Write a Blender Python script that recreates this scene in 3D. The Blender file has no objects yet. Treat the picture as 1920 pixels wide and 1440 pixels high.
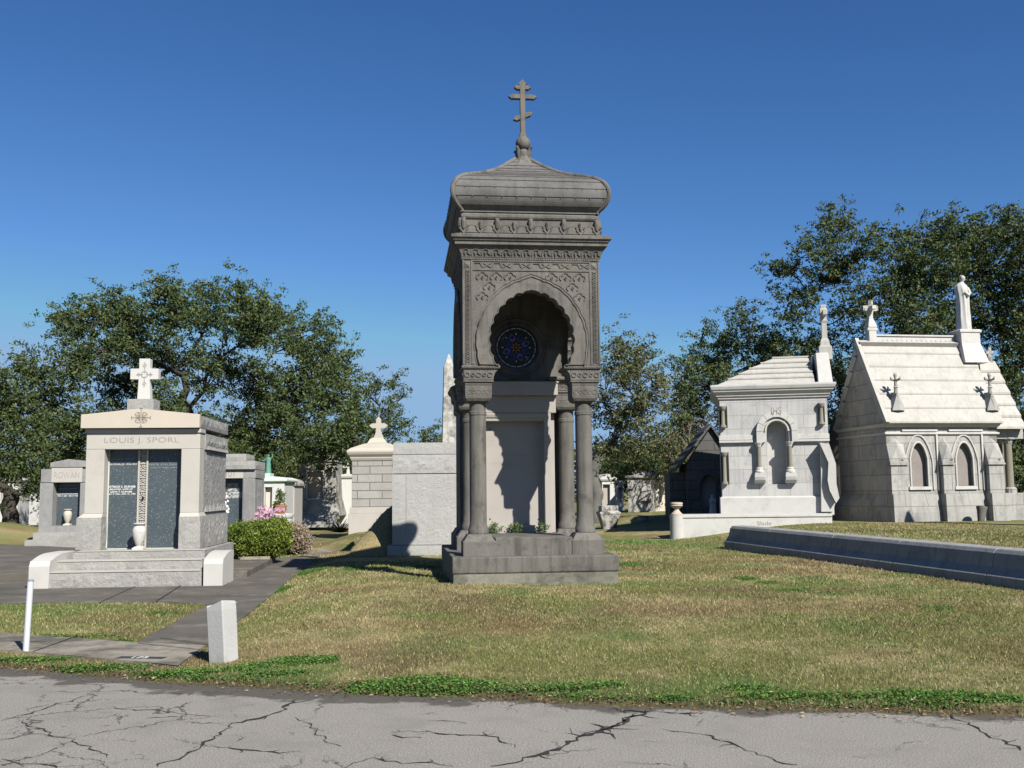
import bpy, math, random
import numpy as np
from mathutils import Vector, Matrix, noise
from mathutils.geometry import tessellate_polygon
R = math.radians
random.seed(7)
rng = np.random.default_rng(11)
sc = bpy.context.scene
col = sc.collection

# ---------------------------------------------------------------- camera, sky, sun
FPX = 1884.0
PITCH = math.atan(200 / FPX)
ROLL = R(0.585)
CAM = Vector((0, 0, 1.6))
_F = Vector((0, math.cos(PITCH), math.sin(PITCH)))
_U0 = Vector((0, -math.sin(PITCH), math.cos(PITCH)))
_R0 = Vector((1, 0, 0))
_R = _R0 * math.cos(ROLL) - _U0 * math.sin(ROLL)
_U = _U0 * math.cos(ROLL) + _R0 * math.sin(ROLL)
cd = bpy.data.cameras.new('camera')
cam = bpy.data.objects.new('camera', cd)
col.objects.link(cam)
cd.sensor_width = 36
cd.lens = 36 * FPX / 1920
cd.clip_start = 0.05
cd.clip_end = 4000
M = Matrix((_R, _U, -_F)).transposed().to_4x4()
M.translation = CAM
cam.matrix_world = M
sc.camera = cam

SUN_EL, SUN_AZ = R(40), R(147.5)     # azimuth clockwise from +Y: sun behind the viewer, to the right
world = bpy.data.worlds.new('World')
sc.world = world
world.use_nodes = True
wn = world.node_tree
bg = wn.nodes['Background']
sky = wn.nodes.new('ShaderNodeTexSky')
sky.sky_type = 'NISHITA'
sky.sun_disc = False
sky.sun_elevation = SUN_EL
sky.sun_rotation = SUN_AZ
sky.altitude = 0
sky.air_density = 0.85
sky.dust_density = 0.15
sky.ozone_density = 4.0
# deepen the clear winter blue a little: per-channel contrast of the sky colour
_sep = wn.nodes.new('ShaderNodeSeparateColor'); _cmb = wn.nodes.new('ShaderNodeCombineColor')
wn.links.new(sky.outputs[0], _sep.inputs[0])
for _i, (_k, _g) in enumerate(((.95, 1.4), (.875, 1.2), (.91, 1.05))):
    _a = wn.nodes.new('ShaderNodeMath'); _a.operation = 'MULTIPLY'; _a.inputs[1].default_value = .1
    _b = wn.nodes.new('ShaderNodeMath'); _b.operation = 'POWER'; _b.inputs[1].default_value = _g
    _c = wn.nodes.new('ShaderNodeMath'); _c.operation = 'MULTIPLY'; _c.inputs[1].default_value = _k*10
    wn.links.new(_sep.outputs[_i], _a.inputs[0]); wn.links.new(_a.outputs[0], _b.inputs[0]); _d = wn.nodes.new('ShaderNodeMath'); _d.operation = 'MINIMUM'; _d.inputs[1].default_value = (2.1, 3.5, 5.4)[_i]
    wn.links.new(_b.outputs[0], _c.inputs[0]); wn.links.new(_c.outputs[0], _d.inputs[0]); wn.links.new(_d.outputs[0], _cmb.inputs[_i])
wn.links.new(_cmb.outputs[0], bg.inputs[0])
bg.inputs[1].default_value = 0.065
sl = bpy.data.lights.new('sun', 'SUN')
sl.energy = 5.0
sl.angle = R(0.5)
sl.color = (1.0, 0.95, 0.86)
sun = bpy.data.objects.new('sun', sl)
col.objects.link(sun)
tosun = Vector((math.sin(SUN_AZ) * math.cos(SUN_EL), math.cos(SUN_AZ) * math.cos(SUN_EL), math.sin(SUN_EL)))
sun.rotation_euler = tosun.to_track_quat('Z', 'Y').to_euler()
sc.view_settings.view_transform = 'Standard'
sc.view_settings.look = 'None'
sc.view_settings.exposure = 1.04
sc.view_settings.gamma = 1.0

# ---------------------------------------------------------------- survey helpers (photo pixel -> place in the world)
def ray(px, py):
    return _F * FPX + _R * (px - 960) - _U * (py - 720)
def at(px, py, Y):
    d = ray(px, py); return CAM + d * (Y / d.y)
def gp(px, py, z):
    d = ray(px, py); return CAM + d * ((z - CAM.z) / d.z)

class Frame:
    """local frame of a building: x along its front, y into its depth, z up from its base"""
    def __init__(s, px, py, Y, yaw, z0):
        o = at(px, py, Y)
        s.o = Vector((o.x, o.y, z0)); s.yaw = yaw
        s.ex = Vector((math.cos(yaw), math.sin(yaw), 0)); s.ey = Vector((-math.sin(yaw), math.cos(yaw), 0))
    def uz(s, px, py, d=0.0):
        r = ray(px, py); p0 = s.o + s.ey * d
        t = (p0 - CAM).dot(s.ey) / r.dot(s.ey)
        q = CAM + r * t - s.o
        return q.dot(s.ex), q.z
    def side(s, px, py, u=0.0):
        r = ray(px, py); p0 = s.o + s.ex * u
        t = (p0 - CAM).dot(s.ex) / r.dot(s.ex)
        q = CAM + r * t - s.o
        return q.dot(s.ey), q.z
    def w(s, x, y, z):
        return s.o + s.ex * x + s.ey * y + Vector((0, 0, z))

# ---------------------------------------------------------------- mesh builder
class MB:
    def __init__(s): s.v = []; s.f = []; s.uv = {}
    def add(s, vs, fs):
        n = len(s.v); s.v += [tuple(v) for v in vs]; s.f += [tuple(i + n for i in f) for f in fs]; return s
    def box(s, x0, x1, y0, y1, z0, z1):
        return s.frus(x0, x1, y0, y1, z0, x0, x1, y0, y1, z1)
    def frus(s, x0, x1, y0, y1, z0, X0, X1, Y0, Y1, z1):
        return s.add([(x0,y0,z0),(x1,y0,z0),(x1,y1,z0),(x0,y1,z0),(X0,Y0,z1),(X1,Y0,z1),(X1,Y1,z1),(X0,Y1,z1)],
                     [(3,2,1,0),(4,5,6,7),(0,1,5,4),(1,2,6,5),(2,3,7,6),(3,0,4,7)])
    def bpx(s, F, x0, x1, yt, yb, d0, d1):
        xm = (x0+x1)/2; ym = (yt+yb)/2
        return s.box(F.uz(x0, ym, d0)[0], F.uz(x1, ym, d0)[0], d0, d1, F.uz(xm, yb, d0)[1], F.uz(xm, yt, d0)[1])
    def rings(s, rings, cap=True, closed=True):
        n = len(rings[0]); vs = [p for r in rings for p in r]; fs = []
        for k in range(len(rings)-1):
            for i in range(n if closed else n-1):
                j = (i+1) % n
                fs.append((k*n+i, k*n+j, (k+1)*n+j, (k+1)*n+i))
        if cap:
            fs.append(tuple(reversed(range(n)))); b = (len(rings)-1)*n; fs.append(tuple(range(b, b+n)))
        return s.add(vs, fs)
    def rect(s, prof, x0, x1, y0, y1):
        """square moulding: prof = [(offset, z)] round a rectangle"""
        return s.rings([[(x0-o,y0-o,z),(x1+o,y0-o,z),(x1+o,y1+o,z),(x0-o,y1+o,z)] for o, z in prof])
    def lathe(s, prof, cx=0, cy=0, n=20, ph=0.0, sx=1, sy=1):
        return s.rings([[(cx+sx*r*math.cos(ph+2*math.pi*i/n), cy+sy*r*math.sin(ph+2*math.pi*i/n), z) for i in range(n)] for r, z in prof])
    def prism(s, poly, y0, y1, holes=(), fn=None):
        """poly in (x,z), thickness y0..y1; fn maps (x,y,z) on to another placing"""
        loops = [list(poly)] + [list(h) for h in holes]
        flat = [p for l in loops for p in l]; n = len(flat)
        tr = tessellate_polygon([[Vector((p[0], p[1], 0)) for p in l] for l in loops])
        fn = fn or (lambda x, y, z: (x, y, z))
        vs = [fn(p[0], y0, p[1]) for p in flat] + [fn(p[0], y1, p[1]) for p in flat]
        fs = []
        for a, b, c in tr:
            ar = (flat[b][0]-flat[a][0])*(flat[c][1]-flat[a][1])-(flat[c][0]-flat[a][0])*(flat[b][1]-flat[a][1])
            if abs(ar) < 1e-12: continue
            if ar < 0: b, c = c, b
            fs += [(a, b, c), (c+n, b+n, a+n)]
        k = 0
        for li, l in enumerate(loops):
            m = len(l)
            for i in range(m):
                a, b = k+i, k+(i+1) % m
                fs.append((b, a, a+n, b+n))
            k += m
        return s.add(vs, fs)
    def tube(s, path, r, n=5, closed=False, taper=None):
        P = [Vector(p) for p in path]; m = len(P); rg = []
        up = None
        for i in range(m):
            a = P[i-1] if (i > 0 or closed) else P[i]; b = P[(i+1) % m] if (i < m-1 or closed) else P[i]
            t = (b-a); t = t.normalized() if t.length > 1e-9 else Vector((0,0,1))
            if up is None: up = t.orthogonal().normalized()
            up = (up - t*up.dot(t)); up = up.normalized() if up.length > 1e-6 else t.orthogonal().normalized()
            w = t.cross(up); rr = r if taper is None else r + (taper-r)*i/(m-1)
            if hasattr(r, '__len__'): rr = r[i]
            rg.append([P[i] + up*(rr*math.cos(2*math.pi*k/n)) + w*(rr*math.sin(2*math.pi*k/n)) for k in range(n)])
        if closed: rg.append(rg[0]); return s.rings(rg, cap=False)
        return s.rings(rg)
    def ball(s, c, r, n=16, sx=1, sy=1, sz=1):
        return s.rings([[(c[0]+sx*r*math.sin(a)*math.cos(2*math.pi*i/n), c[1]+sy*r*math.sin(a)*math.sin(2*math.pi*i/n), c[2]-sz*r*math.cos(a)) for i in range(n)]
                        for a in [0.02]+[math.pi*k/(n//2) for k in range(1, n//2)]+[math.pi-0.02]])
    def rock(s, x0, x1, y0, y1, z0, z1, amp=0.03, cell=0.08, faces='FLRBT', seed=0):
        """rock-faced block: faces bulge and chip, arrises stay straight"""
        def face(o, a, b, nrm, on):
            A, B = Vector(a), Vector(b); na = max(2, int(A.length/cell)); nb = max(2, int(B.length/cell))
            if not on: na = nb = 1
            vs = []
            for j in range(nb+1):
                for i in range(na+1):
                    p = Vector(o) + A*(i/na) + B*(j/nb)
                    e = min(i, na-i, 2)/2 * min(j, nb-j, 2)/2
                    q = p*5 + Vector((seed*3.1, seed*1.7, seed))
                    h = noise.noise(q*1.3)*.35 + abs(noise.noise(q*3.3))*1.1 + noise.noise(q*7.1)*.25 + .15
                    if on: p = p + Vector(nrm)*(amp*h*min(1, e*1.0))
                    vs.append(p)
            s.add(vs, [(j*(na+1)+i, j*(na+1)+i+1, (j+1)*(na+1)+i+1, (j+1)*(na+1)+i) for j in range(nb) for i in range(na)])
        X, Y, Z = x1-x0, y1-y0, z1-z0
        face((x0,y0,z0), (X,0,0), (0,0,Z), (0,-1,0), 'F' in faces)
        face((x1,y1,z0), (-X,0,0), (0,0,Z), (0,1,0), 'B' in faces)
        face((x1,y0,z0), (0,Y,0), (0,0,Z), (1,0,0), 'R' in faces)
        face((x0,y1,z0), (0,-Y,0), (0,0,Z), (-1,0,0), 'L' in faces)
        face((x0,y0,z1), (X,0,0), (0,Y,0), (0,0,1), False)
        face((x0,y1,z0), (X,0,0), (0,-Y,0), (0,0,-1), False)
        return s
    def build(s, name, mat, parent=None, bevel=0.0, smooth=False, seg=2):
        me = bpy.data.meshes.new(name)
        me.from_pydata(s.v, [], s.f); me.update()
        if mat: me.materials.append(mat)
        o = bpy.data.objects.new(name, me); col.objects.link(o)
        if parent: o.parent = parent
        if bevel:
            m = o.modifiers.new('bevel', 'BEVEL'); m.width = bevel; m.segments = seg; m.limit_method = 'ANGLE'; m.angle_limit = R(35)
        if smooth:
            me.shade_smooth() if hasattr(me, 'shade_smooth') else None
            if hasattr(me, 'set_sharp_from_angle'): me.set_sharp_from_angle(angle=R(38))
        return o

def fastmesh(name, V, Fq, mat, parent=None, colors=None, smooth=False):
    V = np.asarray(V, dtype=np.float32); Fq = np.asarray(Fq, dtype=np.int32); k = Fq.shape[1]
    me = bpy.data.meshes.new(name)
    me.vertices.add(len(V)); me.vertices.foreach_set('co', V.ravel())
    me.loops.add(Fq.size); me.loops.foreach_set('vertex_index', Fq.ravel())
    me.polygons.add(len(Fq)); me.polygons.foreach_set('loop_start', np.arange(0, Fq.size, k, dtype=np.int32))
    if smooth: me.polygons.foreach_set('use_smooth', np.ones(len(Fq), dtype=bool))
    me.update(calc_edges=True)
    if colors is not None:
        ca = me.color_attributes.new('tint', 'FLOAT_COLOR', 'POINT')
        c4 = np.ones((len(V), 4), dtype=np.float32); c4[:, :3] = colors
        ca.data.foreach_set('color', c4.ravel())
    me.materials.append(mat)
    o = bpy.data.objects.new(name, me); col.objects.link(o)
    if parent: o.parent = parent
    return o

def tag(o, label, cat, group=None, kind=None):
    if label: o['label'] = label
    if cat: o['category'] = cat
    if group: o['group'] = group
    if kind: o['kind'] = kind
    return o
def empty(name, F, label, cat, group=None):
    o = bpy.data.objects.new(name, None); col.objects.link(o)
    o.location = F.o; o.rotation_euler = (0, 0, F.yaw); o.empty_display_size = .3
    return tag(o, label, cat, group)
def emptyat(name, loc, rz, label, cat, group=None):
    o = bpy.data.objects.new(name, None); col.objects.link(o)
    o.location = loc; o.rotation_euler = (0, 0, rz)
    return tag(o, label, cat, group)
def text(name, body, width, u, d, z, mat, parent, ext=0.004, height=None, off=0.0, flat=False, rz=0):
    """carved or painted lettering, centred at (u,z) on the plane y=d, facing -y"""
    c = bpy.data.curves.new(name, 'FONT'); c.body = body; c.align_x = 'CENTER'; c.align_y = 'CENTER'
    c.extrude = 0.02; c.size = 1; c.offset = off; c.resolution_u = 3; c.space_line = 0.95
    o = bpy.data.objects.new(name, c); col.objects.link(o)
    dg = bpy.context.evaluated_depsgraph_get(); dg.update()
    me = bpy.data.meshes.new_from_object(o.evaluated_get(dg))
    bpy.data.objects.remove(o); bpy.data.curves.remove(c)
    n = len(me.vertices); co = np.empty(n*3, dtype=np.float32); me.vertices.foreach_get('co', co); co = co.reshape(-1, 3)
    w = np.ptp(co[:, 0]); h = np.ptp(co[:, 1])
    s = width/w; sy = s if height is None else height/h
    cx = (co[:, 0].max()+co[:, 0].min())/2; cy = (co[:, 1].max()+co[:, 1].min())/2
    X = (co[:, 0]-cx)*s; Z = (co[:, 1]-cy)*sy; D = co[:, 2]/.02*ext/2
    if flat:
        cr, sr = math.cos(rz), math.sin(rz)
        out = np.stack([u+X*cr-Z*sr, d+X*sr+Z*cr, z+D], 1)
    else:
        out = np.stack([u+X, d-D, z+Z], 1)
    me.vertices.foreach_set('co', out.astype(np.float32).ravel()); me.update(); me.materials.clear(); me.materials.append(mat)
    ob = bpy.data.objects.new(name, me); col.objects.link(ob); ob.parent = parent
    return ob

# ---------------------------------------------------------------- materials
def newmat(name):
    m = bpy.data.materials.new(name); m.use_nodes = True
    nt = m.node_tree; b = nt.nodes['Principled BSDF']; return m, nt, b
def N(nt, t, **k):
    n = nt.nodes.new(t)
    for a, v in k.items():
        if a in n.inputs: n.inputs[a].default_value = v
        else: setattr(n, a, v)
    return n
def noise_tex(nt, vec, scale, detail=4, rough=.6, lac=2.0):
    n = N(nt, 'ShaderNodeTexNoise'); n.inputs['Scale'].default_value = scale; n.inputs['Detail'].default_value = detail; n.inputs['Roughness'].default_value = rough
    nt.links.new(vec, n.inputs['Vector']); return n.outputs['Fac']
def ramp(nt, fac, a, b, ca=(0,0,0,1), cb=(1,1,1,1)):
    n = nt.nodes.new('ShaderNodeValToRGB'); e = n.color_ramp.elements
    e[0].position = a; e[0].color = ca; e[1].position = b; e[1].color = cb
    nt.links.new(fac, n.inputs[0]); return n.outputs[0]
def mix(nt, fac, a, b, mode='MIX'):
    n = nt.nodes.new('ShaderNodeMix'); n.data_type = 'RGBA'; n.blend_type = mode
    for i, v in ((0, fac), (6, a), (7, b)):
        if isinstance(v, (int, float)): n.inputs[i].default_value = v
        elif isinstance(v, tuple): n.inputs[i].default_value = v if len(v) == 4 else v + (1,)
        else: nt.links.new(v, n.inputs[i])
    return n.outputs[2]
ALB = .67
def stone(name, c1, c2, stain=None, samt=.6, streak=None, bump=.15, bscale=60, rough=.85, speck=None, blocks=None, mortar=(.1,.1,.1), scale=1.5, offset=.5, stain_th=(.52,.7), msz=.012):
    m, nt, b = newmat(name)
    c1, c2, stain, streak = (tuple(q*ALB for q in w) if w else w for w in (c1, c2, stain, streak))
    if speck: speck = (speck[0], tuple(q*ALB for q in speck[1]), speck[2])
    mortar = tuple(q*ALB for q in mortar)
    tc = nt.nodes.new('ShaderNodeTexCoord'); v = tc.outputs['Object']
    c = mix(nt, ramp(nt, noise_tex(nt, v, scale, 6, .65), .3, .7), c1, c2)
    c = mix(nt, ramp(nt, noise_tex(nt, v, bscale*.7, 3, .7), .35, .65), c, mix(nt, .5, c, c2))
    if stain:
        c = mix(nt, mix(nt, samt, (0,0,0), ramp(nt, noise_tex(nt, v, scale*1.1+.3, 7, .72), *stain_th)), c, stain)
    if streak:
        mp = nt.nodes.new('ShaderNodeMapping'); mp.inputs['Scale'].default_value = (7, 7, .7); mp.inputs['Location'].default_value = (3, 1, 5)
        nt.links.new(v, mp.inputs[0])
        c = mix(nt, mix(nt, .75, (0,0,0), ramp(nt, noise_tex(nt, mp.outputs[0], 1.3, 5, .6), .48, .72)), c, streak)
    if speck:
        sc_, col_, th = speck
        vo = nt.nodes.new('ShaderNodeTexVoronoi'); vo.inputs['Scale'].default_value = sc_; nt.links.new(v, vo.inputs[0])
        wn_ = nt.nodes.new('ShaderNodeSeparateColor'); nt.links.new(vo.outputs['Color'], wn_.inputs[0])
        mm = N(nt, 'ShaderNodeMath', operation='MULTIPLY'); a = ramp(nt, vo.outputs['Distance'], .18, .36, (1,1,1,1), (0,0,0,1)); bb = ramp(nt, wn_.outputs[0], th, th+.06)
        nt.links.new(a, mm.inputs[0]); nt.links.new(bb, mm.inputs[1])
        c = mix(nt, mm.outputs[0], c, col_)
    h = noise_tex(nt, v, bscale, 5, .7)
    if blocks:
        sx = nt.nodes.new('ShaderNodeSeparateXYZ'); nt.links.new(v, sx.inputs[0])
        ad = N(nt, 'ShaderNodeMath', operation='ADD'); nt.links.new(sx.outputs[0], ad.inputs[0]); nt.links.new(sx.outputs[1], ad.inputs[1])
        cb = nt.nodes.new('ShaderNodeCombineXYZ'); nt.links.new(ad.outputs[0], cb.inputs[0]); nt.links.new(sx.outputs[2], cb.inputs[1])
        br = nt.nodes.new('ShaderNodeTexBrick'); br.offset = offset
        br.inputs['Scale'].default_value = 1; br.inputs['Brick Width'].default_value = blocks[0]; br.inputs['Row Height'].default_value = blocks[1]
        br.inputs['Mortar Size'].default_value = msz; br.inputs['Mortar Smooth'].default_value = .2
        br.inputs['Color1'].default_value = (.86,.86,.88,1); br.inputs['Color2'].default_value = (1,1,1,1); br.inputs['Mortar'].default_value = (1,1,1,1)
        nt.links.new(cb.outputs[0], br.inputs['Vector'])
        c = mix(nt, 1.0, c, br.outputs['Color'], 'MULTIPLY')
        c = mix(nt, br.outputs['Fac'], c, mortar)
        sm = N(nt, 'ShaderNodeMath', operation='MULTIPLY_ADD'); sm.inputs[1].default_value = -1.2; nt.links.new(br.outputs['Fac'], sm.inputs[0]); nt.links.new(h, sm.inputs[2]); h = sm.outputs[0]
    nt.links.new(c, b.inputs['Base Color']); b.inputs['Roughness'].default_value = rough
    b.inputs['Specular IOR Level'].default_value = .25
    if bump:
        bp = nt.nodes.new('ShaderNodeBump'); bp.inputs['Strength'].default_value = bump; bp.inputs['Distance'].default_value = .02
        nt.links.new(h, bp.inputs['Height']); nt.links.new(bp.outputs[0], b.inputs['Normal'])
    return m
def plain(name, c, rough=.6, metal=0, var=.25, scale=8):
    m, nt, b = newmat(name)
    tc = nt.nodes.new('ShaderNodeTexCoord')
    if not metal: c = tuple(x*ALB for x in c)
    c2 = tuple(x*(1-var) for x in c)
    nt.links.new(mix(nt, noise_tex(nt, tc.outputs['Object'], scale, 5), c, c2), b.inputs['Base Color'])
    b.inputs['Roughness'].default_value = rough; b.inputs['Metallic'].default_value = metal; b.inputs['Specular IOR Level'].default_value = .3
    return m

GREYST = stone('weathered_grey_stone', (.195,.185,.166), (.12,.114,.104), stain=(.045,.043,.04), samt=.9, streak=(.05,.048,.044), bump=.25, bscale=45)
GREYLT = stone('pale_granite_panel', (.42,.39,.36), (.36,.335,.31), stain=(.24,.23,.22), samt=.3, bump=.06, bscale=90)
GREYFT = stone('stained_footing', (.26,.25,.20), (.15,.145,.12), stain=(.07,.07,.055), samt=.9, bump=.5, bscale=25)
CARVE = stone('carved_grey_stone', (.195,.185,.166), (.12,.114,.104), stain=(.055,.052,.048), samt=.85, streak=(.07,.067,.06), bump=.6, bscale=26)
LIME = stone('smooth_buff_granite', (.50,.475,.43), (.44,.42,.385), stain=(.34,.33,.305), samt=.5, bump=.05, bscale=120, speck=(220,(.42,.41,.4),.8))
ROCK = stone('rock_faced_granite', (.40,.39,.37), (.30,.295,.285), stain=(.21,.205,.2), samt=.6, bump=1.0, bscale=22, speck=(120,(.75,.75,.74),.85))
ROCKD = stone('grey_rock_faced_granite', (.35,.35,.345), (.26,.26,.26), stain=(.17,.17,.17), samt=.6, streak=(.22,.22,.22), bump=.8, bscale=28)
BLUE = stone('blue_pearl_granite', (.055,.075,.090), (.085,.105,.12), bump=.0, rough=.22, bscale=60, speck=(60,(.45,.5,.52),.80))
MARB = stone('white_marble_blocks', (.56,.55,.53), (.49,.485,.475), stain=(.28,.285,.295), samt=.8, streak=(.36,.365,.37), bump=.12, bscale=40, blocks=(.93,.42), mortar=(.33,.33,.33), stain_th=(.53,.68))
MARBP = stone('white_marble', (.58,.57,.54), (.50,.495,.48), stain=(.34,.34,.335), samt=.6, bump=.15, bscale=40, scale=2.2)
MARBG = stone('aged_marble_blocks', (.48,.472,.44), (.38,.376,.36), stain=(.19,.19,.185), samt=.75, streak=(.27,.265,.24), bump=.2, bscale=35, blocks=(1.15,.48), mortar=(.2,.19,.17), stain_th=(.5,.68))
MARBR = stone('aged_marble_roof', (.50,.49,.46), (.43,.42,.395), stain=(.33,.315,.28), samt=.6, streak=(.36,.34,.29), bump=.12, bscale=30)
STAIN = stone('blackened_marble', (.62,.6,.55), (.42,.41,.38), stain=(.08,.08,.08), samt=.95, bump=.3, bscale=20, scale=2.4, streak=(.12,.12,.12), stain_th=(.46,.58))
SPECK = stone('speckled_granite', (.30,.27,.25), (.22,.2,.19), bump=.05, bscale=150, speck=(130,(.5,.47,.45),.5))
ASHLAR = stone('rusticated_block_stone', (.45,.435,.395), (.36,.35,.33), stain=(.26,.255,.245), samt=.6, bump=.9, bscale=18, blocks=(.82,.27), mortar=(.17,.16,.15), msz=.014)
WHITE = stone('whitewashed_tomb', (.62,.62,.60), (.55,.55,.53), stain=(.38,.38,.37), samt=.4, bump=.1, bscale=30)
OLIVE = stone('olive_granite_column', (.26,.25,.19), (.2,.19,.15), bump=.05, bscale=90)
PINK = stone('pinkish_urn_stone', (.55,.46,.38), (.45,.38,.32), bump=.1, bscale=50)
CURB = stone('grey_coping_stone', (.36,.37,.365), (.27,.28,.28), stain=(.15,.155,.155), samt=.7, bump=.5, bscale=30, rough=.85, streak=(.19,.195,.195))
CONC = stone('weathered_concrete', (.36,.325,.265), (.25,.225,.185), stain=(.085,.078,.068), samt=.85, bump=.3, bscale=60, scale=.9, stain_th=(.44,.6))
CONCD = stone('blackened_concrete', (.17,.155,.13), (.085,.078,.068), stain=(.30,.27,.22), samt=.6, bump=.3, bscale=60, scale=1.0, stain_th=(.52,.72), streak=None)
CARVDK = plain('shadowed_inscription', (.30,.28,.26), .8)
GOLDIN = plain('faint_inscription', (.45,.42,.38), .7)
PAINTW = plain('white_painted_letters', (.8,.8,.78), .6, 0, .1)
GREENBZ = plain('green_patinated_bronze', (.10,.24,.19), .7, .1, .5, 12)
STEEL = plain('galvanised_steel', (.74,.76,.80), .45, .55, .1, 20)
DKFILL = plain('dark_parts_and_slot_shade', (.02,.02,.022), .9)
# ---------------------------------------------------------------- terrain
GY = R(7.0)
def vnoise(x, y, seed=0):
    x = np.asarray(x, dtype=float); y = np.asarray(y, dtype=float)
    xi = np.floor(x).astype(np.int64); yi = np.floor(y).astype(np.int64); fx = x-xi; fy = y-yi
    fx = fx*fx*(3-2*fx); fy = fy*fy*(3-2*fy)
    def h(a, b):
        n = (a*374761393 + b*668265263 + seed*1442695041) & 0xffffffff
        n = ((n ^ (n >> 13)) * 1274126177) & 0xffffffff
        return ((n ^ (n >> 16)) & 0xffff)/65535.0
    return (h(xi,yi)*(1-fx)+h(xi+1,yi)*fx)*(1-fy)+(h(xi,yi+1)*(1-fx)+h(xi+1,yi+1)*fx)*fy
def fbm(x, y, seed=0, o=4):
    t = 0; a = .5; s = 0
    for i in range(o):
        t = t + a*vnoise(x*2**i, y*2**i, seed+i*17); s += a; a *= .5
    return t/s
def S(t, a, b):
    t = np.clip((t-a)/(b-a), 0, 1); return t*t*(3-2*t)
EDGE = [(-40,24.0),(-12,14.5),(-8,12.0)]+[tuple(gp(x, y, 0)[:2]) for x, y in ((0,1250),(100,1257),(233,1270),(367,1281),(500,1289),(640,1297),(855,1306),(1074,1317),(1300,1326),(1595,1333),(1920,1341))]+[(8,7.3),(14,7.2),(40,7.2)]
EX = np.array([e[0] for e in EDGE]); EYY = np.array([e[1] for e in EDGE])
def edge_y(x): return np.interp(x, EX, EYY)
cg, sg = math.cos(GY), math.sin(GY)
_a = gp(1352, 1024, .17); _b = gp(1920, 1108, .15)
CW0 = (_a.x, _a.y); CW1 = (_b.x, _b.y); CWL = math.hypot(_b.x-_a.x, _b.y-_a.y)
CWS = (20-CW0[0])*(CW1[1]-CW0[1])-(15-CW0[1])*(CW1[0]-CW0[0])
def H(x, y):
    x = np.asarray(x, dtype=float); y = np.asarray(y, dtype=float)
    u = x*cg + y*sg; v = -x*sg + y*cg
    dr = y - edge_y(x)
    h = -.06 + .075*S(dr, -.15, .12)
    lawn = S(u, -1.84, -.9)
    rise = .03 + .12*S(dr, .5, 7.0)
    h = h + lawn*S(dr, 0, .4)*rise*(1-.45*S(v, 19, 26))
    h = h + lawn*.10*np.exp(-((u-.2)/1.8)**2-((v-13.3)/2.6)**2)
    # terrace held by the coping wall on the right
    sd = ((x-CW0[0])*(CW1[1]-CW0[1])-(y-CW0[1])*(CW1[0]-CW0[0]))/CWL
    sd = -sd if CWS < 0 else sd
    near = 1-S(y, 24.3, 25.6)
    t1 = np.clip((sd-.22)/.25, 0, 1); t2 = S(sd, -.4, 4.6)
    h = h + (.44*(t1*near+t2*(1-near)))*(1-.7*S(v, 45, 70))*S(dr, 1, 3)
    # grassy bank beside the block tomb and the knoll far left
    bx, by = -2.55, 26.6
    h = h + (.30*S(x, -4.02, -3.86)+.85*S(x, -3.95, -2.95))*S(y, 23.95, 25.1)*(1-S(y, 28.5, 32))*(1-S(x, -2.92, -2.8)*(y < 26.5))*(1-S(x, -1.5, .5))
    h = h + .75*np.exp(-((x+17.8)/2.4)**2-((y-34)/3.5)**2)
    h = h + .28*np.exp(-((x+4.4)/1.4)**2-((y-31.5)/3.0)**2)
    h = h + .03*(fbm(x*.35, y*.35, 3)-.5)*S(dr, .3, 2)*lawn
    return h
def inwalk(x, y):
    """concrete walks: where no grass grows"""
    u = x*cg + y*sg
    res = np.zeros(np.shape(x), dtype=bool)
    for p in WALKS:
        res |= inpoly(x, y, p)
    return res
def inpoly(x, y, P):
    c = np.zeros(np.shape(x), dtype=bool); n = len(P)
    for i in range(n):
        x0, y0 = P[i]; x1, y1 = P[(i+1) % n]
        k = ((y0 > y) != (y1 > y)) & (x < (x1-x0)*(y-y0)/((y1-y0) or 1e-9)+x0)
        c ^= k
    return c
def GPX(px, py, z=.03):
    p = gp(px, py, z); return (p.x, p.y)
W_side = [GPX(-300,1176), GPX(0,1187), GPX(257,1205), GPX(384,1212), GPX(333,1248), GPX(233,1240), GPX(0,1219), GPX(-300,1205)]
W_diag = [GPX(257,1204.5), GPX(391,1134), GPX(467,1049), GPX(600,1042), GPX(569,1064), GPX(520,1107), GPX(467,1150), GPX(384,1211.5)]
W_apron = [GPX(-400,1128), GPX(0,1132), GPX(130,1129), GPX(310,1129), GPX(391,1133), GPX(430,1100), GPX(470,1048), GPX(300,1035), GPX(-400,1035)]
W_cross = [GPX(518,1054.5), GPX(840,1050), GPX(860,1060), GPX(700,1063), GPX(569,1064)]
W_back = [GPX(536,1039), GPX(584,1013.5), GPX(604,1014.5), GPX(588,1040)]
W_back2 = [GPX(590,1040), GPX(618,1017), GPX(649,1017.5), GPX(646,1040)]
W_far = [GPX(560,1012), GPX(576,1003), GPX(594,1003), GPX(588,1013)]
WALKS = [W_side, W_diag, W_apron, W_cross, W_back, W_back2]
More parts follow.
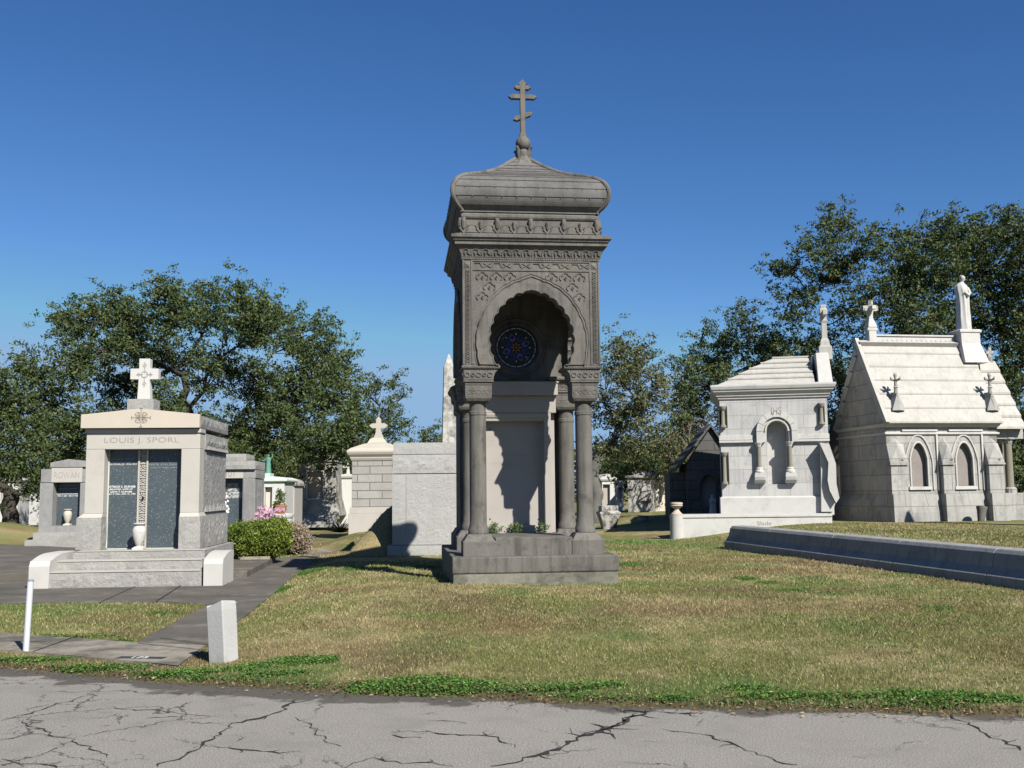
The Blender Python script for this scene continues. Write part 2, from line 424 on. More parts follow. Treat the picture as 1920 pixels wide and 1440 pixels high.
# colours of the turf: straw, olive, green, brown thatch; bright clover where it really grows
def patch(px, py, rx, ry, s=1.0):
    z = .02 if py > 1170 or px < 480 else .16
    p = gp(px, py, z); q = gp(px+rx, py, z); r = gp(px, py-ry, z)
    return (p.x, p.y, abs(q.x-p.x)*.95, max(.05, abs(r.y-p.y)*.68), s)
CLOVER = [patch(*a) for a in [(60,1238,90,6,1),(200,1252,90,7,1),(350,1262,70,9,1),(470,1258,55,10,1),(560,1248,60,12,1),(610,1247,25,9,1),(520,1270,90,7,.8),
          (700,1290,60,12,1),(790,1288,90,16,1.2),(880,1291,70,12,1.1),(960,1296,60,8,.8),(1060,1297,90,8,.9),(1140,1292,40,8,.9),(1250,1312,60,6,.7),(1400,1298,60,8,.9),
          (1480,1310,110,8,.9),(1600,1312,100,8,.9),(1740,1312,110,16,1.1),(1830,1318,70,10,1),(1900,1318,50,8,.7),
          (1200,1012,90,8,.9),(1290,1020,50,5,.8),(1160,1025,60,6,.6),(1400,1087,22,4,1.1),(1440,1095,22,3,1),(1760,1138,45,8,.5),(1560,1115,50,6,.45),
          (300,1150,70,6,.5),(120,1195,110,6,.7),(225,1203,30,6,.9),(475,1140,12,8,.9),(530,1090,16,8,1),(580,1062,40,5,1.1),(800,1065,40,5,.6),(540,1046,100,5,1),(660,1068,30,4,.6),
          (1180,1060,40,6,.5),(1480,1108,60,4,.5),(1640,985,60,3,.9)]]
def clover(x, y):
    g = np.zeros(np.shape(x))
    for cx, cy, rx, ry, s in CLOVER:
        g = np.maximum(g, s*np.exp(-((x-cx)/rx)**2*1.1-((y-cy)/ry)**2*1.1))
    dr = y-edge_y(x)
    g = np.maximum(g, .50*np.exp(-((dr-.10)/.055)**2)*(.1+1.3*fbm(x*1.6+5, y*0, 43, 3)))
    return g*(0.15+1.6*fbm(x*4, y*5, 41, 4))
STRAW = np.array([.34,.29,.155]); OLIV = np.array([.170,.180,.062]); GRN = np.array([.085,.16,.035]); BRN = np.array([.15,.105,.06]); CLV = np.array([.085,.165,.034])
def turf_col(x, y):
    a = fbm(x*.55, y*.55, 5); b = fbm(x*1.6+9, y*1.6, 6); c = fbm(x*6, y*6, 8, 3); d = fbm(x*.9+30, y*.9, 9)
    t = S(a*.5+b*.3+c*.3, .45, .70)[..., None]
    k = OLIV*(1-t)+STRAW*t
    g = (S(fbm(x*1.1+50, y*1.1, 12), .52, .75)*.6)[..., None]; k = k*(1-g)+GRN*g
    br = (S(d, .55, .75)*.65)[..., None]; k = k*(1-br)+BRN*br
    rb = (S(fbm(x*.42+70, y*.8, 15), .52, .74)*.42)[..., None]; k = k*(1-rb)+np.array([.20,.125,.07])*rb
    cl = S(clover(x, y), .25, .5)[..., None]*.9; k = k*(1-cl)+CLV*cl
    dr = y-edge_y(x)
    e = (S(-dr, -.32, -.02)*.8)[..., None]*(1-cl*.8); k = k*(1-e)+np.array([.085,.065,.045])*e
    return k*.80

def vcmat(name, rough=.9, transl=0.0, jitter=.35, bump=0):
    m, nt, b = newmat(name)
    at_ = nt.nodes.new('ShaderNodeAttribute'); at_.attribute_name = 'tint'
    ge = nt.nodes.new('ShaderNodeNewGeometry')
    if jitter > 0 and not bump:
        r = ramp(nt, ge.outputs['Random Per Island'], 0, 1, (1-jitter,)*3+(1,), (1+jitter,)*3+(1,))
        c = mix(nt, 1.0, at_.outputs['Color'], r, 'MULTIPLY')
    else:
        tc = nt.nodes.new('ShaderNodeTexCoord')
        f = noise_tex(nt, tc.outputs['Object'], 28, 6, .75)
        c = mix(nt, 1.0, at_.outputs['Color'], ramp(nt, f, .3, .72, (.45,.45,.45,1), (1.35,1.3,1.2,1)), 'MULTIPLY')
        bp = nt.nodes.new('ShaderNodeBump'); bp.inputs['Strength'].default_value = .9; bp.inputs['Distance'].default_value = .04
        nt.links.new(f, bp.inputs['Height']); nt.links.new(bp.outputs[0], b.inputs['Normal'])
    nt.links.new(c, b.inputs['Base Color']); b.inputs['Roughness'].default_value = rough; b.inputs['Specular IOR Level'].default_value = .2
    if transl:
        tr = nt.nodes.new('ShaderNodeBsdfTranslucent'); nt.links.new(c, tr.inputs[0])
        ms = nt.nodes.new('ShaderNodeMixShader'); ms.inputs[0].default_value = transl
        out = nt.nodes['Material Output']
        nt.links.new(b.outputs[0], ms.inputs[1]); nt.links.new(tr.outputs[0], ms.inputs[2]); nt.links.new(ms.outputs[0], out.inputs[0])
    return m
TURF = vcmat('dry_turf', bump=1)
BLADE = vcmat('grass_blades', .7, .25, .4)

def lines(a, fine0, fine1, b, step, grow=1.12):
    L = [fine0]
    while L[-1] < fine1: L.append(L[-1]+step)
    s = step
    while L[-1] < b: s *= grow; L.append(L[-1]+s)
    L2 = []; x = fine0; s = step
    while x > a: s *= grow; x -= s; L2.append(x)
    return np.array(L2[::-1]+L)
gx = lines(-900, -9, 11, 900, .12, 1.09); gy = lines(-60, 6.5, 24, 1500, .12, 1.06)
GX, GYm = np.meshgrid(gx, gy)
GZ = H(GX, GYm)
V = np.stack([GX.ravel(), GYm.ravel(), GZ.ravel()], 1)
nx, ny = len(gx), len(gy)
I = np.arange(nx*ny).reshape(ny, nx)
Fq = np.stack([I[:-1,:-1].ravel(), I[:-1,1:].ravel(), I[1:,1:].ravel(), I[1:,:-1].ravel()], 1)
ground = fastmesh('ground', V, Fq, TURF, colors=turf_col(GX.ravel(), GYm.ravel()), smooth=True)
tag(ground, 'cemetery lawn of dry mown turf', None, kind='structure'); 

# road
def road_mat():
    m, nt, b = newmat('old_cracked_asphalt')
    tc = nt.nodes.new('ShaderNodeTexCoord'); v = tc.outputs['Object']
    at_ = nt.nodes.new('ShaderNodeAttribute'); at_.attribute_name = 'tint'
    sp = nt.nodes.new('ShaderNodeSeparateColor'); nt.links.new(at_.outputs['Color'], sp.inputs[0])   # R: metres from the verge, G: crack density
    c = mix(nt, ramp(nt, noise_tex(nt, v, .8, 5), .35, .65), (.30,.285,.265), (.25,.24,.225))
    c = mix(nt, ramp(nt, noise_tex(nt, v, 90, 3, .8), .38, .62), mix(nt, .68, c, (.08,.078,.075)), mix(nt, .6, c, (.50,.48,.45)))
    c = mix(nt, mix(nt, .45, (0,0,0), ramp(nt, noise_tex(nt, v, 1.7, 6, .7), .5, .66)), c, (.19,.18,.165))
    vo = nt.nodes.new('ShaderNodeTexVoronoi'); vo.inputs['Scale'].default_value = 55; nt.links.new(v, vo.inputs[0])
    s2 = nt.nodes.new('ShaderNodeSeparateColor'); nt.links.new(vo.outputs['Color'], s2.inputs[0])
    mm = N(nt, 'ShaderNodeMath', operation='MULTIPLY'); nt.links.new(ramp(nt, vo.outputs['Distance'], .15, .3, (1,1,1,1), (0,0,0,1)), mm.inputs[0]); nt.links.new(ramp(nt, s2.outputs[0], .93, .95), mm.inputs[1])
    c = mix(nt, mm.outputs[0], c, (.5,.49,.46))
    # tarry blotches
    mpb = nt.nodes.new('ShaderNodeMapping'); mpb.inputs['Scale'].default_value = (.8, 2.2, 1); nt.links.new(v, mpb.inputs[0])
    c = mix(nt, ramp(nt, noise_tex(nt, mpb.outputs[0], 1.6, 6, .6), .70, .73), c, (.07,.069,.068))
    # fine cracks
    wv = nt.nodes.new('ShaderNodeTexNoise'); wv.inputs['Scale'].default_value = 3.2; wv.inputs['Detail'].default_value = 8; wv.inputs['Roughness'].default_value = .62; nt.links.new(v, wv.inputs['Vector'])
    dv = mix(nt, .30, v, wv.outputs['Color'])
    cr = None
    for s_, w_, lo_ in ((1.1, .008, .30), (2.6, .010, .42), (5.0, .014, .53)):
        ve = nt.nodes.new('ShaderNodeTexVoronoi'); ve.feature = 'DISTANCE_TO_EDGE'; ve.inputs['Scale'].default_value = s_; nt.links.new(dv, ve.inputs[0])
        line = ramp(nt, ve.outputs['Distance'], w_*.35, w_, (1,1,1,1), (0,0,0,1))
        msk = N(nt, 'ShaderNodeMath', operation='MULTIPLY'); nt.links.new(line, msk.inputs[0])
        nz = N(nt, 'ShaderNodeMath', operation='ADD'); nt.links.new(noise_tex(nt, v, .9*s_, 3), nz.inputs[0]); nt.links.new(sp.outputs[1], nz.inputs[1])
        nt.links.new(ramp(nt, nz.outputs[0], lo_+.25, lo_+.32), msk.inputs[1])
        if cr is None: cr = msk.outputs[0]
        else:
            mx = N(nt, 'ShaderNodeMath', operation='MAXIMUM'); nt.links.new(cr, mx.inputs[0]); nt.links.new(msk.outputs[0], mx.inputs[1]); cr = mx.outputs[0]
    c = mix(nt, cr, c, (.045,.044,.043))
    # damp dirt along the verge
    ns = N(nt, 'ShaderNodeMath', operation='MULTIPLY_ADD'); nt.links.new(noise_tex(nt, v, 2.0, 5), ns.inputs[0]); ns.inputs[1].default_value = .9; nt.links.new(sp.outputs[0], ns.inputs[2])
    c = mix(nt, ramp(nt, ns.outputs[0], .64, .72, (1,1,1,1), (0,0,0,1)), c, mix(nt, noise_tex(nt, v, 60, 4, .8), (.07,.064,.055), (.13,.12,.105)))
    c = mix(nt, 1.0, c, (.67,.66,.64), 'MULTIPLY')
    nt.links.new(c, b.inputs['Base Color']); b.inputs['Roughness'].default_value = .85; b.inputs['Specular IOR Level'].default_value = .3
    bp = nt.nodes.new('ShaderNodeBump'); bp.inputs['Strength'].default_value = .55; bp.inputs['Distance'].default_value = .01
    hh = N(nt, 'ShaderNodeMath', operation='SUBTRACT'); nt.links.new(noise_tex(nt, v, 70, 5, .8), hh.inputs[0]); nt.links.new(cr, hh.inputs[1])
    nt.links.new(hh.outputs[0], bp.inputs['Height']); nt.links.new(bp.outputs[0], b.inputs['Normal'])
    return m
xs = np.concatenate([np.arange(-40, -9, .8), np.arange(-9, 11, .1), np.arange(11, 41, .8)])
ts = np.concatenate([np.arange(0, 1.2, .06), np.arange(1.2, 8, .3), np.arange(8, 26, 1.5)])
XX, TT = np.meshgrid(xs, ts)
EW = edge_y(XX) + .05*(fbm(XX*1.7, XX*0, 21)-.5)*2
YY = EW - TT
mid = S(-XX, -.5, 2.5)*.16 + .05*np.exp(-((XX-1.0)/1.0)**2)
colr = np.stack([(TT*1.0+.10*S(XX, -.5, 2.5)-.13*S(-XX, -.3, 1.2)*(1-S(-XX, 4.5, 6.5))).ravel(), mid.ravel(), 0*TT.ravel()], 1)
V = np.stack([XX.ravel(), YY.ravel(), (-.012*np.exp(-TT/.1)+.0+0*TT).ravel()], 1)
nx, ny = len(xs), len(ts); I = np.arange(nx*ny).reshape(ny, nx)
Fq = np.stack([I[:-1,:-1].ravel(), I[1:,:-1].ravel(), I[1:,1:].ravel(), I[:-1,1:].ravel()], 1)
road = fastmesh('road', V, Fq, road_mat(), colors=colr, smooth=True)
tag(road, 'cracked grey asphalt cemetery road', None, kind='structure')
# the wide open cracks, traced where they run
TAR = plain('open_tarry_crack', (.035,.034,.033), .9, 0, .4, 40)
def crack(mb, pts, w, seed, br=True):
    rn = random.Random(seed); P = [gp(x, y, 0) for x, y in pts]; L = []
    for a, b in zip(P[:-1], P[1:]):
        n = max(2, int((b-a).length/.05))
        for i in range(n): L.append(a.lerp(b, i/n))
    L.append(P[-1]); n = len(L); vs = []; off = 0
    for i, p in enumerate(L):
        t = (L[min(i+1,n-1)]-L[max(i-1,0)]); t.z = 0; t = t.normalized() if t.length > 0 else Vector((1,0,0)); nn = Vector((-t.y, t.x, 0))
        off = off*.55 + rn.uniform(-.034,.034)
        q = p + nn*off; ww = w*.72*(.12+1.2*rn.random()**1.6)*min(1, (i+.3)/3, (n-i)/3) + .0015
        vs += [(q+nn*ww+Vector((0,0,.004))), (q-nn*ww+Vector((0,0,.004)))]
        if br and rn.random() < .2:
            a = rn.uniform(-1, 1); e = q + (nn*rn.choice((-1,1))+t*a)*rn.uniform(.05,.2); m2 = q.lerp(e,.5)+t*rn.uniform(-.05,.05)
            for s0, s1, w0, w1 in ((q, m2, ww*.5, ww*.35), (m2, e, ww*.35, .001)):
                d = (s1-s0).normalized(); k = Vector((-d.y, d.x, 0)); z = Vector((0,0,.003))
                mb.add([s0+k*w0+z, s0-k*w0+z, s1-k*w1+z, s1+k*w1+z], [(0,1,2,3)])
    mb.add(vs, [(2*i+1, 2*i+3, 2*i+2, 2*i) for i in range(n-1)])
cb = MB()
crack(cb, [(560,1312),(538,1330),(510,1342),(440,1357),(428,1364)], .028, 1)
crack(cb, [(428,1364),(385,1392),(340,1415),(290,1438)], .014, 2)
crack(cb, [(1215,1332),(1180,1350),(1120,1372),(1060,1395),(1000,1420),(930,1440)], .03, 3)
crack(cb, [(1200,1338),(1140,1362),(1090,1385)], .02, 4)
crack(cb, [(1140,1330),(1210,1334),(1300,1336),(1315,1345)], .016, 5)
crack(cb, [(1240,1368),(1330,1382),(1385,1400),(1440,1418),(1490,1436)], .011, 6)
crack(cb, [(1790,1338),(1808,1352),(1850,1372),(1890,1392),(1920,1408)], .012, 7)
crack(cb, [(735,1372),(800,1372),(880,1378),(925,1385),(968,1402)], .013, 8)
crack(cb, [(735,1378),(790,1384)], .022, 9, False)
crack(cb, [(800,1352),(875,1356)], .010, 10, False)
crack(cb, [(0,1352),(60,1335),(130,1315),(190,1300)], .010, 11)
crack(cb, [(45,1350),(75,1375),(130,1388),(160,1402),(200,1420)], .007, 12)
crack(cb, [(200,1325),(300,1335),(390,1345)], .008, 13)
crack(cb, [(275,1346),(335,1344)], .013, 14, False)
crack(cb, [(180,1338),(205,1339)], .014, 15, False)
crack(cb, [(555,1345),(600,1370),(620,1392),(640,1400)], .006, 16)
crack(cb, [(400,1400),(480,1408),(560,1412)], .009, 17)
crack(cb, [(1600,1418),(1625,1421)], .012, 18, False)
crack(cb, [(0,1425),(60,1432),(110,1440)], .014, 19)
crack(cb, [(90,1300),(200,1296),(320,1300),(420,1300)], .006, 20)
crack(cb, [(640,1440),(700,1420),(760,1430),(850,1438)], .008, 21)
cb.build('crack', TAR, road)

# walks
def sheet(name, P, z, mat, label, thick=.10, joints=()):
    mb = MB(); n = len(P)
    a = sum(P[i][0]*P[(i+1) % n][1]-P[(i+1) % n][0]*P[i][1] for i in range(n))
    if a < 0: P = P[::-1]
    mb.prism([(x, -y) for x, y in P], z-thick, z, fn=lambda x, t, y: (x, -y, t))
    o = mb.build(name, mat, None, bevel=.008); 
    tag(o, label, None, kind='structure'); 
    return o
sheet('sidewalk', W_side, .034, CONC, 'concrete sidewalk beside the road')
sheet('path', W_diag, .030, CONCD, 'blackened concrete path leading back between the tombs')
sheet('apron', W_apron, .026, CONCD, 'dark concrete apron in front of the granite tomb')
sheet('path', W_cross, .022, CONCD, 'narrow concrete cross path')
sheet('path', W_back, .04, CONC, 'pale concrete walk beyond the hedge')
sheet('path', W_back2, .06, CONC, 'short concrete slab walk beside the grassy bank', .15)
sheet('path', W_far, .06, CONCD, 'dark far end of the walk')
# raised plots
def slab(name, P, z0, z1, mat, label, bevel=.015):
    mb = MB(); n = len(P)
    mb.prism([(x, -y) for x, y in P], z0, z1, fn=lambda x, t, y: (x, -y, t))
    o = mb.build(name, mat, None, bevel=bevel); tag(o, label, 'plot slab'); return o
z_ = .15
slab('plot_slab', [GPX(-500,1085,z_), GPX(-500,1018,z_), GPX(0,1020,z_), GPX(517,1043.5,z_), GPX(463,1070.5,z_), GPX(60,1074,z_)], -.05, z_, CONCD, 'wide raised black-stained slab under the tomb with two blue granite doors')
# joints in the walks
jt = MB()
for a, b in (((0,1202),(85,1203.5)),((62,1222),(146,1192)),((258,1206),(384,1219)),((300,1196),(395,1209)),((265,1094),(186,1130)),((345,1094),(292,1128)),((0,1112),(440,1118)),((425,1118),(505,1118))):
    p, q = gp(*a, .036), gp(*b, .036); d = (q-p).normalized(); k = Vector((-d.y, d.x, 0))*.007; z = Vector((0,0,.0035))
    jt.add([p-k+z, p+k+z, q+k+z, q-k+z], [(3,2,1,0)])
tag(jt.build('joint', DKFILL), 'dark joints between the walk slabs', None, kind='structure')

# turf blades, where one can make them out
def scatter(n, x0, x1, y0, y1, hmin, hmax, wd, keep=None, lean=.6):
    x = rng.uniform(x0, x1, n); y = rng.uniform(y0, y1, n)
    dr = y-edge_y(x)
    ok = (dr > .0 + .10*(fbm(x*4, y*0, 77)-.3)) & ~inwalk(x, y)
    if keep is not None: ok &= keep(x, y)
    return x[ok], y[ok]
def blades(x, y, hmin, hmax, wd, lean, colf, tall=None):
    n = len(x); z = H(x, y); c = colf(x, y)
    h = rng.uniform(hmin, hmax, n)*(.6+.8*fbm(x*2, y*2, 61))
    if tall is not None: h = h*tall
    a = rng.uniform(0, 2*np.pi, n); la = rng.uniform(0, 2*np.pi, n); l = h*rng.uniform(.1, lean, n)
    dx, dy = np.cos(a)*wd, np.sin(a)*wd
    V = np.empty((n, 3, 3), dtype=np.float32)
    V[:,0] = np.stack([x-dx, y-dy, z-.006], 1); V[:,1] = np.stack([x+dx, y+dy, z-.006], 1)
    V[:,2] = np.stack([x+np.cos(la)*l, y+np.sin(la)*l, z+h], 1)
    mixr = rng.random(n)[:, None]
    c = np.where(mixr < .22, c*.35+STRAW*1.15*.65, c); c = np.where(mixr > .86, c*.5+GRN*.5, c)
    C = np.repeat(c[:, None, :], 3, 1)
    return V.reshape(-1, 3), C.reshape(-1, 3)
Vs = []; Cs = []
for n, a, hm, hM, wd in ((200000, (-6.5, 6.5, 7, 12), .012, .030, .0042), (150000, (-8, 9, 11, 17), .014, .034, .0062), (90000, (-9, 13, 16, 30), .018, .045, .010)):
    x, y = scatter(n, *a, hm, hM, wd)
    v, c = blades(x, y, hm, hM, wd, 1.4, turf_col); Vs.append(v); Cs.append(c)
V = np.concatenate(Vs); C = np.concatenate(Cs)
g = fastmesh('grass', V, np.arange(len(V)).reshape(-1, 3), BLADE, colors=C)
tag(g, 'short dry winter grass of the lawn, straw and olive', 'grass', kind='stuff')
# clover: small round leaves
xs_, ys_ = [], []
for cx, cy, rx, ry, s in CLOVER:
    k = int(min(30000, 13000*rx*ry*s*2.2)+150)
    xs_.append(rng.normal(cx, rx*.72, k)); ys_.append(rng.normal(cy, ry*.62, k))
q_ = rng.uniform(-6, 6, 15000); xs_.append(q_); ys_.append(edge_y(q_)+rng.normal(.11, .07, 15000))
x = np.concatenate(xs_); y = np.concatenate(ys_)
ok = (clover(x, y)+rng.uniform(-.28, .28, len(x)) > .38) & (y-edge_y(x) > -.03) & ~inwalk(x, y) & (y < 24); x = x[ok]; y = y[ok]; n = len(x)
z = H(x, y)+rng.uniform(.004, .034, n); r = rng.uniform(.0035, .0085, n); ta = rng.uniform(-.7, .7, n); tb = rng.uniform(-.7, .7, n)
V = np.empty((n, 4, 3), dtype=np.float32)
for i, (p, q) in enumerate(((-1,-1),(1,-1),(1,1),(-1,1))):
    V[:, i] = np.stack([x+p*r, y+q*r, z+p*r*ta+q*r*tb], 1)
C = np.repeat((CLV*.8*rng.uniform(.6, 1.5, n)[:, None])[:, None, :], 4, 1)
g = fastmesh('clover', V.reshape(-1, 3), np.arange(n*4).reshape(-1, 4), BLADE, colors=C.reshape(-1, 3))
tag(g, 'bright green clover along the road edge', 'clover', kind='stuff')
# fallen leaves and litter in the gutter
n = 2600; x = rng.uniform(-6, 6, n); y = edge_y(x)+rng.normal(.0, .16, n); k = n//4; x[:k] = rng.uniform(-3, 7, k); y[:k] = rng.uniform(8, 14, k)
ok = ~inwalk(x, y); x = x[ok]; y = y[ok]; n = len(x)
z = np.maximum(H(x, y), .0)+.012+.02*(y > edge_y(x)+.1); r = rng.uniform(.006, .017, n); a = rng.uniform(0, 6.28, n); ta = rng.uniform(-.5, .5, n)
V = np.empty((n, 4, 3), dtype=np.float32)
for i, (p, q) in enumerate(((-1,0),(0,-.5),(1,0),(0,.5))):
    X_, Y_ = p*r*1.2, q*r*1.2
    V[:, i] = np.stack([x+X_*np.cos(a)-Y_*np.sin(a), y+X_*np.sin(a)+Y_*np.cos(a), z+ta*Y_+.004*(p == 0)], 1)
lc = np.array([[.16,.07,.03],[.22,.15,.08],[.10,.06,.035],[.3,.24,.15]])[rng.integers(0, 4, n)]
g = fastmesh('leaf_litter', V.reshape(-1, 3), np.arange(n*4).reshape(-1, 4), BLADE, colors=np.repeat(lc[:, None, :], 4, 1).reshape(-1, 3))
tag(g, 'fallen brown leaves and chips along the road edge', 'leaf litter', kind='stuff')
# ---------------------------------------------------------------- the tall canopy tomb
def canopy_tomb():
    F = Frame(1004, 1060, 15.7, R(6.5), .17)
    T = empty('canopy_tomb', F, 'tall dark grey canopy tomb with scalloped arches, bulging roof and triple-barred cross', 'tomb')
    Z = lambda py, d=0, px=1000: F.uz(px, py, d)[1]
    U = lambda px, py=800, d=0: F.uz(px, py, d)[0]
    uc = (U(868,690)+U(1126,690))/2
    hw = (U(1126,690)-U(868,690))/2                     # half width of the upper box
    D = 2*hw; dc = hw                                   # square plan
    print('canopy hw', hw, 'uc', uc)
    VD = 3.35                                           # full depth with the vault behind
    x0, x1 = uc-hw, uc+hw
    # steps
    zb0 = -.25; zb1 = Z(1043, -.22); zf = Z(1074, -.22); zs = Z(1008, -.03)
    MB().rock(x0-.17, x1+.17, -.20, VD+.15, zb0, zf, .03, .07).build('footing', GREYFT, T)
    MB().box(x0-.19, x1+.19, -.22, VD+.17, zf+.001, zb1).build('base_step', GREYST, T, bevel=.02)
    cx = .83*hw/1.07; cy0 = .25*hw/1.07; cy1 = D-cy0
    pb = .255
    MB().box(uc-cx+pb-.01, uc+cx-pb+.01, .02, cy1+.2, zb1-.01, zs).build('upper_step', GREYST, T, bevel=.012)
    # columns
    zp1 = Z(1014); zt0 = Z(1000, .0); zt1 = Z(987); zr0 = Z(776); zr1 = Z(770); ztop = Z(752); zc1 = Z(722); za1 = Z(716); zk1 = Z(692); zk2 = Z(684)
    cr = (U(913,900,cy0)-U(881.5,900,cy0))/2
    for cyy in (cy0, cy1):
        for sx in (-1, 1):
            x = uc+sx*cx
            b = MB()
            b.rect([(0, zb1-.02), (0, zp1), (-.012, zp1+.001), (-.03, zp1+.03), (-.075, zp1+.10), (-.095, zt0-.005)], x-pb, x+pb, cyy-pb, cyy+pb)
            c = MB().lathe([(cr*1.12, zt0-.01), (cr*1.2, zt0), (cr*1.2, zt1-.03), (cr*1.1, zt1-.01), (cr*1.1, zt1+.01), (cr*1.02, zt1+.03), (cr, zt1+.2), (cr, zr0-.01), (cr*1.07, zr0), (cr*1.07, zr1), (cr*.99, zr1+.01), (cr*.99, ztop+.02)], x, cyy, 28)
            co = c.build('column', GREYST, T, smooth=True)
            b.build('column_base', GREYST, co, bevel=.012)
            # capital block with rounded foot, abacus, flaring bracket block
            q = MB(); h = .20
            q.rect([(-.07, ztop-.01), (-.03, ztop+.01), (-.005, ztop+.05), (0, ztop+.09), (0, zc1)], x-h-.01, x+h+.01, cyy-h-.01, cyy+h+.01)
            q.rect([(-.01, zc1), (.0, zc1+.01), (.0, za1-.008), (.025, za1), (.025, za1+.02), (-.0, za1+.03)], x-h-.015, x+h+.015, cyy-h-.015, cyy+h+.015)
            # bracket: outer faces plumb, inner faces flare in a cove
            o = h+.035; fl = [(0, za1+.03), (.005, za1+.08), (.025, za1+.14), (.06, zk1-.02), (.075, zk1)]
            rg = []
            yin = 1 if cyy < dc else -1
            for e, z in fl:
                xa = x-sx*(o+e) if True else 0
                xs = sorted((x-sx*(o+e), x+sx*o)); ys_ = sorted((cyy-yin*o, cyy+yin*(o+e)))
                rg.append([(xs[0], ys_[0], z), (xs[1], ys_[0], z), (xs[1], ys_[1], z), (xs[0], ys_[1], z)])
            q.rings(rg)
            xs = sorted((x-sx*(o+.085), x+sx*(o+.01))); ys_ = sorted((cyy-yin*(o+.01), cyy+yin*(o+.085)))
            q.rect([(0, zk1), (.015, zk1+.01), (.022, (zk1+zk2)/2), (.015, zk2-.01), (0, zk2)], xs[0], xs[1], ys_[0], ys_[1])
            # carved rosettes and scrolls standing from the block faces
            for face in (0, 1):
                for row, (zz, ww, hh) in enumerate((((ztop+zc1)/2+.02, .15, .05), ((za1+zk1)/2+.01, .18, .06))):
                    for k in range(-2, 3):
                        a = k*ww/2; pts = []
                        for s in range(9):
                            t = s/8*2*math.pi; rr = .038 if k % 2 == 0 else .028
                            pts.append((a+rr*math.cos(t), zz+rr*.9*math.sin(t)))
                        oo = (o if row else h)+.012
                        if face == 0: P = [(x+p, cyy-yin*oo if yin > 0 else cyy-oo, z) for p, z in pts]
                        else: P = [(x+sx*oo, cyy+p, z) for p, z in pts]
                        q.tube(P, .008, 4)
            # twisted roping on the string below the wall
            n = 13
            for k in range(n):
                xa = xs[0]+(xs[1]-xs[0])*(k+.2)/n
                q.tube([(xa, ys_[0]-.018, zk1+.005), (xa+.022, ys_[0]-.026, (zk1+zk2)/2), (xa+.04, ys_[0]-.018, zk2-.005)], .009, 4)
            q.build('capital', CARVE, co, bevel=.006, seg=1)
    # arch outline: cusped horseshoe, drawn on the right half and mirrored
    zw0 = zk2+.001; zw1 = Z(489)
    inner = [(825,435),(905,468),(985,505),(1058,568),(1115,640),(1158,728),(1180,822),(1183,920),(1163,1015),(1116,1104)]
    outer = [(825,320),(925,362),(1020,405),(1110,470),(1185,560),(1240,660),(1280,765),(1298,870),(1292,975),(1276,1085)]
    def q2(p, d=0):
        u, z = F.uz(820+p[0]/4.644, 450+p[1]/4.644, d); return (u-uc, z)
    def scal(P, bulge, n=5):
        L = []
        c0 = Vector(q2((825, 850)))
        Q = [Vector(q2(p)) for p in P]
        off = Q[0].x
        for i, (a, b) in enumerate(zip(Q[:-1], Q[1:])):
            a = Vector((a.x-off*(1-i/len(P)), a.y)); b = Vector((b.x-off*(1-(i+1)/len(P)), b.y))
            m = (a+b)/2; nn = (m-c0).normalized()
            d = (b-a); nn = Vector((-d.y, d.x)); nn = nn.normalized()*(1 if nn.dot(m-c0) > 0 else -1)
            for k in range(n):
                t = k/n
                s = math.sin(math.pi*t)**.8 if t else 0
                if i == 0: s = t*t*(1-t)*3.2
                L.append(a.lerp(b, t)+nn*bulge*s)
        L.append(Vector((Q[-1].x, zw0)))
        return L
    inn = scal(inner, .036); out = scal(outer, .016)
    def full(L, s=1):
        r = [(p.x*s, p.y) for p in L]; l = [(-x, z) for x, z in r[::-1]][:-1]
        return l+r      # left foot ... apex ... right foot
    fi = full(inn); fo = full(out)
    def wall_poly(hx):
        return [(-hx, zw0)] + fi + [(hx, zw0), (hx, zw1), (-hx, zw1)]
    ring = fi + fo[::-1]
    def arch_wall(fn, hx, th, name, side=False):
        mb = MB(); mb.prism(wall_poly(hx), 0, th, fn=fn)
        o = mb.build(name, CARVE, T)
        a = MB(); a.prism(ring, -.03, -.001, fn=fn)
        # raised rims following both edges
        for L, r in ((fo, .016), (fi, .010)):
            a.tube([fn(x, -.032, z) for x, z in L], r, 5)
        sc2 = [(x*1.045, zw0+(z-zw0)*1.035) for x, z in fo]
        a.tube([fn(x, -.004, z) for x, z in sc2], .010, 4)
        a.build('archivolt', GREYST, o, bevel=0)
        # frame strips
        g = MB(); e = .155; zt = Z(506)
        def strip(xa, xb, za, zb, d=-.014):
            P = [fn(xa,d,za), fn(xb,d,za), fn(xb,-.0005,za), fn(xa,-.0005,za), fn(xa,d,zb), fn(xb,d,zb), fn(xb,-.0005,zb), fn(xa,-.0005,zb)]
            g.add(P, [(3,2,1,0),(4,5,6,7),(0,1,5,4),(1,2,6,5),(2,3,7,6),(3,0,4,7)])
        hx2 = hx
        for s in (-1, 1):
            a_, b_ = sorted((s*hx2, s*(hx2-.022))); strip(a_, b_, zw0, zw1-.001)
            a_, b_ = sorted((s*(hx2-e), s*(hx2-e+.022))); strip(a_, b_, zw0, zw1-.001)
        strip(-hx2+e+.001, hx2-e-.001, zt-.022, zt); strip(-hx2+e+.001, hx2-e-.001, zw1-.022, zw1-.001)
        # lozenge chains in the strips
        n = 19
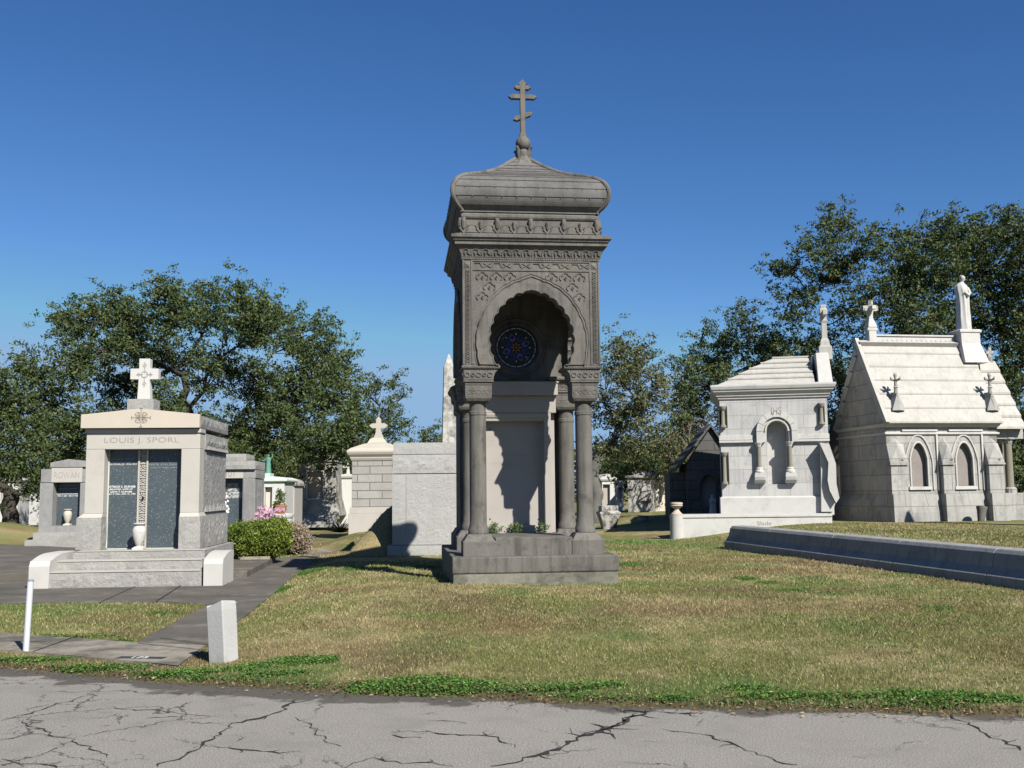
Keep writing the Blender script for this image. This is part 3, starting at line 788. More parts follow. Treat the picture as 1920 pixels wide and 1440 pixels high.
        for s in (-1, 1):
            xm = s*(hx2-e/2)
            zz = zw0+.03; st = (zt-zw0-.05)/n
            for k in range(n):
                for t in (-1, 1):
                    g.tube([fn(xm-t*.035, -.006, zz+k*st), fn(xm+t*.03, -.010, zz+(k+.55)*st), fn(xm-t*.035, -.006, zz+(k+1)*st)], .0085, 4)
            # corner pyramid
            q = [fn(xm-.05,0,zt+.01), fn(xm+.05,0,zt+.01), fn(xm+.05,0,zw1-.03), fn(xm-.05,0,zw1-.03), fn(xm,-.03,(zt+zw1)/2-.01)]
            g.add(q, [(0,1,4),(1,2,4),(2,3,4),(3,0,4)])
        zc = (zt+zw1)/2-.01; m = 12; wd = (hx2-e)*2/m
        for k in range(m):
            xa = -hx2+e+wd*(k+.5)
            if k % 2: 
                for t in (-1,1): g.tube([fn(xa-wd*.4,-.006,zc-t*.035), fn(xa+wd*.4,-.01,zc+t*.035)], .008, 4)
            else: g.tube([fn(xa-wd*.5,-.006,zc-.035), fn(xa-wd*.3,-.01,zc+.035), fn(xa+wd*.3,-.01,zc+.035), fn(xa+wd*.5,-.006,zc-.035)], .008, 4)
        # diaper of trefoil niches in the spandrels
        gw, gh = .222, .160; rows = 9
        for r_ in range(rows):
            zz = zt-.045-gh*r_-gh*.5
            for c_ in range(-6, 7):
                xx = c_*gw + (gw/2 if r_ % 2 else 0) + gw*.5
                if abs(xx) > hx2-e-.06: continue
                ok = True
                for ddx, ddz in ((0,-.04),(-.05,-.02),(.05,-.02)):
                    if inpoly(np.array([xx+ddx]), np.array([zz+ddz]), [(x*1.035, zw0+(z-zw0)*1.03) for x, z in fo])[0]: ok = False
                if not ok: continue
                pts = []
                for t0, cxx, czz, rr, a0, a1 in ((0, .055, -.005, .042, -70, 80), (0, 0, .03, .05, 10, 170), (0, -.055, -.005, .042, 100, 250)):
                    for k in range(6):
                        an = R(a0+(a1-a0)*k/5); pts.append((xx+cxx+rr*math.cos(an), zz+czz+rr*math.sin(an)))
                pts = [(p[0], p[1]) for p in pts]
                g.tube([fn(px_, -.008, pz_) for px_, pz_ in pts], .011, 4)
                g.tube([fn(xx, -.004, zz-.05), fn(xx+.018, -.014, zz-.01), fn(xx, -.006, zz+.02), fn(xx-.018, -.014, zz-.01), fn(xx, -.004, zz-.05)], .008, 4)
        g.build('carved_frame', CARVE, o)
        return o
    arch_wall(lambda x, y, z: (uc+x, y, z), hw, .24, 'arch_wall')
    hs = hw-.245
    # side walls carry the same arch between front and back
    arch_wall(lambda x, y, z: (x0+y, dc-x, z), hs, .22, 'arch_wall')
    arch_wall(lambda x, y, z: (x1-y, dc+x, z), hs, .22, 'arch_wall')
    # back wall with the round window opening
    dw = D-.24
    rc = F.uz(968.5, 651, dw); rx = rc[0]; rz = rc[1]; rr = abs(F.uz(968.5+40.5, 651, dw)[0]-rx)
    circ = lambda r, n=40, cx=rx, cz=rz: [(cx+r*math.cos(2*math.pi*i/n), cz+r*math.sin(2*math.pi*i/n)) for i in range(n)]
    zl1 = Z(716, cy1-.3, 980); zl0 = Z(741, cy1-.3, 980)
    bw = MB(); bw.prism([(x0, zl1+.001), (x1, zl1+.001), (x1, zw1), (x0, zw1)], dw, D, holes=[circ(rr)])
    for r_ in (1.09, 1.3, 1.42):
        bw.tube([(x, dw-.012, z) for x, z in circ(rr*r_)], .018, 6, closed=True)
    bo = bw.build('back_wall', GREYST, T)
    rose_window(F, T, rx, rz, rr, dw+.05)
    # ceiling
    MB().box(x0+.22, x1-.22, .24, dw, zw1-.06, zw1-.002).build('ceiling', GREYST, T)
    # entablature above the arches
    zd = Z(484); zf1 = Z(466); 
    e = MB()
    e.rect([(0, zw1), (.012, zw1+.005), (.012, zd-.005), (.02, zd), (.03, zd+.04), (.06, zf1-.02), (.075, zf1)], x0, x1, 0, D)
    zA = Z(460,-.1); zB = Z(453,-.12); zC = Z(446.5,-.16); zD = Z(441,-.18)
    e.rect([(.075, zf1), (.10, zf1+.01), (.10, zA-.01), (.125, zA), (.125, zA+.03), (.13, zB), (.15, zB+.005), (.16, zC-.01), (.185, zC), (.185, zD), (.10, zD+.035)], x0, x1, 0, D)
    # frieze of little arches and a beaded string, on all four sides
    def four(fnpts, r, n=4):
        for fn in (lambda a, o_, z: (uc+a, -o_, z), lambda a, o_, z: (x1+o_, dc+a, z), lambda a, o_, z: (uc-a, D+o_, z), lambda a, o_, z: (x0-o_, dc-a, z)):
            e.tube([fn(*p) for p in fnpts], r, n)
    m = 14; wd = (2*hw+.06)/m
    for k in range(m):
        a = -hw-.03+wd*(k+.5); zm = zd+(zf1-zd)*.2; hh = (zf1-zd)*.6
        pts = [(a-wd*.42, .035, zm), (a-wd*.40, .045, zm+hh*.5), (a-wd*.22, .058, zm+hh*.9), (a, .06, zm+hh*.95), (a+wd*.22, .055, zm+hh*.75), (a+wd*.2, .045, zm+hh*.3), (a+wd*.42, .035, zm)]
        four(pts, .012)
        four([(a-.01, .04, zm), (a-.02, .055, zm+hh*.5)], .010)
    nb = 60
    for k in range(nb):
        a = -hw+2*hw*(k+.5)/nb
        for fn in (lambda a_, o_, z: (uc+a_, -o_, z), lambda a_, o_, z: (x0-o_, dc-a_, z), lambda a_, o_, z: (x1+o_, dc+a_, z)):
            c_ = fn(a, .014, (zw1+zd)/2); e.box(c_[0]-.01, c_[0]+.01, c_[1]-.01, c_[1]+.01, c_[2]-.012, c_[2]+.012)
    e.build('cornice', CARVE, T)
    # attic with crested panels
    zE = Z(412, .0); zG = Z(401, -.03); a_in = .0
    A = MB()
    A.rect([(-.02, zD+.03), (-.02, zE-.02), (-.02, zE), (.0, zE+.005), (.015, zE+.03), (.015, zG-.02), (.0, zG), (-.03, zG+.03)], x0, x1, 0, D)
    zq0 = Z(439); zq1 = Z(424)
    A.rect([(.0, zD+.03), (.035, zD+.04), (.03, zq1-.012), (.035, zq1-.01), (.035, zq1), (.0, zq1+.005)], x0, x1, 0, D)
    fns = (lambda a_, o_, z: (uc+a_, -o_, z), lambda a_, o_, z: (x0-o_, dc-a_, z), lambda a_, o_, z: (x1+o_, dc+a_, z))
    for k in range(-4, 5):
        big = (k % 2 == 0); a = k*hw*.245; top = Z(409) if big else Z(415); w_ = .042 if big else .03; zm = Z(421)
        for fn in fns:
            P = [(a-w_, zm), (a-w_*.8, zq1-.06), (a, zq1-.10), (a+w_*.8, zq1-.06), (a+w_, zm), (a+w_*.8, top-.03), (a, top), (a-w_*.8, top-.03)]
            n_ = len(P); vs = [fn(p, .03, z) for p, z in P]+[fn(a+(p-a)*.75, .055, zm+(z-zm)*.8) for p, z in P]+[fn(a, .075, zm)]+[fn(p, .0, z) for p, z in P]
            A.add(vs, [(n_+i, n_+(i+1) % n_, 2*n_) for i in range(n_)]+[(i, (i+1) % n_, (i+1) % n_+n_, i+n_) for i in range(n_)]+[(i, i+2*n_+1, (i+1) % n_+2*n_+1, (i+1) % n_) for i in range(n_)])
            A.tube([fn(a-.085, .035, zq1-.015), fn(a-.06, .045, zq1-.03), fn(a-.06, .045, zq1-.07), fn(a, .045, zq0-.02), fn(a+.06, .045, zq1-.07), fn(a+.06, .045, zq1-.03), fn(a+.085, .035, zq1-.015)], .012, 4)
    for fn in fns:
        A.tube([fn(-hw, .035, zq0+.01), fn(hw, .035, zq0+.01)], .012, 4)
    A.build('attic', CARVE, T)
    # roof: bulging square dome. profile from the left hip, met on the diagonal plane
    def hip(px, py):
        n_ = (F.ex-F.ey)/math.sqrt(2)
        r = ray(px, py); c0 = F.w(uc, dc, 0); t = (c0-CAM).dot(n_)/r.dot(n_)
        q = CAM+r*t-F.o; u = q.dot(F.ex); return (uc-u, q.z)
    prof = [hip(*p) for p in [(866,392),(858,383),(851,370),(848.5,357),(850,346),(855,337),(863,331),(874,327.5),(892,325.5),(908,323.5),(922,320.5),(934,316),(945,310.5),(955,304.5),(966,298)]]
    hy = prof[0][0]
    prof = [(hw+.0, zG+.02)] + prof
    print('dome prof', [(round(a,2), round(b,2)) for a, b in prof])
    # smooth profile
    P2 = []
    for i in range(len(prof)-1):
        p0 = prof[max(i-1,0)]; p1 = prof[i]; p2 = prof[i+1]; p3 = prof[min(i+2, len(prof)-1)]
        for k in range(4):
            t = k/4
            f = lambda a,b,c,d: .5*(2*b+(c-a)*t+(2*a-5*b+4*c-d)*t*t+(3*b-a-3*c+d)*t**3)
            P2.append((f(p0[0],p1[0],p2[0],p3[0]), f(p0[1],p1[1],p2[1],p3[1])))
    P2.append(prof[-1])
    # slate courses: each course overlaps the one below with a lip
    dm = MB(); arc = 0; rgs = []; last = P2[0]
    nc = 0; course = .135
    for i, (r_, z) in enumerate(P2):
        arc += math.hypot(r_-last[0], z-last[1]); last = (r_, z)
        k = arc/course; fr = k-math.floor(k)
        rgs.append((r_, z))
    # resample by arc length
    import bisect
    cum = [0]
    for a, b in zip(P2[:-1], P2[1:]): cum.append(cum[-1]+math.hypot(a[0]-b[0], a[1]-b[1]))
    def pos(s):
        s = min(max(s, 0), cum[-1]); i = min(max(bisect.bisect(cum, s)-1, 0), len(cum)-2); t = (s-cum[i])/max(1e-9, cum[i+1]-cum[i])
        return (P2[i][0]*(1-t)+P2[i+1][0]*t, P2[i][1]*(1-t)+P2[i+1][1]*t)
    cc = []
    s = 0; L = cum[-1]; ncr = int(L/course); course = L/ncr
    for k in range(ncr):
        for t in (0.0, .25, .5, .75, .999):
            s = (k+t)*course; p = pos(s); a = pos(s-.01); b = pos(s+.01)
            tx, tz = b[0]-a[0], b[1]-a[1]; ln = math.hypot(tx, tz) or 1; nx_, nz_ = tz/ln, -tx/ln
            lift = .011*(1-t)
            cc.append((p[0]+nx_*lift, p[1]+nz_*lift))
    dm.rings([[(uc-r_, dc-r_, z), (uc+r_, dc-r_, z), (uc+r_, dc+r_, z), (uc-r_, dc+r_, z)] for r_, z in cc])
    # vertical slate joints
    for k in range(2, ncr-3):
        for j in range(-9, 10):
            a = j*.235+(.117 if k % 2 else 0)
            s0 = k*course+.004; s1 = (k+1)*course-.006
            pts = []
            for t in (0, .5, 1):
                p = pos(s0+(s1-s0)*t); a0 = pos(s0+(s1-s0)*t-.01); b0 = pos(s0+(s1-s0)*t+.01)
                tx, tz = b0[0]-a0[0], b0[1]-a0[1]; ln = math.hypot(tx, tz) or 1
                pts.append((p[0]+tz/ln*.009, p[1]-tx/ln*.009))
            if abs(a) > pts[0][0]-.06 or abs(a) > pts[2][0]-.06: continue
            q0, q1 = pts[0], pts[0]
            # a small notch tab hanging from each slate
            for fn in (lambda a_, o_, z: (uc+a_, dc-o_, z), lambda a_, o_, z: (uc-o_, dc-a_, z), lambda a_, o_, z: (uc+o_, dc+a_, z)):
                dm.tube([fn(a, pts[0][0]+.004, pts[0][1]-.006), fn(a+.012, pts[0][0]+.004, pts[0][1]-.012)], .011, 4)
    ro = dm.build('roof', slate_mat(), T, smooth=False)
    hp = MB()
    for sx, sy in ((-1,-1),(1,-1),(1,1),(-1,1)):
        pth = [(uc+sx*(pos(L*t)[0]+.0), dc+sy*(pos(L*t)[0]+.0), pos(L*t)[1]) for t in [i/40 for i in range(41)]]
        hp.tube(pth, .038, 8)
    hp.build('hip_roll', GREYST, ro, smooth=True)
    # finial: crowned pedestal, ball, triple-barred cross on the roof's axis
    def AX(px, py): return F.uz(px, py, dc)
    top = prof[-1][1]
    zc0 = AX(980, 303)[1]-.03; zc2 = AX(980, 281)[1]; zb = AX(980, 269.5)[1]; br = abs(AX(994, 269)[0]-AX(980, 269)[0])
    f = MB(); uc0 = uc; uc = uc+.035
    f.lathe([(.30, zc0-.12), (.22, zc0-.01), (.19, zc0+.03), (.165, zc0+.04), (.14, zc0+.07), (.125, zc0+.10), (.135, zc2-.06), (.09, zc2-.05), (.06, zb-br*.7)], uc, dc, 8, ph=math.pi/8)
    for k in range(4):
        an = math.pi/4+k*math.pi/2; ca, sa = math.cos(an), math.sin(an)
        f.tube([(uc+ca*.11, dc+sa*.11, zc0+.06), (uc+ca*.125, dc+sa*.125, zc2-.10), (uc+ca*.135, dc+sa*.135, zc2-.045), (uc+ca*.175, dc+sa*.175, zc2+.01), (uc+ca*.205, dc+sa*.205, zc2-.0)], [.03,.038,.036,.028,.012], 6)
        an += math.pi/4; ca, sa = math.cos(an), math.sin(an)
        f.tube([(uc+ca*.095, dc+sa*.095, zc2-.14), (uc+ca*.105, dc+sa*.105, zc2-.09), (uc+ca*.11, dc+sa*.11, zc2-.05)], [.035,.03,.008], 6)
    fo_ = f.build('finial', GREYST, T, bevel=.008)
    MB().ball((uc, dc, zb), br, 24).build('ball', GREYST, fo_, smooth=True)
    c = MB(); th = .045; w = abs(AX(984.6, 200)[0]-AX(975.2, 200)[0])/2
    zt = AX(980, 151)[1]; zbt = zb+br*.8
    Zc = lambda py: AX(980, py)[1]; hwid = lambda a, b: abs(AX(b, 190)[0]-AX(a, 190)[0])/2
    def bar(zc_, half, hh, ang=0.0, tip=.06):
        P = [(-half+tip, -hh), (half-tip, -hh), (half-tip-.01, -hh-.015), (half, 0), (half-tip-.01, hh+.015), (half-tip, hh), (-half+tip, hh), (-half+tip+.01, hh+.015), (-half, 0), (-half+tip+.01, -hh-.015)]
        ca, sa = math.cos(ang), math.sin(ang)
        c.prism([(uc+x*ca-z*sa, zc_+x*sa+z*ca) for x, z in P], dc-th, dc+th)
    P = [(uc-w*1.25, zbt), (uc-w*1.25, zbt+.07), (uc-w, zbt+.09), (uc-w, zt-.1), (uc-w-.03, zt-.075), (uc, zt), (uc+w+.03, zt-.075), (uc+w, zt-.1), (uc+w, zbt+.09), (uc+w*1.25, zbt+.07), (uc+w*1.25, zbt)]
    c.prism(P, dc-th-.004, dc+th+.004)
    bar(Zc(165), hwid(963.5, 996), .038); bar(Zc(182.5), hwid(953.5, 1007), .038); bar(Zc(219), hwid(961.5, 1000.5), .038, R(21))
    c.build('cross', GREYST, fo_, bevel=.008)
    uc = uc0
    # vault behind the canopy
    vx0, vx1 = x0-.02, x1+.02; vy0 = cy1-.04
    v = MB()
    zv = Z(700, cy1)
    zlt = zk2-.0
    v.box(vx0+.10, vx1-.10, D+.02, VD, zb1-.02, zl0)
    v.rect([(.0, zb1-.01), (.0, zp1), (-.03, zp1+.03), (-.07, zp1+.10), (-.09, zt0)], vx0, vx1, D+.1, VD)
    v.rect([(-.09, zl0-.25), (-.05, zl0-.22), (-.05, zl0-.04), (-.01, zl0), (.0, zl0+.12), (.03, zl0+.15), (.06, zl0+.2), (.06, zl1-.03), (.0, zl1)], vx0, vx1, D+.05, VD)
    v.rings([[(vx0, D+.05, zl1-.001), (vx1, D+.05, zl1-.001), (vx1, VD, zl1-.001), (vx0, VD, zl1-.001)], [(uc-.3, D+.05, zl1+.32), (uc+.3, D+.05, zl1+.32), (uc+.3, VD-.5, zl1+.32), (uc-.3, VD-.5, zl1+.32)]])
    v.build('vault', GREYST, T, bevel=.012)
    # front of the vault: beam, jambs, recessed panel and sill
    yf = cy1-.33
    pl, pr = U(909, 900, yf+.16), U(1018, 900, yf+.16); pt_ = Z(790, yf+.2, 960); pb_ = Z(985, yf+.2, 960)
    w = MB()
    zl0 = zl0
    bl, brr = uc-cx+cr*.3, uc+cx-cr*.3-.12
    brr = U(1046, 728, yf)
    w.rect([(.0, zl0), (.0, zl0+.02), (.0, zl1-.03), (.02, zl1-.02), (.02, zl1), (-.02, zl1+.012)], bl, brr, yf, dw+.1)
    yg = yf+.12
    w.box(bl, brr-.02, yg, dw+.1, pt_+.14, zl0-.001)
    w.rect([(0, pt_), (0, pt_+.05), (.02, pt_+.06), (.035, pt_+.11), (.035, pt_+.138)], pl-.02, U(1024,800,yg), yg+.02, dw)
    w.box(bl, pl-.02, yg+.04, dw+.1, zs-.01, pt_+.139)
    pr2a, pr2b = U(1021.5, 900, yg), U(1034.5, 900, yg)
    w.box(pr2a, pr2b, yg, dw+.1, zs-.01, pt_+.139)
    w.box(pr2b, brr-.02, yg+.22, dw+.1, zs-.01, pt_+.139)
    w.box(pl-.02, pr2a, yg+.05, dw+.1, zs-.01, pb_-.001)
    w.build('vault_front', GREYLT, T, bevel=.01)
    p = MB(); p.box(pl-.01, pr2a, yg+.20, yg+.26, pb_, pt_)
    po = p.build('panel', GREYLT, T)
    b = MB()
    for px_, py_ in ((919, 804), (919, 973), (1010, 973)):
        u_, z_ = F.uz(px_, py_, yg+.19); b.lathe([(.012, 0), (.012, .006)], 0, 0, 8); 
        n_ = len(b.v); b.v[n_-16:] = [(u_+q[0], yg+.198-q[2]*2, z_+q[1]) for q in b.v[n_-16:]]
    b.build('bolt', DKFILL, po)
    for body, wpx, py in (('CAMERAS', 46, 853), ('ANNE R. CAMERA', 90, 867), ('1869 - 1924', 40, 875)):
        u_, z_ = F.uz(963, py, yg+.2)
        text('inscription', body, wpx/1884*17.6, u_, yg+.1985, z_, GOLDIN, po, ext=.003, height=.055 if wpx > 60 else .038)
    return F, T, dict(zs=zs, yg=yg, pb=pb_)

def slate_mat():
    return stone('stone_slates', (.17,.165,.16), (.12,.118,.115), stain=(.06,.06,.062), samt=.6, streak=(.08,.078,.075), bump=.3, bscale=40)

def glassmat(name, c):
    m, nt, b = newmat(name)
    b.inputs['Base Color'].default_value = c+(1,); b.inputs['Roughness'].default_value = .15
    tr = nt.nodes.new('ShaderNodeBsdfTranslucent'); tr.inputs[0].default_value = c+(1,)
    ms = nt.nodes.new('ShaderNodeMixShader'); ms.inputs[0].default_value = .75
    nt.links.new(b.outputs[0], ms.inputs[1]); nt.links.new(tr.outputs[0], ms.inputs[2]); nt.links.new(ms.outputs[0], nt.nodes['Material Output'].inputs[0])
    return m
def rose_window(F, T, rx, rz, rr, y):
    GB = glassmat('deep_blue_glass', (.05,.08,.34)); GL = glassmat('pale_blue_glass', (.16,.2,.5)); GR = glassmat('red_orange_glass', (.75,.12,.04)); GW = glassmat('pearl_glass', (.75,.82,.7)); GG = glassmat('amber_glass', (.6,.35,.08))
    lead = plain('leaded_frame', (.02,.018,.018), .5)
    pieces = []
    def pol(r, a): return (rx+rr*r*math.cos(a), rz+rr*r*math.sin(a))
    def sector(r0, r1, a0, a1, n=4):
        return [pol(r0, a0+(a1-a0)*i/n) for i in range(n+1)]+[pol(r1, a1-(a1-a0)*i/n) for i in range(n+1)]
    T2 = 2*math.pi
    ringq = []
    for k in range(20):
        a = T2*k/20; ringq.append((sector(.93, .985, a+.006, a+T2/20-.006), GB)); ringq.append((sector(.865, .905, a+.03, a+T2/20-.03), GW))
    def petal(a, r0, r1, wd, n=10):
        L = []
        for i in range(n+1):
            t = i/n; L.append((r0+(r1-r0)*t, wd*math.sin(math.pi*t**.75)))
        L = L+[(r_, -w_) for r_, w_ in L[-2:0:-1]]
        return [(rx+rr*(r_*math.cos(a)-w_*math.sin(a)), rz+rr*(r_*math.sin(a)+w_*math.cos(a))) for r_, w_ in L]
    for k in range(8):
        a = T2*(k+.5)/8
        pr = petal(a, .28, .70, .15); inner_ = [(rx+rr*.50*math.cos(a)+0.08*rr*math.cos(t), rz+rr*.50*math.sin(a)+0.08*rr*math.sin(t)) for t in [T2*i/10 for i in range(10)]]
        pieces.append((('h', pr, inner_), GB if k % 2 else GL))
        core = [(rx+rr*.50*math.cos(a)+.08*rr*math.cos(t), rz+rr*.50*math.sin(a)+.08*rr*math.sin(t)) for t in [T2*i/10 for i in range(10)]]
        pieces.append((core, GR))
        a2 = T2*k/8
        pieces.append((petal(a2, .58, .70, .03, 5), GW))
        pieces.append((petal(a2, .09, .27, .028, 5), GG))
    pieces.append(([pol(.055, T2*i/12) for i in range(12)], GR))
    cq = lambda r: [pol(r, T2*i/48) for i in range(48)]
    fr = MB(); fr.prism(cq(.74), y-.008, y+.008, holes=[(p[1] if p[0] == 'h' else p) for p, _ in pieces])
    for a_, b_ in ((.865, .742), (.93, .905), (1.0, .985)): fr.prism(cq(a_), y-.008, y+.008, holes=[cq(b_)])
    fr.tube([(x_, y-.009, z_) for x_, z_ in cq(.73)], .004, 4, closed=True)
    for k in range(20):
        a = T2*k/20; q = [pol(.86, a-.03), pol(.99, a-.008), pol(.99, a+.008), pol(.86, a+.03)]; fr.prism(q, y-.007, y+.007)
    pieces += ringq
    fo = fr.build('rose_window', lead, T)
    ins = MB()
    for p, _ in pieces:
        if p[0] == 'h': pass
    for m in (GB, GL, GR, GW, GG):
        mb = MB()
        for p, mm in pieces:
            if mm is not m: continue
            if p[0] == 'h': mb.prism(p[1], y-.002, y+.002, holes=[p[2]])
            else: mb.prism(p, y-.002, y+.002)
        mb.build('glass', m, fo)
CT = canopy_tomb()
# ---------------------------------------------------------------- shared pieces
def urn(F_or_parent, name, x, y, z, h, mat, label, grp=None, frame=None, prof='slim', fluted=False, extra=None):
    """a vase standing on its own: top-level thing with its foot as a part"""
    P = frame.w(x, y, z); T = emptyat(name, P, frame.yaw, label, 'urn' if name != 'flower_vase' else 'vase', grp)
    s = h
    if prof == 'slim': pr = [(.10,.12),(.095,.15),(.13,.2),(.21,.42),(.245,.62),(.24,.74),(.19,.84),(.15,.885),(.20,.91),(.23,.945),(.23,.975),(.2,.98),(.15,.95),(.1,.8)]
    else: pr = [(.14,.15),(.12,.22),(.18,.28),(.36,.46),(.42,.62),(.40,.72),(.44,.78),(.47,.84),(.47,.90),(.40,.9),(.34,.8)]
    MB().lathe([(r*s, q*s) for r, q in pr], 0, 0, 24).build('bowl', mat, T, smooth=True)
    MB().rect([(0,0),(0,.07*s),(-.03*s,.09*s),(-.09*s,.125*s)], -.2*s, .2*s, -.2*s, .2*s).build('foot', mat, T, bevel=.004)
    return T
def latin_cross(mb, uc, z0, z1, dc, w, th, arm, zarm, tip=0.0, foot=0.0):
    if tip:
        t = tip
        P = [(-w-foot, z0), (w+foot, z0), (w+foot*.4, z0+.12), (w, z0+.25), (w, zarm-w), (arm-t, zarm-w), (arm, zarm), (arm-t, zarm+w), (w, zarm+w), (w, z1-t), (0, z1), (-w, z1-t), (-w, zarm+w), (-arm+t, zarm+w), (-arm, zarm), (-arm+t, zarm-w), (-w, zarm-w), (-w, z0+.25), (-w-foot*.4, z0+.12)]
    else:
        P = [(-w-foot, z0), (w+foot, z0), (w, zarm-w), (arm, zarm-w), (arm, zarm+w), (w, zarm+w), (w, z1), (-w, z1), (-w, zarm+w), (-arm, zarm+w), (-arm, zarm-w), (-w, zarm-w)]
    mb.prism([(uc+x, z) for x, z in P], dc-th, dc+th)
    return mb
def gable(mb, x0, x1, y0, y1, z0, z1, zr, amp=0):
    """slab with a low gabled top, ridge running front to back"""
    xm = (x0+x1)/2
    mb.prism([(x0, z0), (x1, z0), (x1, z1), (xm, zr), (x0, z1)], y0, y1)
    return mb
def ringfigure(mb, levels, n=20, folds=7, seed=0):
    """draped standing figure: levels = (z, cx, cy, rx, ry, fold depth)"""
    rg = []
    for z, cx, cy, rx, ry, fd in levels:
        r = []
        for i in range(n):
            a = 2*math.pi*i/n; k = 1+fd*math.sin(a*folds+seed+z*1.5)+fd*.5*math.sin(a*3.0+z*4)
            r.append((cx+rx*k*math.cos(a), cy+ry*k*math.sin(a), z))
        rg.append(r)
    mb.rings(rg); return mb

# ---------------------------------------------------------------- tomb with the two blue granite doors
def two_door_tomb():
    F = Frame(261, 1030, 18.75, R(4.3), .15)
    T = empty('family_tomb', F, 'pale granite tomb with gabled top, white cross and two speckled blue doors', 'tomb')
    U = lambda px, d=0, py=930: F.uz(px, py, d)[0]
    Z = lambda py, d=0, px=261: F.uz(px, py, d)[1]
    D = 2.35
    zb = Z(1030); zpl = Z(970); zpt = Z(962); zl = Z(842); za = Z(812); zc = Z(803); ze = Z(778); za2 = Z(767)
    x0, x1 = U(158.5), U(373); b0, b1 = U(147), U(376.5, py=1000); o0, o1 = U(193.5), U(338)
    ox0, ox1 = o0, o1
    s = MB()
    # plinth blocks
    for a, b, sd in ((b0, o0, 1), (o1, b1, 2)):
        s.rock(a, b, -.06, .55, zb, zpl, .02, .06, 'FLR', sd)
    s.rock(b0, b1, .551, D+.06, zb, zpl, .025, .05, 'LRB', 3)
    s.build('plinth', ROCK, T)
    p = MB()
    p.rings([[(x0-.11,-.058,zpl),(o0,-.058,zpl),(o0,.5,zpl),(x0-.11,.5,zpl)],[(x0-.01,-.0,zpt),(o0,-.0,zpt),(o0,.5,zpt),(x0-.01,.5,zpt)]])
    p.rings([[(o1,-.058,zpl),(x1+.03,-.058,zpl),(x1+.03,.5,zpl),(o1,.5,zpl)],[(o1,0,zpt),(x1,0,zpt),(x1,.5,zpt),(o1,.5,zpt)]])
    p.box(x0, o0, 0, .35, zpt, zl-.002); p.box(o1, x1, 0, .35, zpt, zl-.002)
    p.box(x0, x1, 0, .35, zl, za)
    p.box(x0-.02, x1+.02, -.03, .36, za, zc-.012)
    p.build('door_surround', LIME, T, bevel=.008)
    w = MB()
    w.rock(x0+.0, x1+.0, .351, D, zpt+.0, zl-.002, .016, .05, 'LRB', 5)
    for k in range(16):
        yy = .45+k*.118; w.frus(x1-.02, x1+.05, yy, yy+.09, zpt+.002, x1-.02, x1+.012, yy+.03, yy+.15, zpt+.10+.05*math.sin(k*2.3))
        w.frus(x1-.02, x1+.07, yy, yy+.08, zl+.002, x1-.02, x1+.03, yy+.03, yy+.12, zl+.08)
    w.rock(x0-.0, x1+.03, .361, D+.02, zl, za, .05, .07, 'LRB', 6)
    w.box(b0+.03, b1-.03, .5, D, zpl, zpt)
    w.build('wall', ROCKD, T)
    # roof slab with gable face
    r0, r1 = U(151), U(377, py=790)
    g = MB(); gable(g, r0, r1, -.13, -.02, zc, ze, za2)
    go = g.build('pediment', stone('buff_pediment_granite', (.56,.50,.42), (.50,.45,.38), bump=.05, bscale=110), T, bevel=.008)
    r = MB(); r.rock(r0+.005, r1-.005, -.019, D+.12, zc+.005, ze-.01, .06, .07, 'LRB', 8)
    xm = (r0+r1)/2
    r.prism([(r0, ze-.009), (r1, ze-.009), (xm, za2-.01)], -.019, D+.12)
    r.build('roof_slab', ROCKD, T)
    # engraved emblem on the pediment
    e = MB(); ex_, ez_ = F.uz(264.5, 783, -.13); q = .17
    y = -.133
    for a, b in (((0,-q),(0,q)), ((-q,0),(q,0))):
        e.tube([(ex_+a[0], y, ez_+a[1]), (ex_+b[0], y, ez_+b[1])], .006, 4)
        for t in (a, b):
            k = .03; dx = k if t[0] == 0 else 0; dz = 0 if t[0] == 0 else k
            e.tube([(ex_+t[0]-dx, y, ez_+t[1]-dz), (ex_+t[0]+dx, y, ez_+t[1]+dz)], .007, 4)
    for sx in (-1, 1):
        for sz in (-1, 1):
            pts = []
            for i in range(13):
                t = i/12*2*math.pi; hx = .055+.045*math.cos(t)+.012*math.cos(2*t); hz = .055+.045*math.sin(t)
                pts.append((ex_+sx*hx, y, ez_+sz*hz))
            e.tube(pts, .004, 4)
            e.tube([(ex_+sx*.02, y, ez_+sz*.02), (ex_+sx*.10, y, ez_+sz*.06)], .005, 4); e.tube([(ex_+sx*.02, y, ez_+sz*.02), (ex_+sx*.06, y, ez_+sz*.10)], .005, 4)
    e.build('emblem', plain('engraved_lines', (.26,.23,.20), .8), go)
    text('inscription', 'LOUIS J. SPORL', U(336, py=826)-U(196, py=826), F.uz(266, 826)[0], -.001, F.uz(266, 826.5)[1], CARVDK, T, ext=.004, height=Z(820)-Z(833), off=-.012)
    # doors
    yd = .26
    m0, m1 = U(258, yd), U(277, yd)
    zd0, zd1 = zb+.012, zl
    d1 = MB().box(o0+.02, m0, yd, yd+.05, zd0, zd1-.003).build('door', BLUE, T, bevel=.003)
    d2 = MB().box(m1, o1-.012, yd, yd+.05, zd0, zd1-.003).build('door', BLUE, T, bevel=.003)
    fr = MB(); fr.box(o0, o0+.019, yd-.02, yd+.05, zd0, zd1-.004); fr.box(o0+.02, o1-.012, yd-.02, yd+.06, zb-.03, zd0-.001)
    fr.build('door_frame', stone('greenish_white_marble', (.58,.62,.56), (.5,.54,.5), bump=.05), T)
    c = MB(); wv = (m1-m0)
    c.box(m0+.001, m0+.03, yd-.03, yd+.02, zd0, zd1-.006); c.box(m1-.03, m1-.001, yd-.03, yd+.02, zd0, zd1-.006)
    c.box(m0+.031, m1-.031, yd-.006, yd+.02, zd0, zd1-.006)
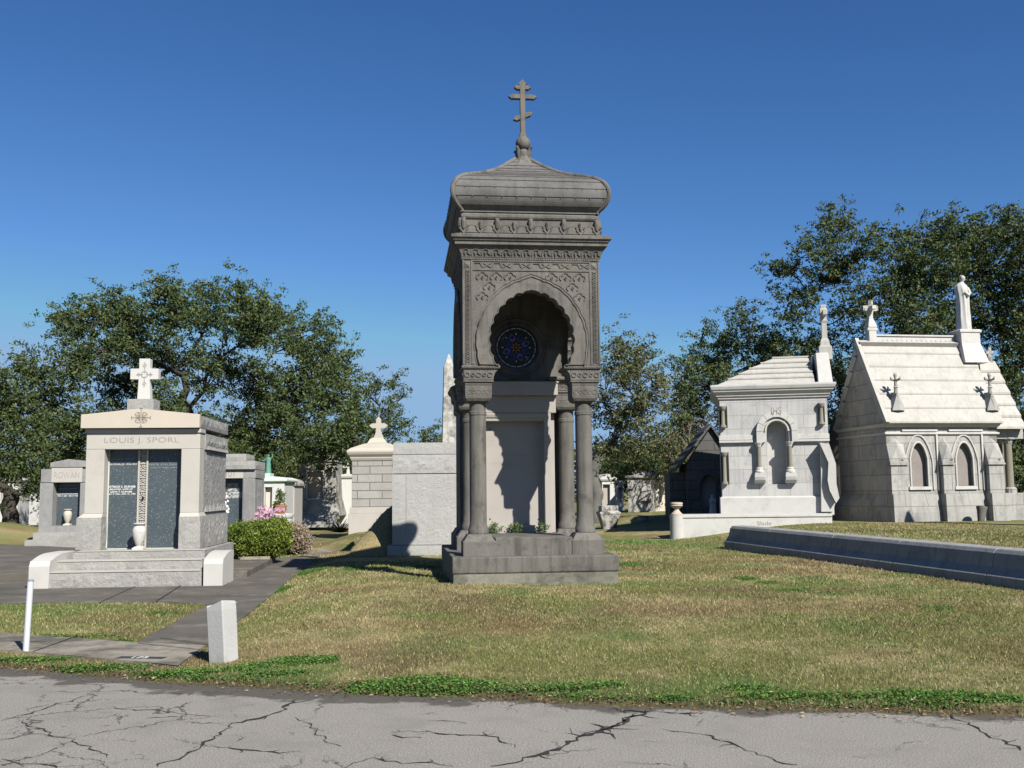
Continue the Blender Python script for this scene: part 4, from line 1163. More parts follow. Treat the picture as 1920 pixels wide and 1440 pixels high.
    n = 14; st = (zd1-zd0)/n
    co = c.build('centre_strip', LIME, T)
    k_ = MB()
    for i in range(n):
        zz = zd0+st*i; a, b = m0+.04, m1-.04; mid = (a+b)/2; yy = yd-.010
        k_.tube([(a, yy, zz+st*.92), (b, yy, zz+st*.92), (mid, yy, zz+st*.25), (a, yy, zz+st*.92)], .0075, 4)
        k_.tube([(a, yy, zz+st*.12), (mid, yy, zz+st*.30), (b, yy, zz+st*.12)], .005, 4)
        for px_, pz_ in ((mid, zz+st*.68), (a+.008, zz+st*.45), (b-.008, zz+st*.45)):
            k_.box(px_-.008, px_+.008, yy-.004, yd-.0055, pz_-.008, pz_+.008)
    k_.build('triangle_ornament', plain('dark_incised_lines', (.06,.062,.065), .6), co)
    kb = MB().ball((F.uz(268, 934, yd-.04)[0], yd-.045, F.uz(268, 934, yd-.04)[1]), .022, 10).build('knob', DKFILL, d2, smooth=True)
    # painted names
    def line(body, xa, xb, py, hpx, d, par, mat=PAINTW, off=.0):
        u0, u1 = U(xa, d, py), U(xb, d, py); z = Z(py, d, (xa+xb)/2)
        text('inscription', body, u1-u0, (u0+u1)/2, d-.0012, z, mat, par, ext=.002, height=hpx/1884*18.9, off=off)
    line('PATRICIA S. DURABB', 202, 254, 912.5, 4, yd, d1, off=.015); line('BELOVED, WIFE OF', 206, 249, 917.5, 3.2, yd, d1, off=.015)
    line('LEON T. DURABB', 207, 247.5, 922, 3.2, yd, d1, off=.015); line('JULY 5, 1926 - DEC. 21, 1985', 201, 254, 926.5, 3.5, yd, d1, off=.015)
    FAD = plain('faded_letters', (.30,.33,.35), .6)
    line('LOUIS J. SPORL 1894-1942', 204, 252, 861, 3, yd, d1, FAD); line('JOSEPH SPORL 1860-1927', 200, 255, 866, 3, yd, d1, FAD); line('LOUIS SPORL JR. 1920-1957', 198, 257, 871, 3.5, yd, d1, PAINTW)
    line('EFFIE W. SPORL 1900-87', 280, 334, 871, 3.5, yd, d2, FAD); line('JAMES W. SPORL 1908-90', 282, 334, 877, 3, yd, d2, FAD)
    # base courses, steps and cheek blocks
    st_ = MB()
    s1 = -.50; s2 = -.93; sb = -1.28
    zt1 = Z(1033, s1+.05); za_ = Z(1048, s1)
    st_.rock(U(141, s1), U(386, s1), s1, 0.5, Z(1050, s1), zb-.005, .012, .05, 'FLR', 11)
    st_.rock(b0-.08, b1+.10, .501, D+.2, -.06, zb-.012, .02, .08, 'LRB', 12)
    st_.rock(U(101, s2), U(382, s2), s2, s1-.001, -.06, Z(1051.5, s2), .018, .05, 'F', 13)
    st_.rock(U(92, sb), U(381, sb), sb, s2-.001, -.06-.15, Z(1072, sb), .018, .05, 'F', 14)
    st_.build('step', ROCK, T)
    td = MB()
    td.box(U(141, s1)+.01, U(386, s1)-.01, s1-.012, -.07, zb-.004, zb-.001)
    td.box(U(101, s2)+.01, U(382, s2)-.01, s2-.014, s1-.014, Z(1051.5, s2)+.001, Z(1051.5, s2)+.016)
    td.box(U(92, sb)+.01, U(381, sb)-.01, sb-.014, s2-.016, Z(1072, sb)+.001, Z(1072, sb)+.016)
    td.build('lit_tread', LIME, T, bevel=.005)  # thin paler sheets put the sunlit step tops into the colour
    for sx, (a, b, c0, c1) in ((-1, (54, 92, 100, 141)), (1, (380, 428, 382, 431))):
        yb, zf, zt = sb-.04, -.20, Z(1034, s1)
        xa, xb = (U(54, sb-.04, 1075), U(92, sb-.04, 1075)) if sx < 0 else (U(381.5, sb-.04, 1075), U(417.5, sb-.04, 1075))
        sh = (U(128, .0, 1035)-U(72, sb, 1060))*0
        # profile in y-z swept across x: curved shoulder
        P = [(yb, zf), (yb, Z(1062, sb, 75)-.0), (yb+.05, Z(1052, sb, 75))]
        for i in range(7):
            t = i/6; P.append((yb+.10+.62*t, Z(1052, sb, 75)+(zt-Z(1052, sb, 75))*math.sin(t*math.pi/2)**.9+.0))
        yk = .1 if sx < 0 else -.42
        P = [p for p in P if p[0] < yk]
        P += [(yk, zt+.0), (yk, zf)]
        lean = .0
        m = MB(); n = len(P)
        vs = [(xa, y, z) for y, z in P]+[(xb, y, z) for y, z in P]
        from_ = tessellate_polygon([[Vector((y, z, 0)) for y, z in P]])
        fs = []
        for t in from_:
            a_, b_, c_ = t
            ar = (P[b_][0]-P[a_][0])*(P[c_][1]-P[a_][1])-(P[c_][0]-P[a_][0])*(P[b_][1]-P[a_][1])
            if ar < 0: b_, c_ = c_, b_
            fs += [(a_, c_, b_), (a_+n, b_+n, c_+n)]
        fs += [(i, (i+1) % n, (i+1) % n+n, i+n) for i in range(n)]
        m.add(vs, fs).build('stair_cheek', stone('pale_step_granite', (.56,.55,.52), (.5,.49,.47), stain=(.42,.41,.39), samt=.4, bump=.08, bscale=100, speck=(200,(.4,.4,.4),.85)), T, bevel=.012)
    # cross on its block
    k0, k1 = U(243, .25, 757), U(292, .25, 757)
    MB().rock(k0, k1, .1, .55, Z(768, .1)-.08, Z(748, .1), .012, .05, 'FLR', 15).build('cross_block', ROCK, T)
    cb_ = MB(); yc = .32; cw = (U(284, yc, 715)-U(263.5, yc, 715))/2
    latin_cross(cb_, U(273, yc, 700), Z(748.5, yc-.1, 273), Z(673.5, yc, 273), yc, cw, .085, (U(299, yc, 702)-U(246.5, yc, 702))/2, Z(702, yc, 273), foot=.02)
    co = cb_.build('cross', stone('cross_granite', (.60,.60,.57), (.54,.54,.52), bump=.05), T, bevel=.008)
    e = MB(); xx, zz = F.uz(271, 702, yc-.09)
    for i in range(4):
        a = i*math.pi/2; L = .24 if i in (1,3) else .15
        e.tube([(xx+.03*math.cos(a), yc-.088, zz+.03*math.sin(a)), (xx+L*math.cos(a), yc-.088, zz+L*math.sin(a))], .009, 4)
        for s_ in (-1, 1): e.tube([(xx+L*.55*math.cos(a)+s_*.0*math.sin(a), yc-.088, zz+L*.55*math.sin(a)), (xx+L*.72*math.cos(a)-s_*.035*math.sin(a), yc-.088, zz+L*.72*math.sin(a)+s_*.035*math.cos(a)), (xx+L*.9*math.cos(a), yc-.088, zz+L*.9*math.sin(a))], .006, 4)
    e.tube([(xx+.06*math.cos(t), yc-.088, zz+.06*math.sin(t)) for t in [i*math.pi/8 for i in range(17)]], .008, 4)
    e.build('carving', plain('carved_relief', (.40,.40,.385), .8), co)
    urn(T, 'flower_vase', F.uz(262, 1030, -.02)[0], -.08, zb-.004, .50, stone('veined_marble_vase', (.62,.60,.57), (.5,.49,.47), stain=(.3,.29,.28), samt=.7, bump=.1, scale=9), 'white marble vase standing before the two blue granite doors', frame=F)
    return F
two_door_tomb()

# ---------------------------------------------------------------- small granite tomb at far left
def small_tomb():
    F = Frame(122, 1008, 30.2, R(4.0), .07)
    T = empty('granite_tomb', F, 'smaller grey granite tomb lettered ROWAN, behind and left of the two-door tomb', 'tomb')
    U = lambda px, d=0, py=930: F.uz(px, py, d)[0]
    Z = lambda py, d=0, px=122: F.uz(px, py, d)[1]
    b = MB(); D = 2.2; x1 = U(157.5)+.42
    b.rock(U(74.5), U(99), 0, .7, Z(998), Z(904.5), .02, .09, 'FL', 21)
    b.rock(U(150), x1, 0, .7, Z(998), Z(904.5), .02, .09, 'FR', 22)
    b.rock(U(98), U(151), 0.0, .7, Z(998), Z(986), .012, .07, 'F', 28)
    b.rock(U(76), U(94.5), -.02, .7, Z(904), Z(879.5), .03, .08, 'FL', 23)
    b.rock(U(154), x1, -.02, .7, Z(904), Z(879.5), .03, .08, 'FR', 24)
    b.rock(U(75), x1, .701, D, Z(998), Z(880), .04, .12, 'LRB', 25)
    b.build('wall', ROCKD, T)
    c = MB(); c.prism([(U(92.5), Z(876)), (U(166), Z(876)), (U(166), Z(867)), (U(127), Z(861)), (U(92.5), Z(867.5))], -.05, D)
    c.build('cap_stone', ROCKD, T, bevel=.02)
    n = MB().box(U(95), U(153.5), -.03, .5, Z(904.5), Z(877)).build('name_block', LIME, T, bevel=.01)
    text('inscription', 'ROWAN', U(148)-U(101), U(124.5), -.032, Z(890.5), plain('pale_cut_letters', (.42,.41,.39)), n, ext=.006, height=Z(885)-Z(896.5), off=-.005)
    dm = MB().box(U(99.5), U(149.5), .32, .38, Z(986), Z(905)).build('door', BLUE, T)
    for body, py, a, bb in (('JAMES ROWAN 1872-1940', 910.5, 107, 146), ('MARY R. ROWAN', 916, 110, 144), ('JULIA ROWAN McGUIRE', 926.5, 106, 146), ('FEB. 4, 1887   FEB. 9, 1966', 930, 108, 146)):
        text('inscription', body, U(bb, .3)-U(a, .3), U((a+bb)/2, .3), .3185, Z(py, .3), PAINTW if py > 920 else plain('faded_letters', (.3,.33,.35)), dm, ext=.002, height=.045, off=.01)
    s = MB(); s.rock(U(66, -.3), U(168, -.3), -.35, .69, Z(1011, -.3), Z(998, -.3)-.003, .02, .08, 'FL', 26); s.rock(U(51, -.7), U(168, -.7), -.75, -.351, -.05, Z(1012, -.7), .02, .08, 'FL', 27)
    s.build('step', ROCK, T)
    urn(T, 'flower_vase', U(121.5, -.1, 985), .1, Z(985.5, .1), .50, plain('cream_vase_stone', (.62,.58,.48), .7), 'cream stone vase standing before the blue door of the far left tomb', frame=F)
small_tomb()

# ---------------------------------------------------------------- fluted granite tomb, half hidden
def fluted_tomb():
    F = Frame(436, 1000, 28.5, R(5.5), .08)
    T = empty('granite_tomb', F, 'granite tomb with fluted pilaster and blue door, half hidden behind the two-door tomb', 'tomb')
    U = lambda px, d=0, py=930: F.uz(px, py, d)[0]
    Z = lambda py, d=0, px=436: F.uz(px, py, d)[1]
    D = 1.75; xl = U(350); x1 = U(478, py=900)
    b = MB(); b.box(U(455), x1, 0, .4, -.05, Z(896.5)-.002)
    for k in range(9):
        xx = U(457.5)+k*(U(477)-U(457.5))/8; b.tube([(xx, -.004, .2), (xx, -.004, Z(899))], .020, 6)
    b.build('pilaster', ROCKD, T)
    w = MB(); w.rock(xl, x1+.0, .401, D, -.05, Z(897), .03, .12, 'LR', 31)
    w.rock(U(456.5), x1+.02, -.01, D, Z(896.5), Z(881), .03, .08, 'FR', 33)
    w.box(xl, U(416), 0, .4, -.05, Z(897))
    w.build('wall', ROCKD, T)
    n = MB().box(xl, U(456), -.01, .5, Z(896.5), Z(882)).build('name_block', LIME, T)
    text('inscription', 'ATUT', U(442, py=888)-U(414, py=888), U(428, py=888), -.012, Z(888.5), CARVDK, n, ext=.006, height=Z(883.5)-Z(893.5))
    c = MB(); c.rock(xl, x1+.02, -.10, D+.0, Z(880), Z(864.5), .05, .09, 'FLR', 34); c.rock(xl, x1-.25, .0, D-.3, Z(864), Z(851), .05, .09, 'FLR', 35)
    c.build('cap_stone', ROCK, T)
    d = MB().box(U(416), U(455.5), .3, .36, .1, Z(897)).build('door', BLUE, T)
    for body, py, a, bb in (('VALENTINES', 908, 425, 446), ('1891 - 1974', 911, 427, 445), ('WALLACE WILD', 914, 424, 448), ('LAMOTTE', 917.5, 428, 443), ('1907 - 1974', 920, 427, 445), ('MAE L. CHAMBERLIN', 923.5, 418, 453), ('FEB. 28, 1894 - APR. 24, 1963', 926.5, 417, 453), ('EDNA L. CHAMBERLIN', 930, 417, 453), ('SEPT. 6, 1903 - NOV. 20, 1981', 933, 416.5, 453)):
        text('inscription', body, U(bb, .3)-U(a, .3), U((a+bb)/2, .3), .2985, Z(py, .3), PAINTW, d, ext=.002, height=.045, off=.015)
    s = MB(); s.rock(xl, x1+.15, -.4, D, -.1, .14, .02, .1, 'FR', 36); s.build('step', ROCK, T)
    # urn of pink flowers at its corner
    P = at(501, 958, 27.2)
    V = emptyat('flower_urn', (P.x, P.y, .45), 0, 'white urn of pink flowers beside the fluted pilaster, behind the hedge', 'flower urn')
    MB().lathe([(.10, -.45), (.10, -.40), (.05, -.33), (.05, .0), (.12, .05), (.16, .25), (.19, .3), (.17, .3), (.1, .2)], 0, 0, 16).build('bowl', WHITE, V, smooth=True)
    g = MB(); rn = random.Random(4)
    for i in range(26):
        a = rn.uniform(0, 6.28); r = rn.uniform(.05, .42); e = (r*math.cos(a), r*.6*math.sin(a), .5+rn.uniform(-.12, .28))
        g.tube([(0, 0, .25), (e[0]*.5, e[1]*.5, .45), e], .006, 3)
    g.build('stem', plain('dull_green_stems', (.08,.10,.05)), V)
    f = MB()
    for i in range(75):
        a = rn.uniform(0, 6.28); r = rn.uniform(.05, .45); c_ = Vector((r*math.cos(a), r*.6*math.sin(a), .52+rn.uniform(-.15, .3)-.15*r))
        for j in range(5):
            t = j*1.257+rn.random(); p = c_+Vector((math.cos(t)*.04, -.01, math.sin(t)*.04)); n_ = Vector((rn.uniform(-1,1), rn.uniform(-1,0), rn.uniform(-1,1)))*.01
            f.add([c_, p+Vector((math.sin(t)*.018, 0, -math.cos(t)*.018))+n_, p*1.0+Vector((math.cos(t)*.02,0,math.sin(t)*.02)), p-Vector((math.sin(t)*.018, 0, -math.cos(t)*.018))-n_], [(0,1,2,3)])
    f.build('blossom', plain('pink_petals', (.75,.42,.58), .7, 0, .35, 30), V)
    # white ribboned wreath stand near the corner
    P = at(418, 950, 25.5)
    W = emptyat('flower_stand', (P.x, P.y, .15), 0, 'white artificial bouquet on a thin dark stand at the edge of the two-door tomb', 'bouquet')
    MB().tube([(0, 0, -.05), (0, 0, 1.2)], .012, 5).build('stand', DKFILL, W)
    f = MB()
    for i in range(26):
        c_ = (rn.uniform(-.07, .13), rn.uniform(-.05, .05), 1.18+rn.uniform(-.20, .25)); f.ball(c_, rn.uniform(.03, .05), 6, sy=.6)
    f.build('blossom', PAINTW, W)
fluted_tomb()

def leafcloud(name, pts, nl, cr, ls, mat, parent, seed=1, colf=None, flat=.8):
    rr = np.random.default_rng(seed); pts = np.asarray(pts, dtype=float); n = len(pts)*nl
    c = np.repeat(pts, nl, 0)+rr.normal(0, 1, (n, 3))*np.array([cr, cr, cr*flat])
    a = rr.normal(0, 1, (n, 3)); a /= np.linalg.norm(a, axis=1)[:, None]
    b = rr.normal(0, 1, (n, 3)); b -= a*(a*b).sum(1)[:, None]; b /= np.linalg.norm(b, axis=1)[:, None]
    s = ls*rr.uniform(.6, 1.4, n)[:, None]
    V = np.stack([c-a*s, c-b*s*.45, c+a*s, c+b*s*.45], 1).reshape(-1, 3)
    return fastmesh(name, V, np.arange(n*4).reshape(-1, 4), mat, parent)
def leafmat(name, c1, c2, c3, sc_=.8, tr=.3, rough=.55):
    m, nt, b = newmat(name)
    c1, c2, c3 = (tuple(q*.82 for q in w) for w in (c1, c2, c3))
    ge = nt.nodes.new('ShaderNodeNewGeometry')
    n1 = noise_tex(nt, ge.outputs['Position'], sc_, 4, .6)
    c = mix(nt, ramp(nt, n1, .38, .62), c1, c2)
    r_ = ramp(nt, ge.outputs['Random Per Island'], .55, 1.0)
    c = mix(nt, r_, c, c3)
    c = mix(nt, 1.0, c, ramp(nt, ge.outputs['Random Per Island'], 0, .5, (.6,.6,.6,1), (1.25,1.25,1.25,1)), 'MULTIPLY')
    nt.links.new(c, b.inputs['Base Color']); b.inputs['Roughness'].default_value = rough+.1; b.inputs['Specular IOR Level'].default_value = .22
    t = nt.nodes.new('ShaderNodeBsdfTranslucent'); nt.links.new(c, t.inputs[0])
    ms = nt.nodes.new('ShaderNodeMixShader'); ms.inputs[0].default_value = tr
    nt.links.new(b.outputs[0], ms.inputs[1]); nt.links.new(t.outputs[0], ms.inputs[2]); nt.links.new(ms.outputs[0], nt.nodes['Material Output'].inputs[0])
    return m
# ---------------------------------------------------------------- hedge, dry bush, planter
HEDGE = leafmat('boxwood_leaves', (.075,.13,.02), (.12,.17,.03), (.25,.28,.05), 1.5, .3)
TWIG = plain('grey_brown_twigs', (.16,.135,.11), .9, 0, .4, 5)
def bush(name, label, px, py, Y, w, d, h, n, nl, ls, mat, cat, z0, boxy=True, seed=3, twigs=60, group=None):
    P = at(px, py, Y); T = emptyat(name, (P.x, P.y, z0), R(5), label, cat, group)
    rn = random.Random(seed); pts = []
    while len(pts) < n:
        x, y, z = rn.uniform(-1, 1), rn.uniform(-1, 1), rn.uniform(0, 1)
        e = (abs(x)**2.8+abs(y)**2.8+abs(2*z-1)**3.4)*(1+.35*noise.noise(Vector((x*2.2+seed, y*2.2, z*2.5)))) if boxy else (x*x+y*y+(z*1.3-.35)**2)
        if e > 1.0+.15*noise.noise(Vector((x*3, y*3, z*3+seed))) or e < .42: continue
        pts.append((x*w*.93, y*d*.93, (.1+z*.9)*h*.97))
    leafcloud('foliage', pts, nl, .05, ls, mat, T, seed)
    tw = MB()
    for i in range(twigs):
        p = rn.choice(pts); b0 = (p[0]*.5+rn.uniform(-.1, .1), p[1]*.4, 0)
        tw.tube([b0, ((b0[0]+p[0])/2+rn.uniform(-.05,.05), (b0[1]+p[1])/2, p[2]*.55), p], .012, 4, taper=.003)
    tw.build('stem', TWIG, T)
    return T
bush('hedge', 'clipped yellow-green boxwood hedge beside the two-door tomb', 484, 1036, 22.9, .70, .55, .86, 900, 34, .028, HEDGE, 'hedge', .12)
DRY = leafmat('dry_grey_leaves', (.28,.22,.16), (.20,.155,.11), (.4,.33,.26), 2, .2)
bush('dry_bush', 'dried grey-brown bush behind the right end of the hedge', 551, 1022, 26.2, .45, .45, .78, 420, 26, .024, DRY, 'bush', .06, False, 9, 160)
bush('hedge', 'low yellow-green shrub between the hedge and the dried bush', 520, 1000, 26.0, .55, .4, .86, 320, 26, .028, HEDGE, 'shrub', .12, False, 5)
Fp = Frame(478, 1038, 22.3, R(5), .04)
T = empty('stone_planter', Fp, 'low buff stone planter edge under the hedge', 'planter')
MB().rock(-.34, .30, .12, .24, -.08, .17, .01, .06, 'FLR', 41).build('kerb', CONC, T)
# ---------------------------------------------------------------- middle distance, left of the canopy tomb
def block_tomb():
    F = Frame(785, 1042, 23.8, R(3.0), .06)
    T = empty('block_tomb', F, 'plain pale granite block tomb just left of and behind the canopy tomb', 'tomb')
    U = lambda px, d=0, py=930: F.uz(px, py, d)[0]
    Z = lambda py, d=0, px=785: F.uz(px, py, d)[1]
    D = 2.4; x1 = U(840)+.55
    BG = stone('bush_hammered_granite', (.44,.44,.425), (.37,.37,.36), stain=(.31,.31,.30), samt=.5, bump=.9, bscale=22, speck=(70,(.35,.35,.35),.8))
    b = MB()
    b.rock(U(727), U(754), -.08, D, Z(1042), Z(1022.5), .012, .07, 'FL', 51); b.rock(U(754)+.006, x1+.05, -.08, D, Z(1042), Z(1022.5), .012, .07, 'FR', 52)
    b.build('base', BG, T)
    w = MB(); w.rock(U(735.5), U(761), 0, D, Z(1021.5), Z(889), .014, .06, 'FL', 53); w.rock(U(761)+.006, x1, 0, D, Z(1021.5), Z(889), .010, .05, 'FR', 54)
    w.build('wall', BG, T)
    c = MB(); c.rock(U(736), x1, -.02, D, Z(887.5), Z(852.5), .025, .07, 'FLR', 55); c.rock(U(737.5), x1, -.015, D, Z(851.5), Z(830), .012, .06, 'FLR', 56)
    c.build('cap_stone', BG, T)
    s = MB(); s.box(U(692, -.4, 1045), x1+.3, -.42, -.081, -.12, Z(1046, -.4)); s.build('footing', CONC, T, bevel=.01)
block_tomb()
Fs = Frame(675, 1052, 21.3, R(4), .02)
T = empty('grave_slab', Fs, 'small pale slab lying by the path in front of the block tomb', 'slab')
MB().box(-.2, .22, 0, .5, -.05, .07).build('stone', CONC, T, bevel=.02)

def brick_tomb():
    F = Frame(693, 990, 33.5, R(1.0), .30)
    T = empty('cross_tomb', F, 'tomb of small rusticated stone blocks topped by a pale pointed cross', 'tomb')
    U = lambda px, d=0, py=930: F.uz(px, py, d)[0]
    Z = lambda py, d=0, px=695: F.uz(px, py, d)[1]
    D = 2.6; x0, x1 = U(659.5), U(735)+.25
    b = MB().box(x0, x1, 0, D, Z(951), Z(864)).build('wall', ASHLAR, T, bevel=.01)
    p = MB(); p.box(x0-.05, x1+.05, -.05, D, Z(962.5)+.0, Z(951)-.001); p.box(x0-.09, x1+.09, -.1, D, -.3, Z(962.5)-.001)
    p.build('base', LIME, T, bevel=.015)
    c = MB(); c.rect([(.02, Z(864)+.001), (.06, Z(859)), (.06, Z(857)), (.13, Z(852)), (.16, Z(848)), (.16, Z(845)), (.05, Z(840)), (-.35, Z(831)), (-.75, Z(826))], x0, x1, 0, D)
    xm = U(708, .9, 820); zt = Z(832, .9, 708)
    c.rings([[(xm-.32, .6, zt), (xm+.32, .6, zt), (xm+.32, 1.3, zt), (xm-.32, 1.3, zt)], [(xm-.25, .7, zt+.14), (xm+.25, .7, zt+.14), (xm+.25, 1.2, zt+.14), (xm-.25, 1.2, zt+.14)], [(xm-.17, .8, zt+.2), (xm+.17, .8, zt+.2), (xm+.17, 1.1, zt+.2), (xm-.17, 1.1, zt+.2)]])
    BUFF = stone('buff_carved_stone', (.52,.48,.41), (.46,.43,.37), stain=(.38,.35,.31), samt=.4, bump=.1)
    c.build('cornice', BUFF, T, bevel=.01)
    k = MB(); za = Z(802, .9, 709); w = (U(714, .95, 815)-U(705, .95, 815))/2
    latin_cross(k, U(710, .95, 810), zt+.18, Z(781, .95, 710), .95, w, .09, (U(728, .95, 800)-U(693, .95, 800))/2, Z(798.5, .95, 710), tip=.10, foot=.10)
    k.build('cross', BUFF, T, bevel=.01)
brick_tomb()

def shaded_tomb():
    F = Frame(594, 985, 44, R(2), .15)
    T = empty('rock_faced_tomb', F, 'battered rock-faced tomb with framed tablet and steps, dappled by tree shade', 'tomb')
    U = lambda px, d=0, py=930: F.uz(px, py, d)[0]
    Z = lambda py, d=0, px=594: F.uz(px, py, d)[1]
    D = 2.4
    def tap(x0, x1, X0, X1, y0, z0, z1, Yt):
        b.frus(x0, x1, y0, D, z0, X0, X1, Yt, D, z1)
    b = MB()
    b.frus(U(548), U(639), -.25, D+.2, Z(968), U(553), U(632), -.12, D+.1, Z(938))
    b.frus(U(554), U(573), -.05, D, Z(938)+.001, U(556), U(573), .1, D, Z(866)); b.frus(U(607.5), U(631), -.05, D, Z(938)+.001, U(607.5), U(627), .1, D, Z(866))
    b.box(U(573)+.002, U(607.5)-.002, .4, D, Z(938)+.001, Z(866)); b.box(U(560), U(622), .0, D, Z(882), Z(866)+.003)
    b.frus(U(553), U(630), -.08, D, Z(866)+.004, U(562), U(620), .2, D-.3, Z(852))
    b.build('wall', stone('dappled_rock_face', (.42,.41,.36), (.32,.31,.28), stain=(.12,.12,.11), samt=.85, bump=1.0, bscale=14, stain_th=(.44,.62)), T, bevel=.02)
    f = MB(); 
    for a, b_, t, u_ in ((573.5,607.5,881,884), (573.5,607.5,934,938), (573.5,575.5,884,934), (605.5,607.5,884,934)):
        f.bpx(F, a, b_, t, u_, .02, .30)
    f.build('tablet_frame', MARBP, T)
    MB().bpx(F, 575.5, 605.5, 884.2, 934, .27, .33).build('tablet', stone('buff_tablet', (.45,.39,.31), (.38,.33,.27), bump=.05), T)
    s = MB()
    for i, (a, b_, t, u_) in enumerate(((561, 614, 966, 972), (560, 615, 972, 978), (558, 616, 978, 984))): s.bpx(F, a, b_, t, u_+1, -.35-.3*i, -.26)
    s.bpx(F, 613.5, 627, 966, 984, -1.1, -.26); s.bpx(F, 548, 660, 984, 989, -1.4, -.26)
    s.build('step', ROCK, T, bevel=.01)
shaded_tomb()

def plain_tomb(name, label, px, py, Y, yaw, z0, x0, x1, yt, yb, D, mat, cap='gable', cross=None, door=None, ytop=None, group=None, base=None, cmat=None, mould=True, doormat=None, arch=False):
    F = Frame(px, py, Y, R(yaw), z0)
    T = empty(name, F, label, 'tomb', group)
    U = lambda a, d=0: F.uz(a, (yt+yb)/2, d)[0]
    Z = lambda a, d=0: F.uz(px, a, d)[1]
    X0, X1 = U(x0), U(x1); cmat = cmat or mat
    w = MB(); zt = Z(yt)
    if door:
        dx0, dx1, dt, db = door; du0, du1 = U(dx0), U(dx1); dz1, dz0 = Z(dt), Z(db)
        hole = [(du0, dz0), (du1, dz0), (du1, dz1)]
        if arch: hole += [((du0+du1)/2+(du1-du0)/2*math.cos(t), dz1+(du1-du0)*.22*math.sin(t)) for t in [math.pi*i/8 for i in range(1, 8)]]
        hole += [(du0, dz1)]
        w.prism([(X0, -.1), (X1, -.1), (X1, zt), (X0, zt)], 0, .25, holes=[hole])
        w.box(X0, X1, .251, D, -.1, zt)
    else: w.box(X0, X1, 0, D, -.1, zt)
    w.build('wall', mat, T, bevel=.015)
    if door: MB().box(du0-.02, du1+.02, .18, .24, dz0-.02, dz1+(.25*(du1-du0) if arch else .02)).build('door', doormat or GREYLT, T)
    c = MB(); ztop = Z(ytop) if ytop else zt+.4
    if cap == 'gable':
        c.rect([(.0, zt+.001), (.07, zt+.05), (.09, zt+.10)], X0, X1, 0, D)
        c.prism([(X0-.1, zt+.101), (X1+.1, zt+.101), (X1+.1, zt+.16), ((X0+X1)/2, ztop), (X0-.1, zt+.16)], -.1, D+.1)
    elif cap == 'hip':
        c.rect([(.0, zt+.001), (.10, zt+.05), (.10, zt+.12), (-.1, zt+.2), (-(X1-X0)/2+.1, ztop)], X0, X1, 0, D)
    elif cap == 'round':
        P = [(X0-.06, zt+.001), (X1+.06, zt+.001)]+[((X0+X1)/2+((X1-X0)/2+.06)*math.cos(t), zt+.08+(ztop-zt-.08)*math.sin(t)) for t in [math.pi*i/12 for i in range(13)]]
        c.prism(P, -.06, D+.05)
    elif cap == 'box':
        c.rect([(.0, zt+.001), (.10, zt+.06), (.10, zt+.14), (0, zt+.16), (-.2, zt+.18), (-.2, ztop)], X0, X1, 0, D)
    c.build('cap_stone', cmat, T, bevel=.012)
    if base: MB().rock(X0-base, X1+base, -base, D+base, -.2, .22, .02, .1, 'FLR', 61).build('base', cmat, T)
    if cross:
        cx, cyt, cyb, arm = cross; k = MB(); u_ = F.uz(cx, cyb, .3)[0]; zb_, z1_ = F.uz(cx, cyb, .3)[1], F.uz(cx, cyt, .3)[1]; h = z1_-zb_
        latin_cross(k, u_, zb_-.05, z1_, .3, h*.085, .06, arm*h, zb_+h*.68, foot=h*.08)
        k.build('cross', cmat, T, bevel=.005)
    return F, T
# white tomb under the green statue
F, T = plain_tomb('statue_tomb', 'white tomb with stepped top carrying the green bronze figure', 512, 965, 37, 3, .1, 478, 533, 905, 962, 2.5, WHITE, 'hip', None, (497, 510.5, 913, 960), 896, cmat=stone('greenish_washed_marble', (.62,.70,.64), (.52,.62,.56), bump=.1), doormat=stone('pinkish_tablet', (.66,.58,.5), (.6,.53,.46), bump=.05))
Z = lambda py: F.uz(506, py, .9)[1]; U = lambda px: F.uz(px, 890, .9)[0]
m = MB(); m.box(U(488), U(519), .5, 1.6, Z(905), Z(893.5)); m.box(U(493), U(509), .65, 1.4, Z(893.5), Z(887.5))
m.build('pedestal', stone('verdigris_marble', (.55,.66,.58), (.45,.58,.5), bump=.1), T, bevel=.01)
def bronze(F):
    x, y = F.uz(503, 870, 1.0)[0], 1.0; z0 = F.uz(503, 887.5, 1.0)[1]; h = F.uz(503, 852, 1.0)[1]-z0
    P = F.w(x, y, z0); T = emptyat('bronze_statue', P, 0, 'green bronze robed figure with one arm raised on a white tomb', 'statue')
    m = MB(); s = h/1.0
    ringfigure(m, [(z*s, cx*s, 0, rx*s, ry*s, f) for z, cx, rx, ry, f in ((0,0,.16,.14,.06),(.15,0,.14,.12,.09),(.35,.0,.13,.11,.1),(.52,.0,.12,.10,.06),(.62,0,.115,.085,.04),(.74,0,.15,.09,.03),(.82,0,.13,.08,.0),(.85,0,.05,.05,0),(.88,0,.045,.05,0),(.91,.0,.065,.07,0),(.95,.0,.07,.08,0),(.985,.0,.05,.06,0),(1.0,0,.01,.01,0))], 16, 6)
    m.tube([(.12*s, 0, .79*s), (.22*s, -.02*s, .84*s), (.24*s, -.03*s, 1.02*s)], [.045*s,.035*s,.022*s], 6)
    m.tube([(-.13*s, 0, .78*s), (-.22*s, -.03*s, .66*s), (-.33*s, -.08*s, .68*s)], [.045*s,.04*s,.03*s], 6)
    m.build('figure', GREENBZ, T, smooth=True)
bronze(F)
plain_tomb('round_topped_tomb', 'grey rounded-top tomb between the white statue tomb and the dappled tomb', 535, 968, 39, 3, .1, 523, 552, 911, 965, 2, stone('grey_cement_render', (.45,.43,.41), (.4,.38,.36), bump=.1), 'round', None, (527, 548, 927, 955), 897, cmat=STAIN, base=.1)
